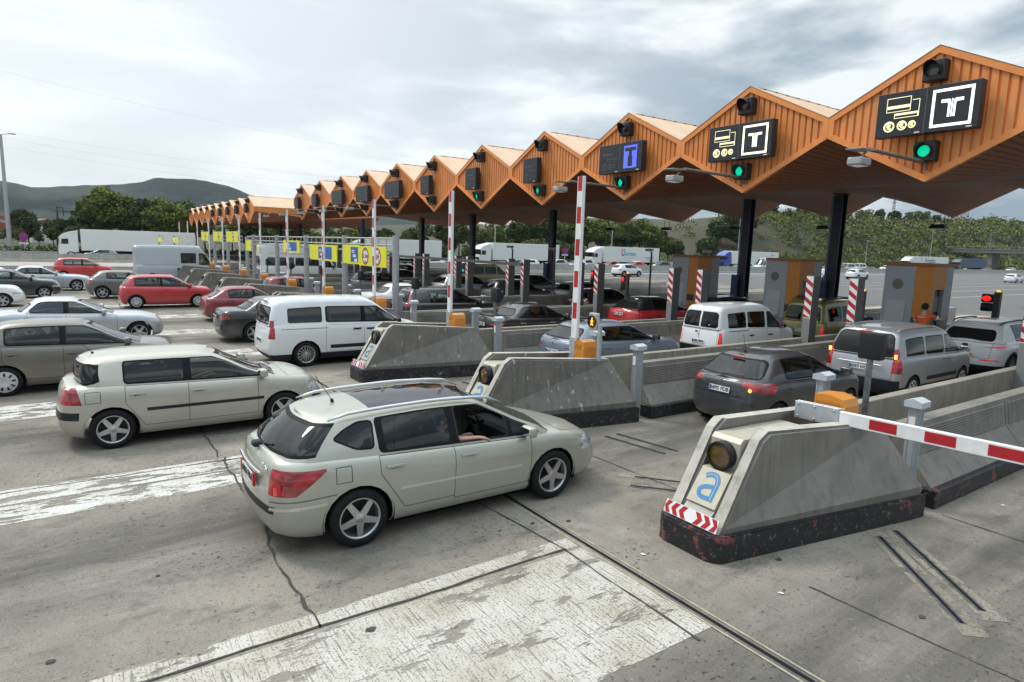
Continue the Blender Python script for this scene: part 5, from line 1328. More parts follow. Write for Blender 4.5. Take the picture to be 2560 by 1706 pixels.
H_ = 2.60; ZA, ZV, ZP, ZL, ZM = 8.43, 7.12, 6.58, 5.24, 6.0
YF, YM, YR = 17.39, 25.0, 32.67
def canopy_module(parent, x, first=False, hh=H_):
    def fascia(bm, y, sgn):
        inset = .13; n = 26; pts = []
        for k in range(n+1):
            for dx, dy in ((.0, 0), (.135, 0), (.148, .05), (.187, .05)):
                xx = -hh+inset+(k*.2+dx); 
                if xx < hh-inset: pts.append((xx, dy))
        pv = None
        for xx, dy in pts:
            a = abs(xx)/hh; zt = ZA-(ZA-ZV)*a-inset*1.05; zb = ZL+(ZP-ZL)*a+inset*1.05
            if zt-zb < .02: continue
            p = (bm.verts.new((xx, y+sgn*dy, zt)), bm.verts.new((xx, y+sgn*dy, zb)))
            if pv: bm.faces.new((pv[0], pv[1], p[1], p[0]))
            pv = p
    mod = obj('canopy_module', (lambda bm: (fascia(bm, YF+.02, 1), bm)[1])(B()), FASC, parent); mod.location = (x, 0, 0)
    for y0, y1, nm_ in ((YF-.035, YF+.10, 'fascia_trim'), (YR-.10, YR+.035, 'rear_trim')):
        bm = B()
        for s in (-1, 1):
            for (xa, za), (xb, zb) in (((0, ZA), (hh-.003, ZV)), ((hh-.003, ZP), (0, ZL))):
                L_ = sqrt((xb-xa)**2+(zb-za)**2); nx, nz = -(zb-za)/L_, (xb-xa)/L_
                if nz > 0: nx, nz = -nx, -nz
                if za > 6.6 and za != ZP: sgn = 1
                else: sgn = -1
                w = .15; k = 1 if za in (ZA,) else -1
                q = [(xa, za), (xb, zb), (xb, zb-w*1.12*k), (xa, za-w*1.12*k)]
                prism(bm, [(s*a, b) for a, b in q], y0, y1, 'xz')
            prism(bm, [(s*(hh-.16), ZP+.02), (s*(hh-.003), ZP+.02), (s*(hh-.003), ZV-.02), (s*(hh-.16), ZV-.02)], y0-.004, y1, 'xz')
        obj(nm_, bm, TRIM, mod)
    bm = B()
    for s in (-1, 1):
        q = [(0, YF-.05, ZA+.012), (s*hh, YF-.05, ZV+.012), (s*hh, YR+.05, ZV+.012), (0, YR+.05, ZA+.012)]
        bm.faces.new([bm.verts.new(p) for p in q])
    obj('roof', bm, ROOF, mod)
    bm = B()
    box(bm, -.06, .06, YF+.3, YR-.3, ZA-.03, ZA+.017)
    obj('ridge_vent', bm, rib_mat('ridge_vent_slots', (.62, .42, .27), .6, 1, .10), mod)
    bm = B()
    for s in (-1, 1):
        for ya, yb in ((YF, YM), (YR, YM)):
            nx_, ny_ = 6, 8; G = []
            for i in range(nx_+1):
                row = []
                for j in range(ny_+1):
                    u, v = i/nx_, j/ny_; zf = ZL+(ZP-ZL)*u; row.append(bm.verts.new((s*hh*u, ya+(yb-ya)*v, zf+(ZM-zf)*v)))
                G.append(row)
            for i in range(nx_):
                for j in range(ny_): bm.faces.new((G[i][j], G[i+1][j], G[i+1][j+1], G[i][j+1]))
    bmesh.ops.remove_doubles(bm, verts=bm.verts, dist=.001); bmesh.ops.recalc_face_normals(bm, faces=bm.faces)
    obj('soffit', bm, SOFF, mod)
    bm = B(); fascia(bm, YR-.02, -1); obj('rear_fascia', bm, FASC, mod)
    return mod
def canopy(label, xs, hh):
    r = empty('toll_canopy', (0, 0, 0), 0, label, 'canopy'); first = None
    for x in xs:
        if first is None: first = canopy_module(r, x, hh=hh)
        else: c = copy_tree(first, r); c.location = (x, 0, 0)
    for s, x in ((1, xs[0]), (-1, xs[-1])):
        bm = B(); X = x+s*(hh+.01)
        pv = None
        for k in range(13):
            v = k/12; y = YF+(YR-YF)*v; w = 1-abs(2*v-1); zb = ZP+(ZM-ZP)*w
            p = (bm.verts.new((X, y, ZV)), bm.verts.new((X, y, zb)))
            if pv: bm.faces.new((pv[0], pv[1], p[1], p[0]))
            pv = p
        obj('end_band', bm, rib_mat('canopy_orange_rib', OCOL, .2, 1, .6), r)
    return r
LCX = lambda n: -7.486-5.201*n
canopy('orange folded toll canopy with twelve gables, over the near lanes', [LCX(n) for n in range(-1, 11)], 2.6005)
G2X = [-81.0-5.6*k for k in range(9)]
canopy('smaller looking far group of the orange folded toll canopy, beyond the gap', G2X, 2.8)
# ---- columns
NAVY = mat('navy_steel', (.012, .018, .042), .4, var=.2); 
def column(x, label, box_=False, top=6.12):
    r = empty('canopy_column', (x, 28.0, 0), 0, label, 'column', 'navy steel columns under the canopy')
    bm = B(); box(bm, -.20, .20, -.20, -.16, 0, top); box(bm, -.20, .20, .16, .20, 0, top); box(bm, -.03, .03, -.16, .16, 0, top); box(bm, -.24, .24, -.24, .24, top-.06, top+.0)
    obj('steel_section', bm, NAVY, r)
    bm = B(); tube(bm, [(-.34, 0, 0), (-.34, 0, top-.1)], .075, 10); obj('downpipe', bm, ALD, r, smooth=40)
    bm = B(); box(bm, -.48, -.10, -.36, -.24, 0, 2.3); obj('blue_cover', bm, mat('blue_cover', (.04, .08, .17), .5), r)
    return r
c0 = column(-15.34, 'navy steel column, rightmost, right of the gold van'); c1_ = column(-19.96, 'navy steel column with blue base, left of the middle booth')
for x, t_ in ((-35.85, 'navy steel column, third from the right'), (-46.86, 'navy steel column, fourth from the right'), (-56.5, 'navy steel column, fifth from the right'), (-72, 'navy steel column in the gap between both canopies'), (-86, 'navy steel column under the far canopy, nearest of them'), (-97, 'navy steel column, middle one under the far canopy'), (-108, 'navy steel column, furthest under the far canopy')):
    c = copy_tree(c0); c.location = (x, 28, 0); c['label'] = t_
# ---- signs on the fascia
LEDW = mat('led_white', (.9, .88, .85), .5, emis=(1, .97, .95), es=1.15); LEDY = mat('led_yellow', (.8, .75, .4), .5, emis=(.95, .88, .52), es=.8); LEDB = mat('led_blue', (.05, .08, .6), .5, emis=(.08, .12, .95), es=1.0); LEDO = mat('led_off', (.07, .075, .08), .5)
PANEL = mat('sign_panel_black', (.018, .021, .027), .45, var=.1); PSIDE = mat('sign_panel_side', (.12, .12, .12), .5)
YS = YF-.40
def rect(bm, x0, x1, z0, z1, y, mi=0): bm.faces.new([bm.verts.new(p) for p in ((x0, y, z0), (x1, y, z0), (x1, y, z1), (x0, y, z1))]).material_index = mi
def frame(bm, x0, x1, z0, z1, w, y, mi=0):
    rect(bm, x0, x1, z1-w, z1, y, mi); rect(bm, x0, x1, z0, z0+w, y, mi); rect(bm, x0, x0+w, z0+w, z1-w, y, mi); rect(bm, x1-w, x1, z0+w, z1-w, y, mi)
def cards(bm, cx, cz, y, k=1.0):
    frame(bm, cx-.34*k, cx+.22*k, cz+.02*k, cz+.36*k, .014*k, y); rect(bm, cx-.33*k, cx+.21*k, cz+.10*k, cz+.17*k, y-.001)
    rect(bm, cx+.25*k, cx+.42*k, cz+.25*k, cz+.264*k, y); rect(bm, cx+.406*k, cx+.42*k, cz-.14*k, cz+.25*k, y); frame(bm, cx-.14*k, cx+.405*k, cz-.14*k, cz-.02*k, .014*k, y); rect(bm, cx-.13*k, cx+.40*k, cz-.07*k, cz-.03*k, y-.001)
    for j, rr in ((-.24, .13), (.06, .115), (.29, .09)):
        n = 16; c = (cx+j*k, cz-.32*k)
        ring = [(c[0]+rr*k*cos(2*pi*i/n), c[1]+rr*k*sin(2*pi*i/n)) for i in range(n)]; inn = [(c[0]+rr*.72*k*cos(2*pi*i/n), c[1]+rr*.72*k*sin(2*pi*i/n)) for i in range(n)]
        for i in range(n):
            a, b, c_, d = ring[i], ring[(i+1) % n], inn[(i+1) % n], inn[i]; bm.faces.new([bm.verts.new((p[0], y, p[1])) for p in (a, b, c_, d)])
        put_text(bm, '€', rr*1.6*k, TM((c[0], y-.002, c[1]), '-y'), depth=.001, bold=.006*k)
def tsym(bm, cx, cz, y, k, mi=0):
    rect(bm, cx-.022*k, cx+.022*k, cz-.34*k, cz+.29*k, y, mi)
    for s in (-1, 1):
        P = [(s*.055, -.34), (s*.125, -.34), (s*.125, .10), (s*.135, .15), (s*.17, .18), (s*.36, .18), (s*.36, .29), (s*.11, .29), (s*.07, .27), (s*.055, .20)]
        A = [bm.verts.new((cx+a*k, y, cz+b*k)) for a, b in P]
        bm.faces.new([A[i] for i in (0, 1, 2, 9)]).material_index = mi; bm.faces.new([A[i] for i in (2, 3, 8, 9)]).material_index = mi; bm.faces.new([A[i] for i in (3, 4, 7, 8)]).material_index = mi; bm.faces.new([A[i] for i in (4, 5, 6, 7)]).material_index = mi
def led_sign(x, kind, label, zc=6.88, zoff=0):
    dbl = kind in ('white', 'yellow', 'blue', 'off2', 'offT'); r = empty('lane_sign', (x, 0, zoff), 0, label, 'LED sign', 'LED lane signs on the orange gables')
    w = 1.125 if dbl else .52; cx0 = 0 if dbl else -.50
    bm = B(); box(bm, cx0-w, cx0+w, YS, YS+.26, zc-.53, zc+.53, bev=.01)
    if dbl: box(bm, cx0-.008, cx0+.008, YS-.006, YS+.01, zc-.53, zc+.53, mi=1)
    for dx in ([-.15, w-.18] if dbl else [w-.2]):
        rect(bm, cx0+dx-.05, cx0+dx+.07, zc-.50, zc-.47, YS-.004, 2)
    for dx in (-w*.6, w*.6): box(bm, cx0+dx-.04, cx0+dx+.04, YS+.26, YF, zc-.3, zc+.3, mi=1)
    obj('panel', bm, [PANEL, PSIDE, WHT], r)
    bm = B(); lit = LEDY if kind in ('white', 'yellow') else LEDO
    cards(bm, (cx0-.56 if dbl else cx0), zc+.04, YS-.006, 1.0)
    obj('card_pictogram', bm, lit, r)
    if dbl:
        m_ = {'white': LEDW, 'yellow': mat('led_warm', (.9, .88, .6), .5, emis=(1, .96, .72), es=1.05), 'blue': LEDB}.get(kind, LEDO)
        bm = B(); cx = cx0+.56
        if kind == 'blue':
            # blue field with a dark T
            for q in ((-.33, -.08, .02, .20), (-.33, -.12, -.34, .02), (.08, .33, .02, .20), (.12, .33, -.34, .02), (-.33, .33, .33, .40), (-.33, -.28, .20, .33), (.28, .33, .20, .33), (-.33, .33, -.40, -.34)): rect(bm, cx+q[0], cx+q[1], zc+q[2], zc+q[3], YS-.006)
        elif kind in ('off2', 'offT'):
            frame(bm, cx-.4, cx+.4, zc-.4, zc+.4, .02, YS-.006); tsym(bm, cx, zc, YS-.006, .7)
        else:
            frame(bm, cx-.43, cx+.43, zc-.43, zc+.43, .062, YS-.006); tsym(bm, cx, zc-.0, YS-.006, .64)
        obj('T_pictogram', bm, m_, r)
    return r
VIS = mat('visor_black', (.016, .018, .02), .5)
def gable_signal(x, z, state, label, zoff=0):
    r = empty('gable_signal', (x, 0, zoff), 0, label, 'signal light', 'round signal lights on the orange gables')
    bm = B(); box(bm, -.24, .24, YS+.12, YF-.0, z-.24, z+.24, bev=.02); obj('housing', bm, VIS, r)
    bm = B(); n = 14
    for k in range(n):
        a0, a1 = -.25*pi+1.5*pi*k/n, -.25*pi+1.5*pi*(k+1)/n
        P = lambda a, d: (.185*cos(a), YS+.12-d*(.4+.6*max(0, sin(a))), z+.185*sin(a))
        bm.faces.new([bm.verts.new(p) for p in (P(a0, 0), P(a1, 0), P(a1, .28), P(a0, .28))])
    obj('visor', bm, VIS, r)
    m_ = {'g': mat('signal_green', (.0, .5, .3), .3, emis=(0, .75, .40), es=.6), 'r0': mat('signal_red_off', (.09, .02, .02), .2, coat=1), '0': mat('signal_grey_off', (.10, .10, .095), .2, coat=1), 'g0': mat('signal_green_dim', (.01, .12, .09), .2, emis=(0, .3, .2), es=.25)}[state]
    bm = B(); lathe(bm, [(.001, YS+.07), (.10, YS+.09), (.135, YS+.112)], 22, M=Matrix.Translation((0, 0, z))); obj('lens', bm, m_, r, smooth=50)
    return r
def flood_arm(x, label, zoff=0):
    r = empty('floodlight_arm', (x, 0, zoff), 0, label, 'floodlight', 'floodlights on arms in front of the gables')
    bm = B(); tube(bm, [(0, YF-.05, 5.52), (0, YF-.05, 5.68), (0, YF-.12, 5.70), (0, 14.6, 5.72)], .045, 8); obj('arm', bm, mat('galvanised_brown', (.20, .17, .145), .5, metal=.4, var=.25), r, smooth=40)
    bm = B(); box(bm, -.16, .16, 14.0, 14.45, 5.33, 5.50, bev=.03); box(bm, -.18, .18, 13.95, 14.5, 5.66, 5.68); tube(bm, [(0, 14.5, 5.7), (0, 14.3, 5.5)], .03, 6); o = obj('lamp_head', bm, mat('lamp_grey', (.40, .41, .41), .4, metal=.3), r)
    bm = B(); box(bm, -.13, .13, 14.05, 14.4, 5.322, 5.33); obj('glass', bm, CHR, o)
    return r
kinds = {0: 'white', 1: 'yellow', 2: 'blue', 3: 'single', 4: 'single', 5: 'single', 6: 'off2', 7: 'off2', 8: 'offT', 9: 'single', 10: 'single'}
desc = {0: 'lit LED sign with white T and yellow cards, on the nearest gable', 1: 'lit LED sign with warm white T and yellow cards, on the second gable', 2: 'LED sign with a blue T, on the third gable'}
for n in range(0, 11):
    x = LCX(n); zo = -.12 if n else 0
    led_sign(x, kinds[n], desc.get(n, 'unlit black LED sign on the %s gable from the right' % ord_(n)), zoff=zo)
    gable_signal(x+.02, 7.82, '0' if n == 0 else 'r0', 'unlit signal light at the top of the %s gable' % ord_(n))
    gable_signal(x+.02, 5.95 if not n else 5.88, 'g' if n < 5 else 'g0', 'green signal light at the foot of the %s gable' % ord_(n) if n < 5 else 'dim signal light at the foot of the %s gable' % ord_(n))
    if n not in (3, 4, 5): flood_arm(x, 'floodlight on a brown arm below the %s gable' % ord_(n))
for k, x in enumerate(G2X):
    if k < 5: led_sign(x, 'single', 'unlit LED sign on the far canopy, %s gable of that group' % ord_(k), zoff=.1)
    gable_signal(x, 7.85, '0', 'small signal light on the far canopy, %s gable of that group' % ord_(k))
    if k in (0, 2): flood_arm(x, 'floodlight arm on the far canopy, %s gable of that group' % ord_(k))
# floodlights under the rear edge
for n in range(0, 5):
    r = empty('rear_floodlight', (LCX(n)-5.2, 31.3, 0), 0, 'black floodlight under the rear canopy tip, %s from the right' % ord_(n).replace('nearest', 'first'), 'floodlight', 'floodlights under the rear canopy edge')
    bm = B(); prism(bm, [(-.32, 4.72), (.32, 4.72), (.26, 4.90), (-.26, 4.90)], -.15, .15, 'xz'); obj('lamp_head', bm, BLK, r)
    bm = B(); tube(bm, [(-.2, 0, 4.9), (-.2, 0, 5.32)], .015, 6); tube(bm, [(.2, 0, 4.9), (.2, 0, 5.32)], .015, 6); obj('hanger', bm, BLK, r)
# ---- height-limit gantries over lanes 4..6
YEL = mat('sign_yellow', (.80, .78, .02), .45); SBL = mat('sign_blue', (.02, .12, .42), .45); WHS = mat('sign_white', (.75, .75, .75), .45); GAL = mat('galvanised', (.40, .41, .42), .4, metal=.35, var=.12)
def gpost(x, y, label, h=3.62):
    r = empty('gantry_post', (x, y, 0), 0, label, 'post', 'galvanised posts of the height gantries'); bm = B(); tube(bm, [(0, 0, 0), (0, 0, h)], .115, 12); obj('post', bm, GAL, r, smooth=40)
    bm = B(); tube(bm, [(0, 0, 1.75), (0, 0, 1.86)], .13, 12); obj('collar', bm, GAL, r, smooth=40); return r
PX = [-20.35, -25.35, -30.6, -35.9, -41.3]
gp = gpost(PX[0], 9.1, 'galvanised gantry post, rightmost, in front of the black people carrier')
for i, x in enumerate(PX[1:]): 
    c = copy_tree(gp); c.location = (x, 9.1, 0); c['label'] = 'galvanised gantry post, %s from the right' % ord_(i+1)
def gantry(x0, x1, y, label):
    r = empty('height_gantry', (0, y, 0), 0, label, 'gantry', 'railed height gantries across the lanes')
    for z in (3.52, 3.28):
        bm = B(); tube(bm, [(x0, 0, z), (x1, 0, z)], .03, 8); obj('rail', bm, GAL, r, smooth=40)
    bm = B(); box(bm, x0, x1, -.03, .03, 3.02, 3.09); obj('beam', bm, GAL, r)
    bm = B(); n = 7
    for k in range(n+1): x = x0+(x1-x0)*k/n; box(bm, x-.015, x+.015, -.015, .015, 3.02, 3.52)
    obj('uprights', bm, GAL, r)
    return r
for i in range(4): gantry(PX[i+1]+.12, PX[i]-.12, 9.1, 'galvanised railed gantry with yellow signs between the %s and next gantry posts' % ord_(i).replace('nearest', 'first'))
def ring_sign(bm, cx, cz, y, R, txt, cross=False, mir=6):
    n = 28
    bm.faces.new([bm.verts.new((cx+R*cos(2*pi*i/n), y, cz+R*sin(2*pi*i/n))) for i in range(n)]).material_index = 2
    for i in range(n):
        a, b = 2*pi*i/n, 2*pi*(i+1)/n
        bm.faces.new([bm.verts.new((cx+q*cos(t), y-.003, cz+q*sin(t))) for q, t in ((R, a), (R, b), (R*.78, b), (R*.78, a))]).material_index = 3
    if txt: put_text(bm, txt, R*.72, TM((cx, y-.004, cz), '-y'), mi=4, bold=.004)
    if cross:
        for s in (-1, 1):
            d = Vector((.707, 0, s*.707)); e = Vector((-.707*s, 0, .707))*R*.06; c = Vector((cx, y-.006, cz))
            bm.faces.new([bm.verts.new(c+d*R*.8+e), bm.verts.new(c-d*R*.8+e), bm.verts.new(c-d*R*.8-e), bm.verts.new(c+d*R*.8-e)]).material_index = 3
            put_text(bm, '■', R*.3, TM((cx+s*R*.42, y-.004, cz), '-y'), mi=4)
    else:
        for s in (-1, 1): bm.faces.new([bm.verts.new(p) for p in ((cx-.06, y-.004, cz+s*R*.72), (cx+.06, y-.004, cz+s*R*.72), (cx, y-.004, cz+s*R*.48))]).material_index = 4
def yellow_sign(x0, x1, z0, z1, y, rings, label, blue=None, rz=0):
    r = empty('height_sign', ((x0+x1)/2, y, 0), rz, label, 'road sign', 'yellow height limit signs'); cx = (x0+x1)/2
    bm = B(); box(bm, x0-cx, x1-cx, -.02, .02, z0, z1, mi=0)
    for dx, tx, cr in rings: ring_sign(bm, dx, (z0+z1)/2, -.024, (z1-z0)*.44, tx, cr)
    if blue:
        a, b = blue; rect(bm, a, b, z0+.08, z1-.08, -.024, 1)
        for k in range(3): rect(bm, a+.12+.14*k, a+.42+.14*k, z1-.30-.17*k, z1-.19-.17*k, -.027, 2)
        rect(bm, a+.12, a+.42, z1-.26, z1-.23, -.029, 3)
    obj('sign_panel', bm, [YEL, SBL, WHS, REDP, TXK], r)
    return r
yellow_sign(-23.3, -20.75, 2.50, 3.22, 8.93, [(-.62, '2.1m', False), (.52, None, True)], 'yellow sign with 2.1m ring and crossed ring on the rightmost gantry')
yellow_sign(-25.1, -23.35, 2.52, 3.25, 8.95, [], 'yellow and blue sign left of the 2.1m sign on the rightmost gantry', blue=(.0, .8))
yellow_sign(-29.6, -26.0, 2.52, 3.20, 9.0, [], 'wide yellow sign with a blue panel on the second gantry', blue=(-.6, 1.2))
yellow_sign(-34.2, -31.3, 2.75, 3.35, 9.0, [], 'yellow sign with a blue panel hanging over the white camper', blue=(-.6, 1.0))
for i, (xa, xb, za, zb) in enumerate(((-43.9, -41.2, 2.62, 3.28), (-50.2, -46.3, 3.12, 3.85), (-55.5, -51.6, 3.12, 3.85), (-61.2, -58.0, 3.12, 3.86), (-80.6, -76.5, 2.75, 3.3), (-96, -91.8, 2.65, 3.25))):
    y = 9.2; xx = (xa+xb)/2
    yellow_sign(xa, xb, za, zb, y, [(.35, '2.1m', False)], 'yellow 2.1m sign over the far lanes, %s from the right' % ord_(i).replace('nearest', 'first'))
    gpost(xa-.25, y+.1, 'galvanised post left of the %s far yellow sign' % ord_(i).replace('nearest', 'first'), 4.0 if 0 < i < 4 else 3.5)
    gantry(xa-.2, xb+.7, y+.12, 'railed gantry over the far lanes, %s from the right' % ord_(i).replace('nearest', 'first'))
# dark height beam under the canopy
for i, x in enumerate((-33.3, -38.5)):
    pass
r = empty('height_beam', (0, 14.6, 0), 0, 'dark grey beam crossing the shaded lanes between two posts', 'beam'); bm = B(); box(bm, -36, -20.6, -.06, .06, 2.62, 2.74); obj('beam', bm, mat('post_grey', (.085, .083, .08), .6), r)
# ------------------------------------------------------------------ vehicles in the picture
LC = lambda n: -7.486-5.201*n      # lane centre lines
def put(o, cx, ry, rz=0, sx=1, sz=1):
    """cx: centre X, ry: Y of the rear bumper; car drives towards +Y"""
    o.location = (cx, ry, 0); o.rotation_euler = (0, 0, pi/2+rz); o.scale = (sx, 1 if sx == 1 else (sx+1)/2, sz); return o
G1 = 'cars queuing up to the toll lanes'; G2 = 'cars in the toll lanes'
put(build_car('estate_car', S407, P_GREEN, 'pale green estate car with glass roof, silver rails and an arm at the open window', group=G1), -7.24, 1.45)
put(build_car('hatchback_car', SMEG, P_BEIGE, 'champagne hatchback with black side mouldings, next to the pale green estate', group=G1), -12.32, -.40)
put(build_car('hatchback_car', SCOR, P_BROWN, 'taupe brown hatchback with silver wheel covers, cut off by the left edge', group=G1), -17.1, -2.0)
put(build_car('saloon_car', SBMW, P_SILV, 'silver saloon with dark rear side glass behind the taupe hatchback', group=G1), -23.9, -2.2)
put(build_car('people_carrier', SCON, P_WHITE, 'tall white people carrier van at the mouth of a toll lane', 'van', group=G1), LC(2)+.1, 3.98)
put(build_car('saloon_car', SEPI, P_BLACK, 'black saloon with star wheels left of the white people carrier', group=G1), -22.45, 3.65)
put(build_car('hatchback_car', S306, P_DRED, 'dark wine red hatchback behind the black saloon', group=G1), -28.3, 4.1)
put(build_car('hatchback_car', SPOL, P_RED, 'bright red three-door hatchback in the middle of the queue', group=G1), -34.7, 1.55, sx=1.05, sz=1.04)
put(build_car('hatchback_car', SA1, P_GREY, 'mid grey hatchback with star wheels behind the bright red one', group=G1), -40.45, .38, sx=1.03, sz=1.03)
put(build_car('saloon_car', SMER, P_SILV, 'light silver saloon with twin-spoke wheels on the far left of the queue', group=G1), -46.4, -3.85, sx=1.0)
put(build_car('hatchback_car', S208, P_BLACK, 'black hatchback cut off at the left edge in front of the light silver saloon', group=G1), -41.4, -4.6)
put(build_car('hatchback_car', S208, P_WHITE, 'white car nose poking in at the left edge below the black hatchback', group=G1), -36.8, -5.95)
put(build_car('hatchback_car', SSWI, P_RED, 'red five-door hatchback beside the far concrete barrier', group=G1), -57.9, -1.45, sx=1.03, sz=1.04)
put(build_car('panel_van', STRA, P_SILV, 'long silver panel van with a dark side window', 'van', group=G1), -52.0, 3.3, sz=1.05)
put(build_car('hatchback_car', SHAT, P_WHITE, 'white car showing its roof at the far left edge behind the light silver saloon', group=G1, detail=1), -55.5, -7.9)
put(build_car('hatchback_car', S207, P_DGREY, 'dark grey hatchback with lit red lamps between the first two concrete islands', group=G2), LC(0), 10.0)
put(build_car('people_carrier', SPAR, P_LSILV, 'silver people carrier with roof rails ahead of the dark grey hatchback', 'van', group=G2), LC(0), 15.2)
put(build_car('suv_car', SSPO, P_WHITE, 'white off-roader with a yellow number plate at the right edge', group=G2), LC(0), 21.1)
put(build_car('hatchback_car', SCEE, P_BGREY, 'blue grey hatchback behind the raised red and white boom', group=G2), LC(1), 10.0)
put(build_car('compact_van', SCOM, P_WHITE, 'small white van with two rear doors ahead of the blue grey hatchback', 'van', group=G2), LC(1), 15.75)
put(build_car('compact_van', SGOL, P_GOLD, 'gold van with a roof rack beside the orange booth', 'van', group=G2), LC(1), 21.3)
put(build_car('saloon_car', SMB, P_BLACK, 'black saloon with chrome window trim left of the raised boom', group=G2), LC(2), 11.05)
chr_ = put(build_car('hatchback_car', SCHR, P_RED, 'red crossover with a black roof in the shade of the canopy', group=G2), LC(2), 17.35)
put(build_car('estate_car', SVOL, P_PLUM, 'dark estate with only its roof showing ahead of the red crossover', group=G2, detail=1), LC(2), 22.3)
put(build_car('people_carrier', SC4, P_BLACK, 'black rounded people carrier with tall corner lamps behind a bollard', group=G2), LC(3), 10.3)
put(build_car('hatchback_car', SHAT, P_BLACK, 'black hatchback in shade left of the red crossover', group=G2, detail=1), LC(3), 19.5)
put(build_car('saloon_car', SCAM, P_WHITE, 'white saloon partly hidden by the black people carrier', group=G2), LC(4), 11.0)
put(build_car('suv_car', SSUV, P_DGREY, 'dark hatchback with a pale tailgate glass beside the striped posts', group=G2, detail=1), LC(4), 17.6)
put(build_car('hatchback_car', SHAT, P_LSILV, 'silver hatchback with dark glass in the deep shade between two striped posts', group=G2, detail=1), LC(4), 22.7)
put(build_car('hatchback_car', SSWI, P_DRED, 'red hatchback with a black tailgate edge under the boom row', group=G2, detail=1), LC(5), 7.6)
put(build_car('suv_car', SSUV, P_LSILV, 'silver off-roader in front of the gold van in shade', group=G2, detail=1), LC(5), 17.5)
put(build_car('suv_car', SSUV, P_BLACK, 'black off-roader in the shade next to a navy column', group=G2, detail=1), LC(5), 22.6)
put(build_car('estate_car', SVOL, P_PLUM, 'dark estate with chrome window edge behind the white saloon', group=G2), LC(6), 14.3)
put(build_car('saloon_car', SCAM, P_BLACK, 'low black saloon behind the dark estate', group=G2, detail=1), LC(7), 18.1)
put(build_car('van', SVIT, P_GOLD, 'sand gold van far back under the canopy', 'van', group=G2, detail=1), LC(7), 25.0)
put(build_car('suv_car', SHAT, P_DGREY, 'dark grey car furthest back in the shaded lanes', group=G2, detail=1), LC(9), 23.3)
# ================================================================== BACKGROUND
# ---- far and near jersey barriers of the motorway
CB = conc_mat('concrete_barrier_pale', (.42, .40, .36), .35)
def jersey(y0, y1, x, label, h=1.15, grp='pale concrete barriers along the far carriageway'):
    r = empty('jersey_barrier', (x, y0, 0), 0, label, 'concrete barrier', grp); L_ = y1-y0
    bm = B(); y = 0
    while y < L_-.1:
        e = min(y+6, L_); prism(bm, [(-.28, 0), (.28, 0), (.26, .12), (.12, .32), (.09, h), (-.09, h), (-.12, .32), (-.26, .12)], y+.015, e-.015, 'xz'); y = e
    obj('barrier_wall', bm, CB, r); return r
for i, (a, b) in enumerate(((36, 84), (84, 132), (132, 180), (180, 250))): jersey(a, b, -71, 'pale concrete barrier in front of the far traffic, %s stretch from the left' % ord_(i).replace('nearest', 'first'))
jersey(-16, 12, -93.0, 'pale concrete barrier behind the red five-door hatchback', .95)
jersey(-20, 8, -66.5, 'low grey kerb wall just behind the red five-door hatchback', .60, 'low walls at the far left')
def guardrail(pts, label):
    r = empty('guard_rail', (0, 0, 0), 0, label, 'guard rail', 'steel guard rails'); bm = B()
    for (a, b), (c, d) in zip(pts, pts[1:]):
        dd = Vector((c-a, d-b, 0)); n = Vector((-dd.y, dd.x, 0)).normalized()*.04; z = [.48, .56, .64, .72, .80]; of = [0, 1, 0, 1, 0]
        for k in range(4):
            A, C_ = Vector((a, b, 0)), Vector((c, d, 0))
            bm.faces.new([bm.verts.new(A+n*of[k]+Vector((0, 0, z[k]))), bm.verts.new(C_+n*of[k]+Vector((0, 0, z[k]))), bm.verts.new(C_+n*of[k+1]+Vector((0, 0, z[k+1]))), bm.verts.new(A+n*of[k+1]+Vector((0, 0, z[k+1])))])
    obj('rail', bm, GAL, r); bm = B()
    for (a, b), (c, d) in zip(pts, pts[1:]):
        n = max(1, int(sqrt((c-a)**2+(d-b)**2)/4))
        for k in range(n): x, y = a+(c-a)*k/n, b+(d-b)*k/n; box(bm, x-.14, x-.04, y-.04, y+.04, -.05, .82)
    obj('rail_posts', bm, GAL, r)
guardrail([(-113, -40), (-113, 30)], 'steel guard rail behind the white lorry at the left'); guardrail([(-98, 40), (-97, 100), (-97, 200)], 'steel guard rail behind the far traffic')
# ---- mountain
RID = [(-125, .045), (-100, .060), (-94.0, .0612), (-93.1, .0588), (-92.3, .0558), (-91.6, .0558), (-90.5, .0588), (-89, .0625), (-87.3, .0653), (-85.6, .0698), (-84.9, .0747), (-84.1, .0786), (-83.2, .0786), (-82, .0802), (-80.8, .0776), (-79.5, .0743), (-78.6, .0688), (-77.7, .0624), (-76.6, .0592), (-74.9, .0533), (-71.4, .0474), (-66.3, .0395), (-62.5, .0386), (-58.6, .0342), (-55.5, .025), (-50, .017), (-40, .012), (-20, .008)]
MNT, nt, b_, L_ = nodes_mat('mountain_forest'); t_ = N(nt, 'ShaderNodeNewGeometry')
na = N(nt, 'ShaderNodeTexNoise', inp={'Scale': .045, 'Detail': 9, 'Roughness': .75}); nb = N(nt, 'ShaderNodeTexNoise', inp={'Scale': .006, 'Detail': 5, 'Roughness': .6}); L_(t_.outputs['Position'], na.inputs[0]); L_(t_.outputs['Position'], nb.inputs[0])
sm = N(nt, 'ShaderNodeMath', operation='ADD'); L_(na.outputs[0], sm.inputs[0]); L_(nb.outputs[0], sm.inputs[1]); rm_ = N(nt, 'ShaderNodeMapRange', inp={1: .86, 2: 1.14}); L_(sm.outputs[0], rm_.inputs[0])
xm = N(nt, 'ShaderNodeMixRGB', inp={1: (.004, .012, .014, 1), 2: (.042, .058, .040, 1)}); L_(rm_.outputs[0], xm.inputs[0]); L_(xm.outputs[0], b_.inputs['Base Color']); b_.inputs['Roughness'].default_value = .98; b_.inputs['Specular IOR Level'].default_value = .05
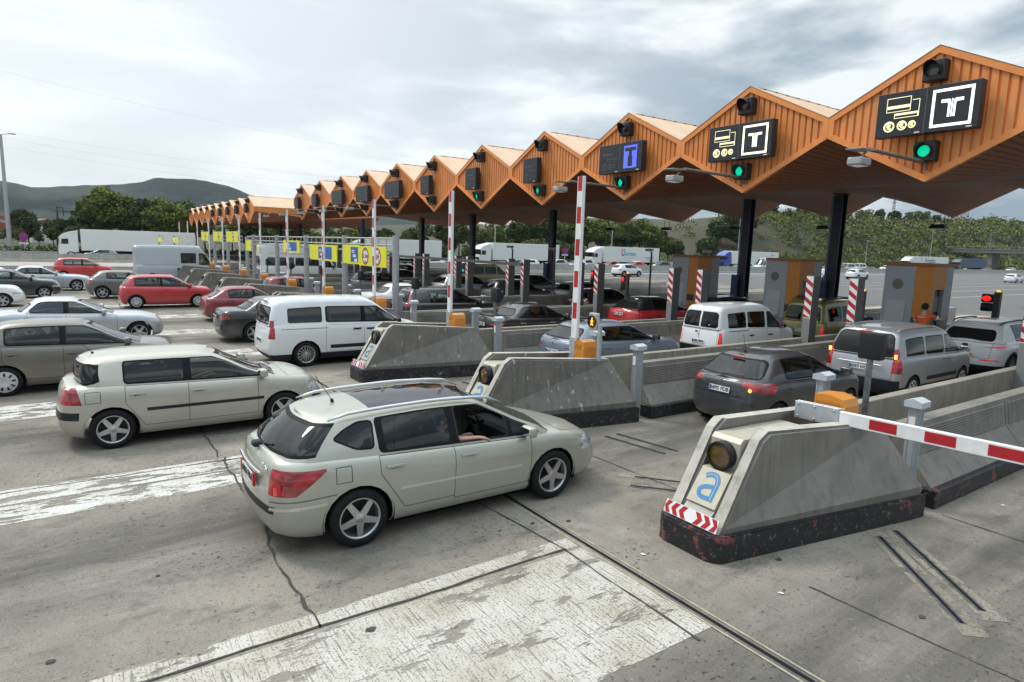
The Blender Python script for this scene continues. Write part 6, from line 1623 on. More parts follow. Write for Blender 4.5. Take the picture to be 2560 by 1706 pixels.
bm = B(); R = []
rr_ = [(1000, .0), (1120, .16), (1250, .36), (1400, .58), (1550, .78), (1680, .93), (1780, 1.0), (2100, .85)]
n = 260
for i in range(n+1):
    az = -125+105*i/n; a = radians(az); s0 = ip(RID, az)+.0008*noise.noise(Vector((az*1.7, 0, 0)))+.0005*noise.noise(Vector((az*7, 0, 2))); row = []
    for d, k in rr_:
        z = CAMH+s0*1780*k*(1+.12*(1-k)*noise.noise(Vector((az*.25, d*.004, 3)))) + (noise.noise(Vector((az*.5, d*.006, 7)))*24+noise.noise(Vector((az*1.6, d*.015, 7)))*16)*(k if k < 1 and d < 1700 else 0)*(1-k+.15)-4*(1-k)
        if d == 1780: z += 1.2*abs(noise.noise(Vector((az*20, 0, 5))))
        row.append(bm.verts.new((sin(a)*d, cos(a)*d, z)))
    R.append(row)
for i in range(n):
    for j in range(len(rr_)-1): bm.faces.new((R[i][j], R[i+1][j], R[i+1][j+1], R[i][j+1])).smooth = True
struct('mountain', bm, MNT)
# ---- foliage
def leafmat(name, c1, c2, vs=.9):
    m, nt, b, L = nodes_mat(name); g = N(nt, 'ShaderNodeNewGeometry'); oi = N(nt, 'ShaderNodeObjectInfo')
    n = N(nt, 'ShaderNodeTexNoise', inp={'Scale': vs, 'Detail': 5, 'Roughness': .7}); L(g.outputs['Position'], n.inputs[0])
    a = N(nt, 'ShaderNodeMath', operation='MULTIPLY_ADD', inp={1: .25, 2: -.12}); L(g.outputs['Random Per Island'], a.inputs[0])
    a2 = N(nt, 'ShaderNodeMath', operation='MULTIPLY_ADD', inp={1: .30, 2: -.15}); L(oi.outputs['Random'], a2.inputs[0])
    s = N(nt, 'ShaderNodeMath', operation='ADD'); L(n.outputs[0], s.inputs[0]); L(a.outputs[0], s.inputs[1]); s2 = N(nt, 'ShaderNodeMath', operation='ADD'); L(s.outputs[0], s2.inputs[0]); L(a2.outputs[0], s2.inputs[1])
    r = N(nt, 'ShaderNodeMapRange', inp={1: .32, 2: .68}); L(s2.outputs[0], r.inputs[0])
    x = N(nt, 'ShaderNodeMixRGB', inp={1: tuple(c1)+(1,), 2: tuple(c2)+(1,)}); L(r.outputs[0], x.inputs[0]); L(x.outputs[0], b.inputs['Base Color']); b.inputs['Roughness'].default_value = .75
    b.inputs['Specular IOR Level'].default_value = .2
    return m
LF = [leafmat('leaves_pine', (.03, .055, .014), (.18, .215, .045)), leafmat('leaves_pale', (.05, .075, .022), (.17, .17, .06)), leafmat('leaves_dark', (.022, .042, .016), (.07, .10, .03)), leafmat('leaves_conifer', (.012, .026, .018), (.03, .05, .03))]
BARK = mat('bark', (.09, .07, .05), .9, var=.3)
RNG = random.Random(5)
def leafquad(bm, p, s, up=.3):
    a = Vector((RNG.gauss(0, 1), RNG.gauss(0, 1), RNG.gauss(0, 1)+up)).normalized(); t = a.orthogonal().normalized(); t = Matrix.Rotation(RNG.random()*6.3, 3, a) @ t; b = a.cross(t)
    w = s*RNG.uniform(.5, 1); bm.faces.new([bm.verts.new(p+t*s), bm.verts.new(p+b*w), bm.verts.new(p-t*s), bm.verts.new(p-b*w)])
def crown(bm, R_, H, z0, blobs, per, leaf, shape='round'):
    for i in range(blobs):
        for _ in range(30):
            x, y, z = RNG.uniform(-1, 1), RNG.uniform(-1, 1), RNG.uniform(-1, 1)
            if shape == 'cone':
                if sqrt(x*x+y*y) < (1-(z+1)/2)*.9+.05: break
            elif .15 < x*x+y*y+z*z < 1: break
        c = Vector((x*R_*.78, y*R_*.78, z0+H/2+z*H/2*.82)); br = R_*RNG.uniform(.20, .42)*(.55 if shape == 'cone' else 1)
        for k in range(per):
            d = Vector((RNG.gauss(0, 1), RNG.gauss(0, 1), RNG.gauss(0, 1))).normalized()*RNG.uniform(.5, 1.08)**.5*br
            d.z *= .75
            leafquad(bm, c+d, leaf*RNG.uniform(.6, 1.3))
def tree_proto(kind):
    r = empty('tree'); bm = B(); cm = B()
    P = {'pine': (3.4, 6.6, 3.0, 46, 95, .26, 'round', 0), 'pale': (2.8, 7.4, 2.2, 34, 85, .23, 'round', 1), 'dark': (3.6, 6.4, 1.6, 44, 95, .27, 'round', 2), 'conifer': (1.9, 9.0, .8, 36, 70, .22, 'cone', 3), 'low': (3.3, 4.6, .5, 34, 85, .26, 'round', 1)}[kind]
    R_, H, z0, nb, per, lf, sh, mi = P
    top = z0+H*.7; tube(bm, [(0, 0, -.3), (.1, .05, z0), (.0, .15, top)], [.22, .17, .04], 8)
    for k in range(7):
        a = RNG.random()*6.3; zz = RNG.uniform(z0, top-.5); e = R_*RNG.uniform(.5, .85); tube(bm, [(0, 0, zz), (e*.5*cos(a), e*.5*sin(a), zz+.7), (e*cos(a), e*sin(a), zz+1.5)], [.09, .06, .015], 6)
    obj('trunk', bm, BARK, r); crown(cm, R_, H, z0, nb, per, lf, sh); obj('crown', cm, LF[mi], r)
    r['h'] = z0+H; return r
PRO = {}
for k in ('pine', 'pale', 'dark', 'conifer', 'low'):
    PRO[k] = [tree_proto(k)] + ([tree_proto(k)] if k in ('pine', 'pale') else [])
TREEN = {'pine': 'pine_tree', 'pale': 'broadleaf_tree', 'dark': 'oak_tree', 'conifer': 'conifer_tree', 'low': 'shrub_tree'}
TL = {'pine': 'bushy green pine', 'pale': 'pale green broadleaf tree', 'dark': 'dense dark tree', 'conifer': 'dark pointed conifer', 'low': 'low spreading shrub tree'}
USED = set(); CNT = {}
NUM = ['leftmost', 'second', 'third', 'fourth', 'fifth', 'sixth', 'seventh', 'eighth', 'ninth', 'tenth', 'eleventh', 'twelfth', 'thirteenth', 'fourteenth', 'fifteenth', 'sixteenth', 'seventeenth', 'eighteenth', 'nineteenth', 'twentieth', 'twenty-first', 'twenty-second', 'twenty-third', 'twenty-fourth', 'twenty-fifth', 'rightmost']
def plant(kind, x, y, top, where, grp):
    pl = PRO[kind]; p = pl[RNG.randrange(len(pl))]
    if id(p) not in USED: USED.add(id(p)); c = p
    else: c = copy_tree(p)
    c.name = TREEN[kind]; zb = hgt(x, y); k = max(.25, (top-zb)/p['h']); w = k*RNG.uniform(.85, 1.15)*(1.25 if k < .6 else 1)
    c.location = (x, y, zb); c.scale = (w, w, k); c.rotation_euler = (0, 0, RNG.random()*6.3)
    CNT[where] = CNT.get(where, 0)+1
    tag(c, '%s %s, %s there' % (TL[kind], where, NUM[CNT[where]-1]), 'tree', grp)
TR = [(-136, 2, 8.8), (-134, 4, 10.7), (-132, 5, 11.6), (-134, 7, 10.8), (-131, 8, 9.6), (-135, 10, 10.4), (-131, 12, 8.7), (-136, 14, 10.5), (-132, 15, 9.7), (-137, 18, 10.4), (-132, 19, 8.8), (-136, 21, 7.6), (-136, 24, 5.8), (-140, 28, 6.4), (-150, 37, 6.5), (-140, 41, 6.1), (-150, 51, 6.2)]
for x, y, t in sorted(TR, key=lambda q: q[1]): plant('pine' if y < 22 else 'pale', x, y, t, 'behind the white lorry at the left', 'trees at the left')
for x, y, t in sorted([(-140, -3, 4.6), (-138, -1, 5.9), (-175, -9, 8.4), (-140, -9, 4.7), (-138, -5, 3.9), (-133, 0, 5.0), (-132, 3, 7.9), (-136, -7.2, 4.2), (-150, -7, 6.3), (-142, -13, 5), (-128, 1.5, 4.5), (-150, -2.6, 6.2)], key=lambda q: q[1]): plant('dark' if x < -145 or t > 5 else 'pale', x, y, t, 'near the houses at the left edge', 'trees at the left')
MD = [(-140, 70, 9.4), (-135, 73, 9.8), (-137, 78, 9.4), (-135, 81, 9.7), (-130, 83, 9.5), (-128, 89, 9.8), (-132, 95, 10.5), (-126, 95, 11.6), (-128, 100, 10.4), (-130, 106, 11.0), (-126, 106, 12.1), (-125, 109, 11.4), (-122, 111, 11.4), (-124, 118, 11.4), (-122, 120, 11.3), (-122, 125, 12.0), (-118, 125, 10.5), (-114, 124, 8.9), (-112, 125, 7.2), (-126, 82, 8.6), (-124, 77, 7.9), (-110, 126, 6.4)]
for i, (x, y, t) in enumerate(sorted(MD, key=lambda q: q[1])): plant('pine' if 88 < y else ['pale', 'pine'][i % 2], x, y, t, 'seen under the canopy', 'trees behind the far traffic')
for i in range(26): plant(['low', 'pale', 'low'][i % 3], -112-RNG.random()*8, 34+i*3.6, 3.2+RNG.random()*2.6, 'in the hedge behind the guard rail', 'trees behind the far traffic')
plant('conifer', -150, 99.4, 11.9, 'left of the second column', 'conifers'); plant('conifer', -150, 101.8, 11.3, 'left of the second column', 'conifers')
for i in range(14): plant(['pine', 'dark', 'pale'][i % 3], -128-RNG.random()*16, 26+i*3.5, 6.2+RNG.random()*1.8, 'in the belt seen below the far canopies', 'trees behind the far traffic')
for x, y, t in ((-122, 157, 13.0), (-124, 166, 15.9), (-122, 169, 15.8), (-124, 176, 15.4), (-118, 161, 12)): plant('dark', x, y, t, 'on the hill beside the big column', 'trees on the hill')
plant('dark', -110, 138, 7.7, 'at the foot of the brown slope', 'trees on the hill')
HT = [(-135, 202, 20.9), (-130, 204, 19.8), (-138, 227, 22.2), (-130, 224, 20.7), (-140, 252, 25.6), (-132, 247, 23.5), (-140, 275, 23.9), (-138, 284, 26.3), (-145, 312, 28.8), (-140, 314, 28.8), (-138, 321, 26.5), (-135, 330, 24.2), (-140, 356, 23.8), (-138, 364, 22.3), (-140, 384, 22.2), (-150, 427, 27.6), (-150, 445, 29.5), (-150, 463, 28.1), (-150, 482, 30.2), (-150, 506, 30.2)]
for i, (x, y, t) in enumerate(HT): plant(['dark', 'pale', 'low', 'pine'][i % 4], x, y, min(t, hgt(x, y)+7), 'on the ridge at the right', 'trees on the hill')
# undergrowth nobody could count: one mass on the slope
bm = B(); bm2 = B(); k = 0
while k < 2100:
    y = RNG.uniform(95, 520) if k % 3 else RNG.uniform(120, 330); x = -101-RNG.random()**1.2*42
    if 120 < y < 184 and x < -112 and RNG.random() < .86: k += 1; continue
    z = hgt(x, y); R_ = RNG.uniform(1.1, 3.4)*(1+max(0, y-200)/300); k += 1; b_ = bm if RNG.random() < .6 else bm2
    for q in range(int(38 if y > 260 else 62)):
        d = Vector((RNG.gauss(0, 1), RNG.gauss(0, 1), abs(RNG.gauss(0, 1)))).normalized()*RNG.uniform(.6, 1.0)*R_*(1 if RNG.random() < .8 else 1.2)
        leafquad(b_, Vector((x, y, z-.2))+d, .24*(1+max(0, y-150)/170)*RNG.uniform(.6, 1.4))
for nm, b_, mi in (('undergrowth', bm, 1), ('undergrowth', bm2, 0)):
    o = obj(nm, b_, LF[mi]); tag(o, 'green and olive scrub covering the hillside behind the far traffic' if mi else 'darker green scrub patches on the hillside behind far traffic', 'scrub', None, 'stuff')
# reeds along the road
bm = B()
for k in range(5200):
    y = RNG.uniform(128, 300); x = -101-RNG.random()*9; z = hgt(x, y); h = RNG.uniform(1.6, 3.6); a = RNG.random()*6.3; w = .16; l = RNG.uniform(-.5, .5)
    bm.faces.new([bm.verts.new((x-w*cos(a), y-w*sin(a), z)), bm.verts.new((x+w*cos(a), y+w*sin(a), z)), bm.verts.new((x+l, y+l, z+h))])
tag(obj('reeds', bm, leafmat('reed_leaves', (.06, .085, .025), (.19, .20, .08), .5)), 'tall pale green reeds along the foot of the hill', 'reeds', None, 'stuff')
bm = B()
for k in range(2600):
    y = RNG.uniform(-45, 95); x = -114-RNG.random()*7 if y < 38 else -100-RNG.random()*9; z = hgt(x, y)
    for q in range(2): leafquad(bm, Vector((x, y, z+RNG.random()*.9)), RNG.uniform(.2, .45))
tag(obj('verge_weeds', bm, LF[1]), 'rough green weeds along the verge behind guard rails', 'weeds', None, 'stuff')
# ---- lorries
TW = mat('lorry_white', (.70, .73, .70), .45, var=.05); TBL = mat('lorry_blue', (.02, .06, .32), .35, coat=.5); TB2 = mat('lorry_dark_blue', (.06, .10, .16), .6); TGR = mat('lorry_grey', (.12, .13, .14), .5)
def lorry(loc, label, cabm, boxm, L_=16.5, H=4.0, texts=(), fridge=False):
    """front at local x=0, body behind (negative x); drives towards +x"""
    r = empty('lorry', loc, -pi/2, label, 'lorry', 'lorries on the far carriageway')
    bm = B(); prism(bm, [(-2.25, .95), (-.05, .45), (0, .9), (-.02, 2.0), (-.12, 2.95), (-.55, 3.35), (-1.2, 3.62), (-2.2, 3.85), (-2.25, 3.8)], -1.22, 1.22, 'xz')
    bmesh.ops.bevel(bm, geom=[e for e in bm.edges if abs(abs(e.verts[0].co.y)-1.22) < .01 and abs(abs(e.verts[1].co.y)-1.22) < .01 and e.verts[0].co.y*e.verts[1].co.y > 0], offset=.10, segments=2, affect='EDGES')
    cab = obj('cab', bm, cabm, r, smooth=40)
    for s in (-1, 1):
        bm = B(); prism(bm, [(-.35, 2.0), (-1.15, 2.0), (-1.15, 2.68), (-.42, 2.68)], s*1.222, s*1.232, 'xz'); obj('side_window', bm, DGLASS, cab)
        bm = B(); box(bm, -.10, .12, s*1.28, s*1.46, 2.0, 2.75, bev=.04); obj('mirror', bm, BLK, cab)
    bm = B(); box(bm, -.10, .012, -1.08, 1.08, 2.05, 2.85, bev=.03); obj('windscreen', bm, DGLASS, cab)
    bm = B(); box(bm, -.02, .03, -1.0, 1.0, .55, 1.6, bev=.02); obj('grille', bm, BLK, cab)
    bm = B(); box(bm, -.5, .03, -1.2, 1.2, .35, .62, bev=.05); obj('bumper', bm, cabm, cab)
    bm = B(); box(bm, -L_, -2.55, -1.27, 1.27, 1.15, H, bev=.03); o = obj('box_body', bm, boxm, r)
    for tx, sz, x, z, mm in texts:
        for s in (1,):
            bm = B(); put_text(bm, tx, sz, TM((x, s*1.285, z), '+y'), depth=.003, bold=.012); obj('lettering', bm, mm, o)
    bm = B(); box(bm, -L_+.4, -.6, -.5, .5, .75, 1.12); box(bm, -L_+.1, -L_+.3, -1.2, 1.2, .55, .75); obj('chassis', bm, SEAM, r)
    bm = B(); box(bm, -6.6, -3.6, -1.2, 1.2, .42, 1.0, bev=.08); obj('side_tanks', bm, TW, r)
    for x in (-1.35, -3.1 if L_ < 12 else -4.0+.9, -L_+3.6, -L_+2.3, -L_+1.0):
        for s in (-1, 1):
            tm, rm = wheel_meshes(.52, 'steel', .3); w = link('wheel', tm, r); w.location = (x, s*1.08, .52); link('rim', rm, w)
            if s > 0: w.rotation_euler = (0, 0, pi)
    return r
BLT = mat('letter_blue', (.02, .25, .45), .5); RDT = mat('letter_red', (.55, .04, .05), .5); NVT = mat('letter_navy', (.02, .03, .12), .5); GYT = mat('letter_grey', (.35, .36, .38), .5); YLT = mat('letter_yellow', (.8, .45, .03), .5)
lorry((-105.5, -1.75, 0), 'white articulated lorry with a plain white trailer at the left', TW, TW)
lorry((-90.5, 33.2, 0), 'white lorry partly hidden by gantry and columns, no lettering', TW, TW, 14.5)
lorry((-90.2, 54.6, 0), 'white articulated lorry ending at a navy column, plain trailer', TW, TW)
lorry((-90.2, 79.2, 0), 'white lorry with red and blue Servian lettering', TW, TW, 17.5, texts=(('ervian', 1.15, -9.6, 2.75, BLT), ('L', 1.9, -7.45, 2.95, RDT), ('S', 1.6, -7.85, 3.0, BLT), ('www.servian.es', .36, -14.8, 2.1, BLT), ('968 601 962', .34, -14.9, 1.65, GYT), ('__________', .5, -9.0, 2.2, GYT)))
lorry((-90.2, 117.5, 0), 'lorry with a bright blue cab and white trailer', TBL, TW, 20.0, texts=(('Jumbo', .5, -17.5, 3.3, GYT),))
lorry((-91.5, 206.0, 0), 'white lorry with Primafrio lettering showing over the right booth roof', TW, TW, 27.0, 4.3, texts=(('Primafrio', 1.9, -14.0, 3.0, NVT), ('/', 2.2, -8.0, 3.4, NVT)))
lorry((-92.0, 243.0, 0), 'grey cab lorry with a dark blue box under the overpass', TGR, TB2, 22.0, 4.3)
# delivery van with lettering
gv = put(build_car('panel_van', dict(STRA, extra=[('lettering', lambda bm: put_text(bm, 'GLS', .95, TM((2.2, 1.045, 1.75), '+y'), depth=.003, bold=.02), NVT), ('lettering', lambda bm: put_text(bm, '»', 1.2, TM((3.5, 1.045, 1.75), '+y'), depth=.003, bold=.03), YLT)]), P_WHITE, 'white delivery van with GLS letters beside the blue cab lorry', 'van', detail=1), -79.3, 121, rz=pi)
# ---- far traffic, driving towards -Y
def recolor(r, m):
    for ch in r.children:
        if ch.name.startswith(('body', 'mirror', 'door_handle')) and ch.material_slots: 
            ch.material_slots[0].link = 'OBJECT'; ch.material_slots[0].material = m
FP = {}
def farcar(kind, x, y, m, label, name='car', flip=True, cat='car', sc=1):
    if kind not in FP:
        S = {'hatch': SHAT, 'suv': SSUV, 'saloon': dict(SCAM), 'van': dict(SVIT)}[kind]; o = FP[kind] = build_car(name, S, P_WHITE, 'x', detail=1)
    else: o = copy_tree(FP[kind]); 
    o.name = name; tag(o, label, cat, 'vehicles on the far carriageway' if flip else 'vehicles leaving the toll'); recolor(o, m)
    o.location = (x, y, 0); o.rotation_euler = (0, 0, -pi/2 if flip else pi/2); o.scale = (sc, sc, sc)
FC = [('saloon', 57.0, P_DGREY, 'dark saloon in the far traffic under the canopy'), ('hatch', 62.3, P_WHITE, 'white hatchback below the plain white trailer'), ('suv', 66.0, P_LSILV, 'silver off-roader between two camera posts'), ('hatch', 70.0, P_WHITE, 'white hatchback right of the no-stopping sign'),
      ('suv', 74.5, P_SILV, 'pale silver off-roader below the Servian cab'), ('hatch', 77.6, P_RED, 'red hatchback in front of the pale silver off-roader'), ('hatch', 83.6, P_RED, 'red hatchback below the Servian lettering'), ('hatch', 86.3, P_WHITE, 'white hatchback below the Servian lettering'), ('suv', 90.2, P_BLACK, 'black off-roader behind the white hatchback below the lettering'), ('hatch', 93.5, P_BLUE, 'blue hatchback at the rear of the Servian lorry'),
      ('hatch', 97.5, P_WHITE, 'white hatchback left of the leftmost booth'), ('suv', 103.0, P_WHITE, 'white car half hidden by the leftmost booth'), ('hatch', 115.5, P_WHITE, 'white hatchback below the blue lorry cab'), ('hatch', 131, P_WHITE, 'white car right of the delivery van'), ('van', 155, P_WHITE, 'white van between two booths with a red car beside it'), ('hatch', 151, P_DRED, 'small dark red car beside the white van'),
      ('van', 166, P_WHITE, 'white minibus between two booths'), ('suv', 174, P_WHITE, 'white car with a green patch between two booths'), ('hatch', 182, P_BLACK, 'black car between two white ones near right booth'), ('saloon', 190, P_WHITE, 'white saloon left of the right booth'), ('hatch', 196, P_WHITE, 'white car touching the right booth in the picture'),
      ('saloon', 50, P_SILV, 'silver saloon in the shade of the canopy, far traffic'), ('hatch', 45, P_WHITE, 'white hatchback in the far traffic behind striped posts'), ('suv', 258, P_WHITE, 'white off-roader beyond the bridge pier'), ('hatch', 238, P_DRED, 'dark red car below the dark blue box lorry'), ('saloon', 292, P_DGREY, 'dark car at the right edge beyond the bridge')]
for i, (k, y, m_, lb) in enumerate(FC): farcar(k, -80.5-(2.9 if i % 3 == 1 else 0)-(3.5 if y in (86.3+100,) else 0), y, m_, lb, {'hatch': 'hatchback_car', 'suv': 'suv_car', 'saloon': 'saloon_car', 'van': 'van'}[k], cat='van' if k == 'van' else 'car')
farcar('hatch', -99.8, 4.8, P_BGREY, 'blue grey hatchback in front of the white lorry at the left', 'hatchback_car'); FP
farcar('suv', -60.3, 57.5, P_WHITE, 'white car with a dark tailgate glass leaving behind the red signal', 'suv_car', False)
farcar('suv', -51.6, 99.0, P_WHITE, 'white crossover with a black roof leaving alone across the asphalt', 'suv_car', False)
farcar('suv', -50.0, 86.5, P_WHITE, 'white off-roader nose showing right of the leftmost booth', 'suv_car', False)
farcar('hatch', -40.0, 127, P_WHITE, 'white car leaving right of the rightmost booth', 'hatchback_car', False)
farcar('suv', -16.2, 57.5, P_WHITE, 'white off-roader cut by the right edge beyond the toll', 'suv_car', False)
# ---- white camper with two bicycles
SCMP = mk(6.6, 2.10, 2.95, 4.0, 1.3, .36, zr=1.35, zc=1.25, xc=5.75, zh=1.05, rf=4.5, rr=.15, gr=.06, b1=4.4, van=True, rim='steel', clad=.45, tum=.08, cp=.1, rw=(1.45, 2.05, .7, .66), rwg=DGLASS, bul=.05, mh=1.8, mirm=BLK, hm=BLK, crown=.05,
    doors=[(4.45, 5.3, .5, 0)], handles=[(4.6, 1.15)], lamps=[('taillight', -.1, .12, .85, 1.2, .75, 1.0, REDE)], lb=0, lt=0,
    winpoly=[([(.5, 1.42), (2.4, 1.42), (2.4, 2.0), (.5, 2.0)], DGLASS), ([(2.5, 1.42), (4.25, 1.42), (4.25, 2.0), (2.5, 2.0)], DGLASS), ([(4.5, 1.32), (5.35, 1.30), (4.98, 2.0), (4.5, 2.05)], TINT)],
    panels=[('awning_rail', [(.6, 2.22), (4.4, 2.22), (4.4, 2.30), (.6, 2.30)], 'xz', 'side', mat('awning_cream', (.55, .53, .44), .5))], seatx=4.6, hs=.3)
SCMP['win'] = []
put(build_car('camper_van', SCMP, P_WHITE, 'white camper van with dark windows and bicycles on its tail', 'camper van', 'cars in the toll lanes'), LC(8), 11.0, sz=1.05)
def bicycle(loc, label, m_):
    r = empty('bicycle', loc, 0, label, 'bicycle', 'bicycles on the camper')
    for x in (-.52, .52):
        bm = B(); n = 24; tube(bm, [(x+.33*cos(2*pi*k/n), 0, .34+.33*sin(2*pi*k/n)) for k in range(n+1)], .018, 6)
        for k in range(8): tube(bm, [(x, 0, .34), (x+.32*cos(pi*k/4), 0, .34+.32*sin(pi*k/4))], .003, 4)
        obj('wheel', bm, RUB, r)
    bm = B(); bb_ = (-.05, 0, .32); st = (-.18, 0, .80); hd = (.36, 0, .82)
    for a, b in ((bb_, st), (bb_, hd), (st, hd), ((-.52, 0, .34), bb_), ((-.52, 0, .34), st), ((.36, 0, .86), (.52, 0, .34))): tube(bm, [a, b], .018, 6)
    obj('frame', bm, m_, r); bm = B(); tube(bm, [(-.18, 0, .8), (-.2, 0, .92)], .013, 6); box(bm, -.32, -.08, -.06, .06, .92, .96, bev=.02); obj('saddle', bm, BLK, r)
    bm = B(); tube(bm, [(.36, 0, .84), (.40, 0, .98)], .014, 6); tube(bm, [(.40, -.28, 1.0), (.40, .28, 1.0)], .012, 6); obj('handlebar', bm, BLK, r); return r
bicycle((LC(8), 10.75, 1.15), 'dark bicycle hung on the rear of the white camper, inner one', BLK); bicycle((LC(8)+.1, 10.5, 1.15), 'pinkish bicycle hung on the rear of the white camper, outer one', mat('bike_pink', (.45, .25, .28), .4))
r = empty('bicycle_rack', (LC(8), 10.7, 0), 0, 'steel bicycle rack on the rear of the white camper', 'bicycle rack'); bm = B()
for z in (1.12, 1.6): tube(bm, [(-.9, .3, z), (-.9, -.3, z), (.9, -.3, z), (.9, .3, z)], .02, 6)
obj('rack', bm, ALU, r)
# motorcyclist
r = empty('motorcycle', (-79.5, 68.3, 0), -pi/2, 'dark motorcycle in the far traffic right of the no-stopping sign', 'motorcycle'); 
for x in (-.7, .7):
    bm = B(); lathe(bm, [(.2, -.05), (.3, -.06), (.32, 0), (.3, .06), (.2, .05)], 18, M=Matrix.Translation((x, 0, .32))); obj('wheel', bm, RUB, r)
bm = B(); box(bm, -.6, .4, -.16, .16, .45, .85, bev=.08); box(bm, .1, .55, -.2, .2, .7, 1.05, bev=.1); tube(bm, [(.45, -.35, 1.1), (.45, .35, 1.1)], .02, 6); tube(bm, [(.45, 0, 1.1), (.7, 0, .32)], .04, 6); obj('frame', bm, BLK, r)
# ---- street furniture, masts
def lamp_post(x, y, h, label, arm=1.6, r_=.09, zb=0):
    r = empty('street_lamp', (x, y, zb), 0, label, 'street lamp', 'tall street lamps'); bm = B(); tube(bm, [(0, 0, -.5), (0, 0, h)], [r_*1.3, r_*.7], 10); tube(bm, [(0, 0, h-.05), (arm*.5, arm*.8, h+.12)], .05, 6); obj('pole', bm, GAL, r, smooth=40)
    bm = B(); box(bm, arm*.5-.2, arm*.5+.2, arm*.8-.1, arm*.8+.8, h+.08, h+.22, bev=.03); obj('lamp_head', bm, GAL, r); return r
lamp_post(-118, -7.7, 17.0, 'thick grey street lamp at the left edge', 1.2, .26)
lamp_post(-101, 95, 12.4, 'thin street lamp behind the tall raised boom'); lamp_post(-100, 137, 14.2, 'thin street lamp left of the big navy column'); lamp_post(-95, 231, 14.9, 'street lamp above the right booth'); lamp_post(-110, 322, 15.5, 'street lamp above the overpass'); lamp_post(-98, 196, 8.2, 'short plain pole left of the right booth', .1); lamp_post(-96, 62, 12.5, 'thin street lamp between two columns')
def nostop(x, y, z, label, k=1.0):
    r = empty('no_stopping_sign', (x, y, 0), 0, label, 'road sign', 'round blue and red signs'); bm = B(); tube(bm, [(0, 0, 0), (0, 0, z)], .04, 8); obj('pole', bm, GAL, r)
    bm = B(); R_ = .48*k; Mx = Matrix.Rotation(radians(35), 4, 'Z')
    n = 28; bm.faces.new([bm.verts.new((R_*cos(2*pi*i/n), -.06, z+R_*sin(2*pi*i/n))) for i in range(n)]).material_index = 1
    bm.faces.new([bm.verts.new((R_*.76*cos(2*pi*i/n), -.064, z+R_*.76*sin(2*pi*i/n))) for i in range(n)]).material_index = 0
    for s in (-1, 1):
        d = Vector((.707, 0, s*.707)); e = Vector((-.707*s, 0, .707))*R_*.10; c = Vector((0, -.068, z)); bm.faces.new([bm.verts.new(c+d*R_*.8+e), bm.verts.new(c-d*R_*.8+e), bm.verts.new(c-d*R_*.8-e), bm.verts.new(c+d*R_*.8-e)]).material_index = 1
    rect(bm, -.5*k, .5*k, z-.78*k, z-.60*k, -.06, 2); rect(bm, -.28*k, .3*k, z-.705*k, z-.675*k, -.064, 3)
    box(bm, -.3, .3, -.055, -.04, z-.75*k, z+.3)
    o = obj('sign_face', bm, [mat('sign_blue_bright', (.03, .06, .42), .4), REDP, WHS, TXK], r); r.rotation_euler = (0, 0, radians(58))
nostop(-110, -5.6, 2.75, 'round blue and red no-stopping sign with arrow plate at the left', 1.25); nostop(-74.2, 60.4, 3.1, 'round blue and red no-stopping sign left of the tall raised boom', .95); nostop(-96, 147, 4.0, 'small round no-stopping sign above the middle booth', .8)
def pylon(x, y, h, label, w=3):
    r = empty('pylon', (x, y, hgt(x, y)), 0, label, 'pylon', 'lattice pylons on the skyline'); bm = B()
    for s in (-1, 1):
        for q in (-1, 1): tube(bm, [(s*w/2, q*w/2, 0), (s*w*.12, q*w*.12, h)], h*.0035, 4)
    n = 9
    for k in range(n):
        a, b = w/2*(1-.76*k/n), w/2*(1-.76*(k+1)/n); z0_, z1_ = h*k/n, h*(k+1)/n
        for s in (-1, 1): tube(bm, [(-a, s*a, z0_), (b, s*b, z1_)], h*.002, 4); tube(bm, [(a, s*a, z0_), (-b, s*b, z1_)], h*.002, 4); tube(bm, [(s*a, -a, z0_), (s*b, b, z1_)], h*.002, 4)
    for k in (.72, .84, .95): tube(bm, [(-w*.9, 0, h*k), (w*.9, 0, h*k)], h*.004, 4); tube(bm, [(0, -w*.9, h*k), (0, w*.9, h*k)], h*.004, 4)
    obj('lattice', bm, mat('pylon_steel', (.16, .12, .11), .6), r)
pylon(-290, 620, 42, 'red and white lattice mast on the hill skyline', 3); pylon(-300, 800, 58, 'grey lattice pylon at the right skyline', 9); pylon(-255, 292, 14, 'lattice pylon top above the brown slope', 4)
r = empty('utility_pole', (-150, -2.3, 0), 0, 'dark wooden utility pole in front of the mountain at the left', 'utility pole'); bm = B(); tube(bm, [(0, 0, 0), (0, 0, 8.6)], .16, 8); box(bm, -.1, .1, -.1, 1.0, 8.1, 8.25); box(bm, -.1, .1, .9, 1.05, 6.6, 8.2); box(bm, -.08, .08, -.4, 1.9, 7.4, 7.55); obj('pole', bm, mat('dark_wood', (.03, .028, .025), .8), r)
# wires across the sky
WIRE = mat('wire', (.2, .22, .24), .6)
for i, (z0_, z1_) in enumerate(((88, 64), (57, 52), (54, 43), (50, 38))):
    a, b = Vector((-420, -60, z0_)), Vector((-420, 330, z1_)); bm = B(); tube(bm, [a.lerp(b, k/24)+Vector((0, 0, -9*4*(k/24)*(1-k/24))) for k in range(25)], .035, 4)
    tag(obj('power_line', bm, WIRE), 'thin power line across the sky at the left, %s from the top' % ['first', 'second', 'third', 'fourth'][i], 'power line', 'power lines')
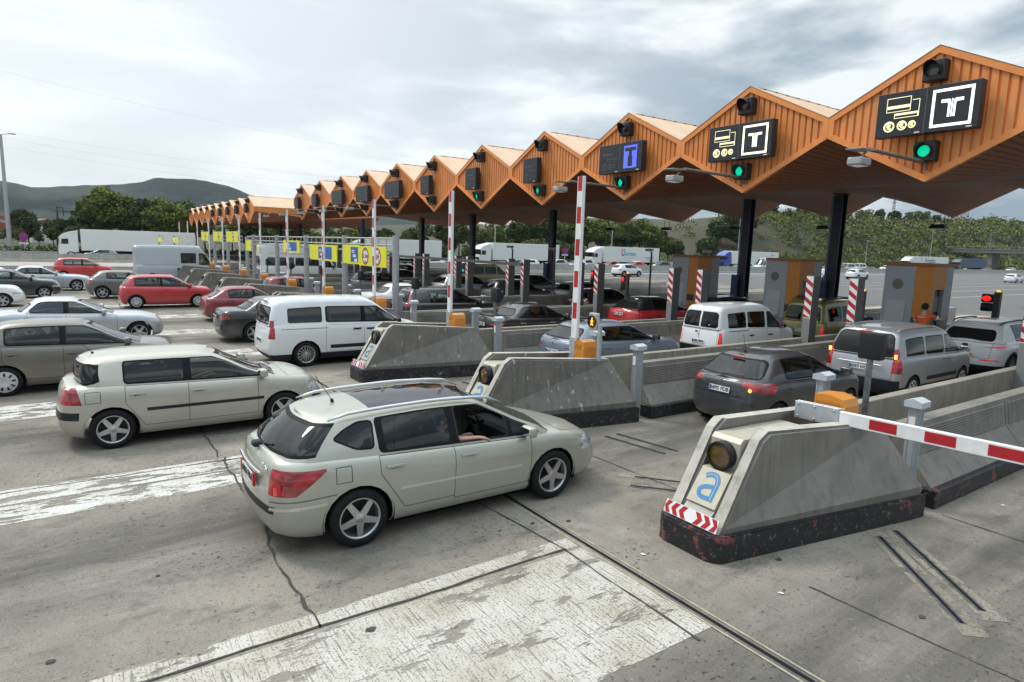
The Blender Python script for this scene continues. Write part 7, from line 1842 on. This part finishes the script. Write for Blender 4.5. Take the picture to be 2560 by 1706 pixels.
# ---- houses at the left edge
def house(x, y, w, d, h, label, wallc, roofc):
    zb = hgt(x, y); r = empty('house', (x, y, zb), radians(12), label, 'house', 'houses at the left edge'); bm = B(); box(bm, -d/2, d/2, -w/2, w/2, -1, h); obj('wall', bm, mat('house_'+wallc, {'cream': (.55, .50, .40), 'white': (.62, .62, .60), 'red': (.30, .12, .08)}[wallc], .8, var=.1), r)
    bm = B(); prism(bm, [(-w/2-.4, h), (w/2+.4, h), (0, h+w*.18)], -d/2-.4, d/2+.4, 'yz'); obj('roof', bm, mat('tiles_'+roofc, {'terracotta': (.32, .11, .06), 'brown': (.2, .12, .08)}[roofc], .8, var=.3, vs=2), r)
    for k in range(3):
        bm = B(); yy = -w/2+w*(k+.5)/3; box(bm, d/2+.01, d/2+.05, yy-.45, yy+.45, h-2.0, h-.9); obj('window', bm, DGLASS, r)
house(-178, -13.5, 9, 8, 2.9, 'cream house with terracotta roof at left edge', 'cream', 'terracotta'); house(-196, -17, 9, 8, 5.4, 'white house behind the street lamp at the left', 'white', 'terracotta'); house(-205, -6, 7, 8, 4.8, 'small white house half hidden by dark trees at left', 'white', 'brown')
# ---- overpass at the right
r = empty('overpass', (0, 300, 0), 0, 'grey concrete overpass crossing the motorway at the right', 'bridge'); bm = B(); box(bm, -124, 60, -5, 5, 6.7, 7.9); o = obj('deck', bm, conc_mat('overpass_concrete', (.20, .195, .18), .5), r)
bm = B(); box(bm, -124, 60, -5.2, -5.0, 7.9, 8.3); obj('parapet', bm, MC.get('conc') or C1, r)
bm = B(); box(bm, -124, 60, -5.12, -5.06, 9.1, 9.18); 
for k in range(60): x = -124+k*3.0; box(bm, x-.05, x+.05, -5.12, -5.06, 8.3, 9.1)
obj('railing', bm, GAL, r)
for x in (-100.5, -64):
    bm = B(); box(bm, x-.8, x+.8, -4, 4, -.1, 6.7); obj('pier', bm, C1, r)
bm = B(); prism(bm, [(-136, -1), (-112, -1), (-124, 8.0), (-136, 8.2)], -5.5, 5.5, 'xz'); obj('abutment', bm, C1, r)
# ================================================================== PEOPLE
def skin_obj(name, pts, edges, rad, m_, parent=None, root=0, lv=1):
    bm = B(); sk = bm.verts.layers.skin.verify(); V_ = []
    for p, r_ in zip(pts, rad):
        v = bm.verts.new(p); v[sk].radius = (r_, r_) if not isinstance(r_, tuple) else r_; V_.append(v)
    V_[root][sk].use_root = True
    for a, b in edges: bm.edges.new((V_[a], V_[b]))
    o = obj(name, bm, m_, parent); md = o.modifiers.new('Skin', 'SKIN'); md.use_smooth_shade = True; s = o.modifiers.new('Sub', 'SUBSURF'); s.levels = lv; s.render_levels = lv
    return o
def person(loc, rz, label, J, shirt, hair, trouser=None, group=None, text=None, scale=1):
    """J: joint positions (x right, y forward, z up) for a figure; arms given as shoulder, elbow, wrist"""
    r = empty('person', loc, rz, label, 'person', group); r.scale = (scale,)*3
    P, E_, R_ = [], [], []
    def add(p, rad, link_=None):
        P.append(p); R_.append(rad); i = len(P)-1
        if link_ is not None: E_.append((link_, i))
        return i
    pel = add(J['pelvis'], (.13, .10)); wst = add(J['waist'], (.12, .09), pel); chs = add(J['chest'], (.15, .10), wst); nk = add(J['neck'], .052, chs)
    hd = J['head']; h0 = add((hd[0], hd[1]-.0, hd[2]-.09), (.062, .07), nk); h1 = add(hd, (.078, .095), h0); h2 = add((hd[0], hd[1]-.005, hd[2]+.08), (.062, .078), h1)
    for s in 'LR':
        sh, el, wr, fd = J[s+'sh'], J[s+'el'], J[s+'wr'], Vector(J[s+'fd']).normalized()
        a = add(sh, .058, chs); b = add(el, .042, a); c = add(tuple((Vector(el)+Vector(wr))/2), .038, b); d = add(wr, .026, c); w = Vector(wr); pm = add(tuple(w+fd*.05), (.032, .02), d)
        sd = fd.cross(Vector((0, 0, 1))); sd = sd.normalized() if sd.length > .1 else Vector((1, 0, 0)); dn = sd.cross(fd).normalized()
        for k, (ln, of) in enumerate(((.066, -.028), (.076, -.010), (.072, .009), (.056, .027))):
            q0 = add(tuple(w+fd*.085+sd*of), .0095, pm); q1 = add(tuple(w+fd*(.085+ln*.55)+sd*of*1.15-dn*.008), .0085, q0); add(tuple(w+fd*(.085+ln*.9)+sd*of*1.15-dn*.03), .007, q1)
        t0 = add(tuple(w+fd*.04+sd*(-.04)), .011, pm); add(tuple(w+fd*.085+sd*(-.062)-dn*.012), .009, t0)
    for s in 'LR':
        hp, kn, an, to = J[s+'hp'], J[s+'kn'], J[s+'an'], J[s+'to']
        a = add(hp, .082, pel); b = add(kn, .056, a); c = add(an, .038, b); add(to, .034, c)
    skin_obj('body', P, E_, R_, SKIN, r, 0, 1)
    # clothes
    cp = [J['pelvis'], J['waist'], J['chest'], tuple((Vector(J['chest'])*.35+Vector(J['neck'])*.65))]; cr_ = [(.145, .115), (.14, .112), (.168, .125), .075]; ce = [(0, 1), (1, 2), (2, 3)]
    for s in 'LR':
        k = len(cp); sh, el = Vector(J[s+'sh']), Vector(J[s+'el']); cp += [tuple(sh), tuple(sh.lerp(el, .75))]; cr_ += [.074, .062]; ce += [(2, k), (k, k+1)]
    sh_ = skin_obj('shirt', cp, ce, cr_, shirt, r)
    if text:
        bm = B(); put_text(bm, text, .055, TM((J['chest'][0], J['chest'][1]-.165, J['chest'][2]+.06), '-y'), depth=.001, bold=.001); obj('shirt_lettering', bm, WHT, sh_)
        for s in 'LR':
            sh, el = Vector(J[s+'sh']), Vector(J[s+'el']); bm = B(); tube(bm, [sh.lerp(el, .52), sh.lerp(el, .68)], .078, 12, cap=False); obj('reflective_band', bm, WHT, sh_)
        bm = B(); w_ = Vector(J['waist']); vs = lathe(bm, [(.165, -.03), (.165, .03)], 18, axis='z'); 
        for v in vs: v.co.x *= 1.0; v.co.y *= .8; v.co += w_
        obj('reflective_band', bm, WHT, sh_)
    tp = [J['pelvis']]; tr_ = [(.14, .115)]; te = []
    for s in 'LR':
        k = len(tp); tp += [J[s+'hp'], J[s+'kn'], J[s+'an']]; tr_ += [.10, .072, .06]; te += [(0, k), (k, k+1), (k+1, k+2)]
    skin_obj('trousers', tp, te, tr_, trouser or mat('trousers_dark', (.02, .025, .04), .8), r)
    bm = B(); bmesh.ops.create_icosphere(bm, subdivisions=3, radius=1)
    for v in bm.verts:
        n_ = v.co.copy(); k = 1+.07*noise.noise(n_*4); v.co = Vector((n_.x*.098*k, n_.y*.118*k-.015, n_.z*.115*k+.035))
    bmesh.ops.delete(bm, geom=[v for v in bm.verts if v.co.y > .045 and v.co.z < .075], context='VERTS')
    for v in bm.verts: v.co += Vector(hd)
    obj('hair', bm, hair, r, smooth=60)
    for s in (-1, 1):
        bm = B(); bmesh.ops.create_uvsphere(bm, u_segments=10, v_segments=8, radius=.012); bmesh.ops.translate(bm, verts=bm.verts, vec=Vector(hd)+Vector((s*.032, .085, .01))); obj('eye', bm, mat('eye_white', (.6, .6, .6), .2), r)
        bm = B(); bmesh.ops.create_uvsphere(bm, u_segments=10, v_segments=8, radius=.03); 
        for v in bm.verts: v.co.x *= .4
        bmesh.ops.translate(bm, verts=bm.verts, vec=Vector(hd)+Vector((s*.085, 0, -.01))); obj('ear', bm, SKIN, r)
    bm = B(); prism(bm, [(.085, .02), (.115, -.025), (.085, -.03)], -.012, .012, 'yz'); box(bm, -.022, .022, .083, .094, -.062, -.054, bev=.003)
    for v in bm.verts: v.co += Vector(hd)
    obj('nose_and_mouth', bm, SKIN, r); return r
HAIRB = mat('hair_black', (.012, .010, .009), .8, bump=.6, bs=60); SHO = mat('shirt_orange', (.75, .13, .02), .7); SHW = mat('shirt_white', (.6, .6, .6), .8); SHN = mat('shirt_navy', (.03, .04, .08), .8); SHG = mat('shirt_grey', (.15, .16, .17), .8)
ST = dict(pelvis=(0, 0, .93), waist=(0, .0, 1.08), chest=(.0, .03, 1.30), neck=(0, .04, 1.50), head=(.0, .07, 1.64), Lsh=(-.19, .02, 1.42), Lel=(-.24, .10, 1.16), Lwr=(-.16, .32, 1.10), Lfd=(.3, 1, .1), Rsh=(.19, .04, 1.42), Rel=(.38, .22, 1.30), Rwr=(.42, .44, 1.38), Rfd=(.1, 1, .2),
    Lhp=(-.09, 0, .90), Lkn=(-.11, .03, .50), Lan=(-.12, 0, .09), Lto=(-.13, .15, .04), Rhp=(.09, 0, .90), Rkn=(.12, .05, .50), Ran=(.14, .02, .09), Rto=(.17, .17, .04))
person((-8.72, 21.25, .26), 0, 'worker in an orange shirt with reflective bands, back turned, reaching to the booth screen', ST, SHO, HAIRB, mat('trousers_orange', (.6, .11, .02), .8), text='Autopistes')
def seated(arm_out=False):
    J = dict(pelvis=(0, 0, .47), waist=(0, -.05, .62), chest=(0, -.12, .84), neck=(0, -.13, 1.02), head=(0, -.10, 1.15), Lsh=(-.18, -.12, .94), Lel=(-.20, .10, .72), Lwr=(-.12, .33, .84), Lfd=(0, 1, .2), Rsh=(.18, -.12, .94), Rel=(.22, .10, .72), Rwr=(.12, .33, .84), Rfd=(0, 1, .2),
             Lhp=(-.09, .05, .47), Lkn=(-.12, .48, .52), Lan=(-.12, .72, .22), Lto=(-.12, .86, .20), Rhp=(.09, .05, .47), Rkn=(.12, .48, .52), Ran=(.12, .72, .22), Rto=(.12, .86, .20))
    if arm_out: J.update(Rel=(.36, .02, .97), Rwr=(.42, .27, .975), Rfd=(.12, 1, -.25))
    return J
# drivers (local y = driving direction)
person((-6.87, 3.76, .02), 0, 'passenger in the pale green estate, bare forearm resting on the open window edge', seated(True), SHG, HAIRB, group='people in the queuing cars')
person((-7.61, 3.78, .02), 0, 'driver of the pale green estate, seen through the open window', seated(), SHN, HAIRB, group='people in the queuing cars')
person((-12.69, 1.55, .0), 0, 'driver of the champagne hatchback in a white shirt', seated(), SHW, HAIRB, group='people in the queuing cars'); person((-11.95, 1.55, 0), 0, 'passenger of the champagne hatchback in white, nearest the camera', seated(), SHW, HAIRB, group='people in the queuing cars')
person((-16.73, -.25, .0), 0, 'person in a dark shirt inside the taupe hatchback', seated(), SHN, HAIRB, group='people in the queuing cars')
person((-23.5, -.6, 0), 0, 'person in grey inside the silver saloon', seated(), SHG, HAIRB, group='people in the queuing cars')
# ---- litter
for i, (x, y) in enumerate(((-3.0, 10.4), (-2.2, 9.3), (-4.6, 5.0), (-3.3, 5.6))):
    bm = B(); bm.faces.new([bm.verts.new((x+a, y+b, .012+c)) for a, b, c in ((0, 0, 0), (.045, .01, .004), (.05, .04, .0), (.01, .03, .004))]); tag(obj('paper_scrap', bm, WHT), 'small white paper scrap on the lane, %s' % ['furthest right near the louvred barrier', 'between barrier kerb and slots', 'near the island head front corner', 'in front of the black and red kerb'][i], 'litter', 'paper scraps')

# ---- thin air between here and the mountain
bm = B(); box(bm, -2300, 900, -2300, 2300, -8, 170)
hz = obj('haze', bm, [])
mh = D.materials.new('haze_air'); mh.use_nodes = True; nt = mh.node_tree; nt.nodes.clear(); pv = N(nt, 'ShaderNodeVolumePrincipled'); pv.inputs['Color'].default_value = (.80, .88, 1, 1); pv.inputs['Density'].default_value = .00009
ou = N(nt, 'ShaderNodeOutputMaterial'); nt.links.new(pv.outputs[0], ou.inputs['Volume']); hz.data.materials.append(mh); hz['kind'] = 'stuff'; hz['label'] = 'thin pale blue haze in the distance'
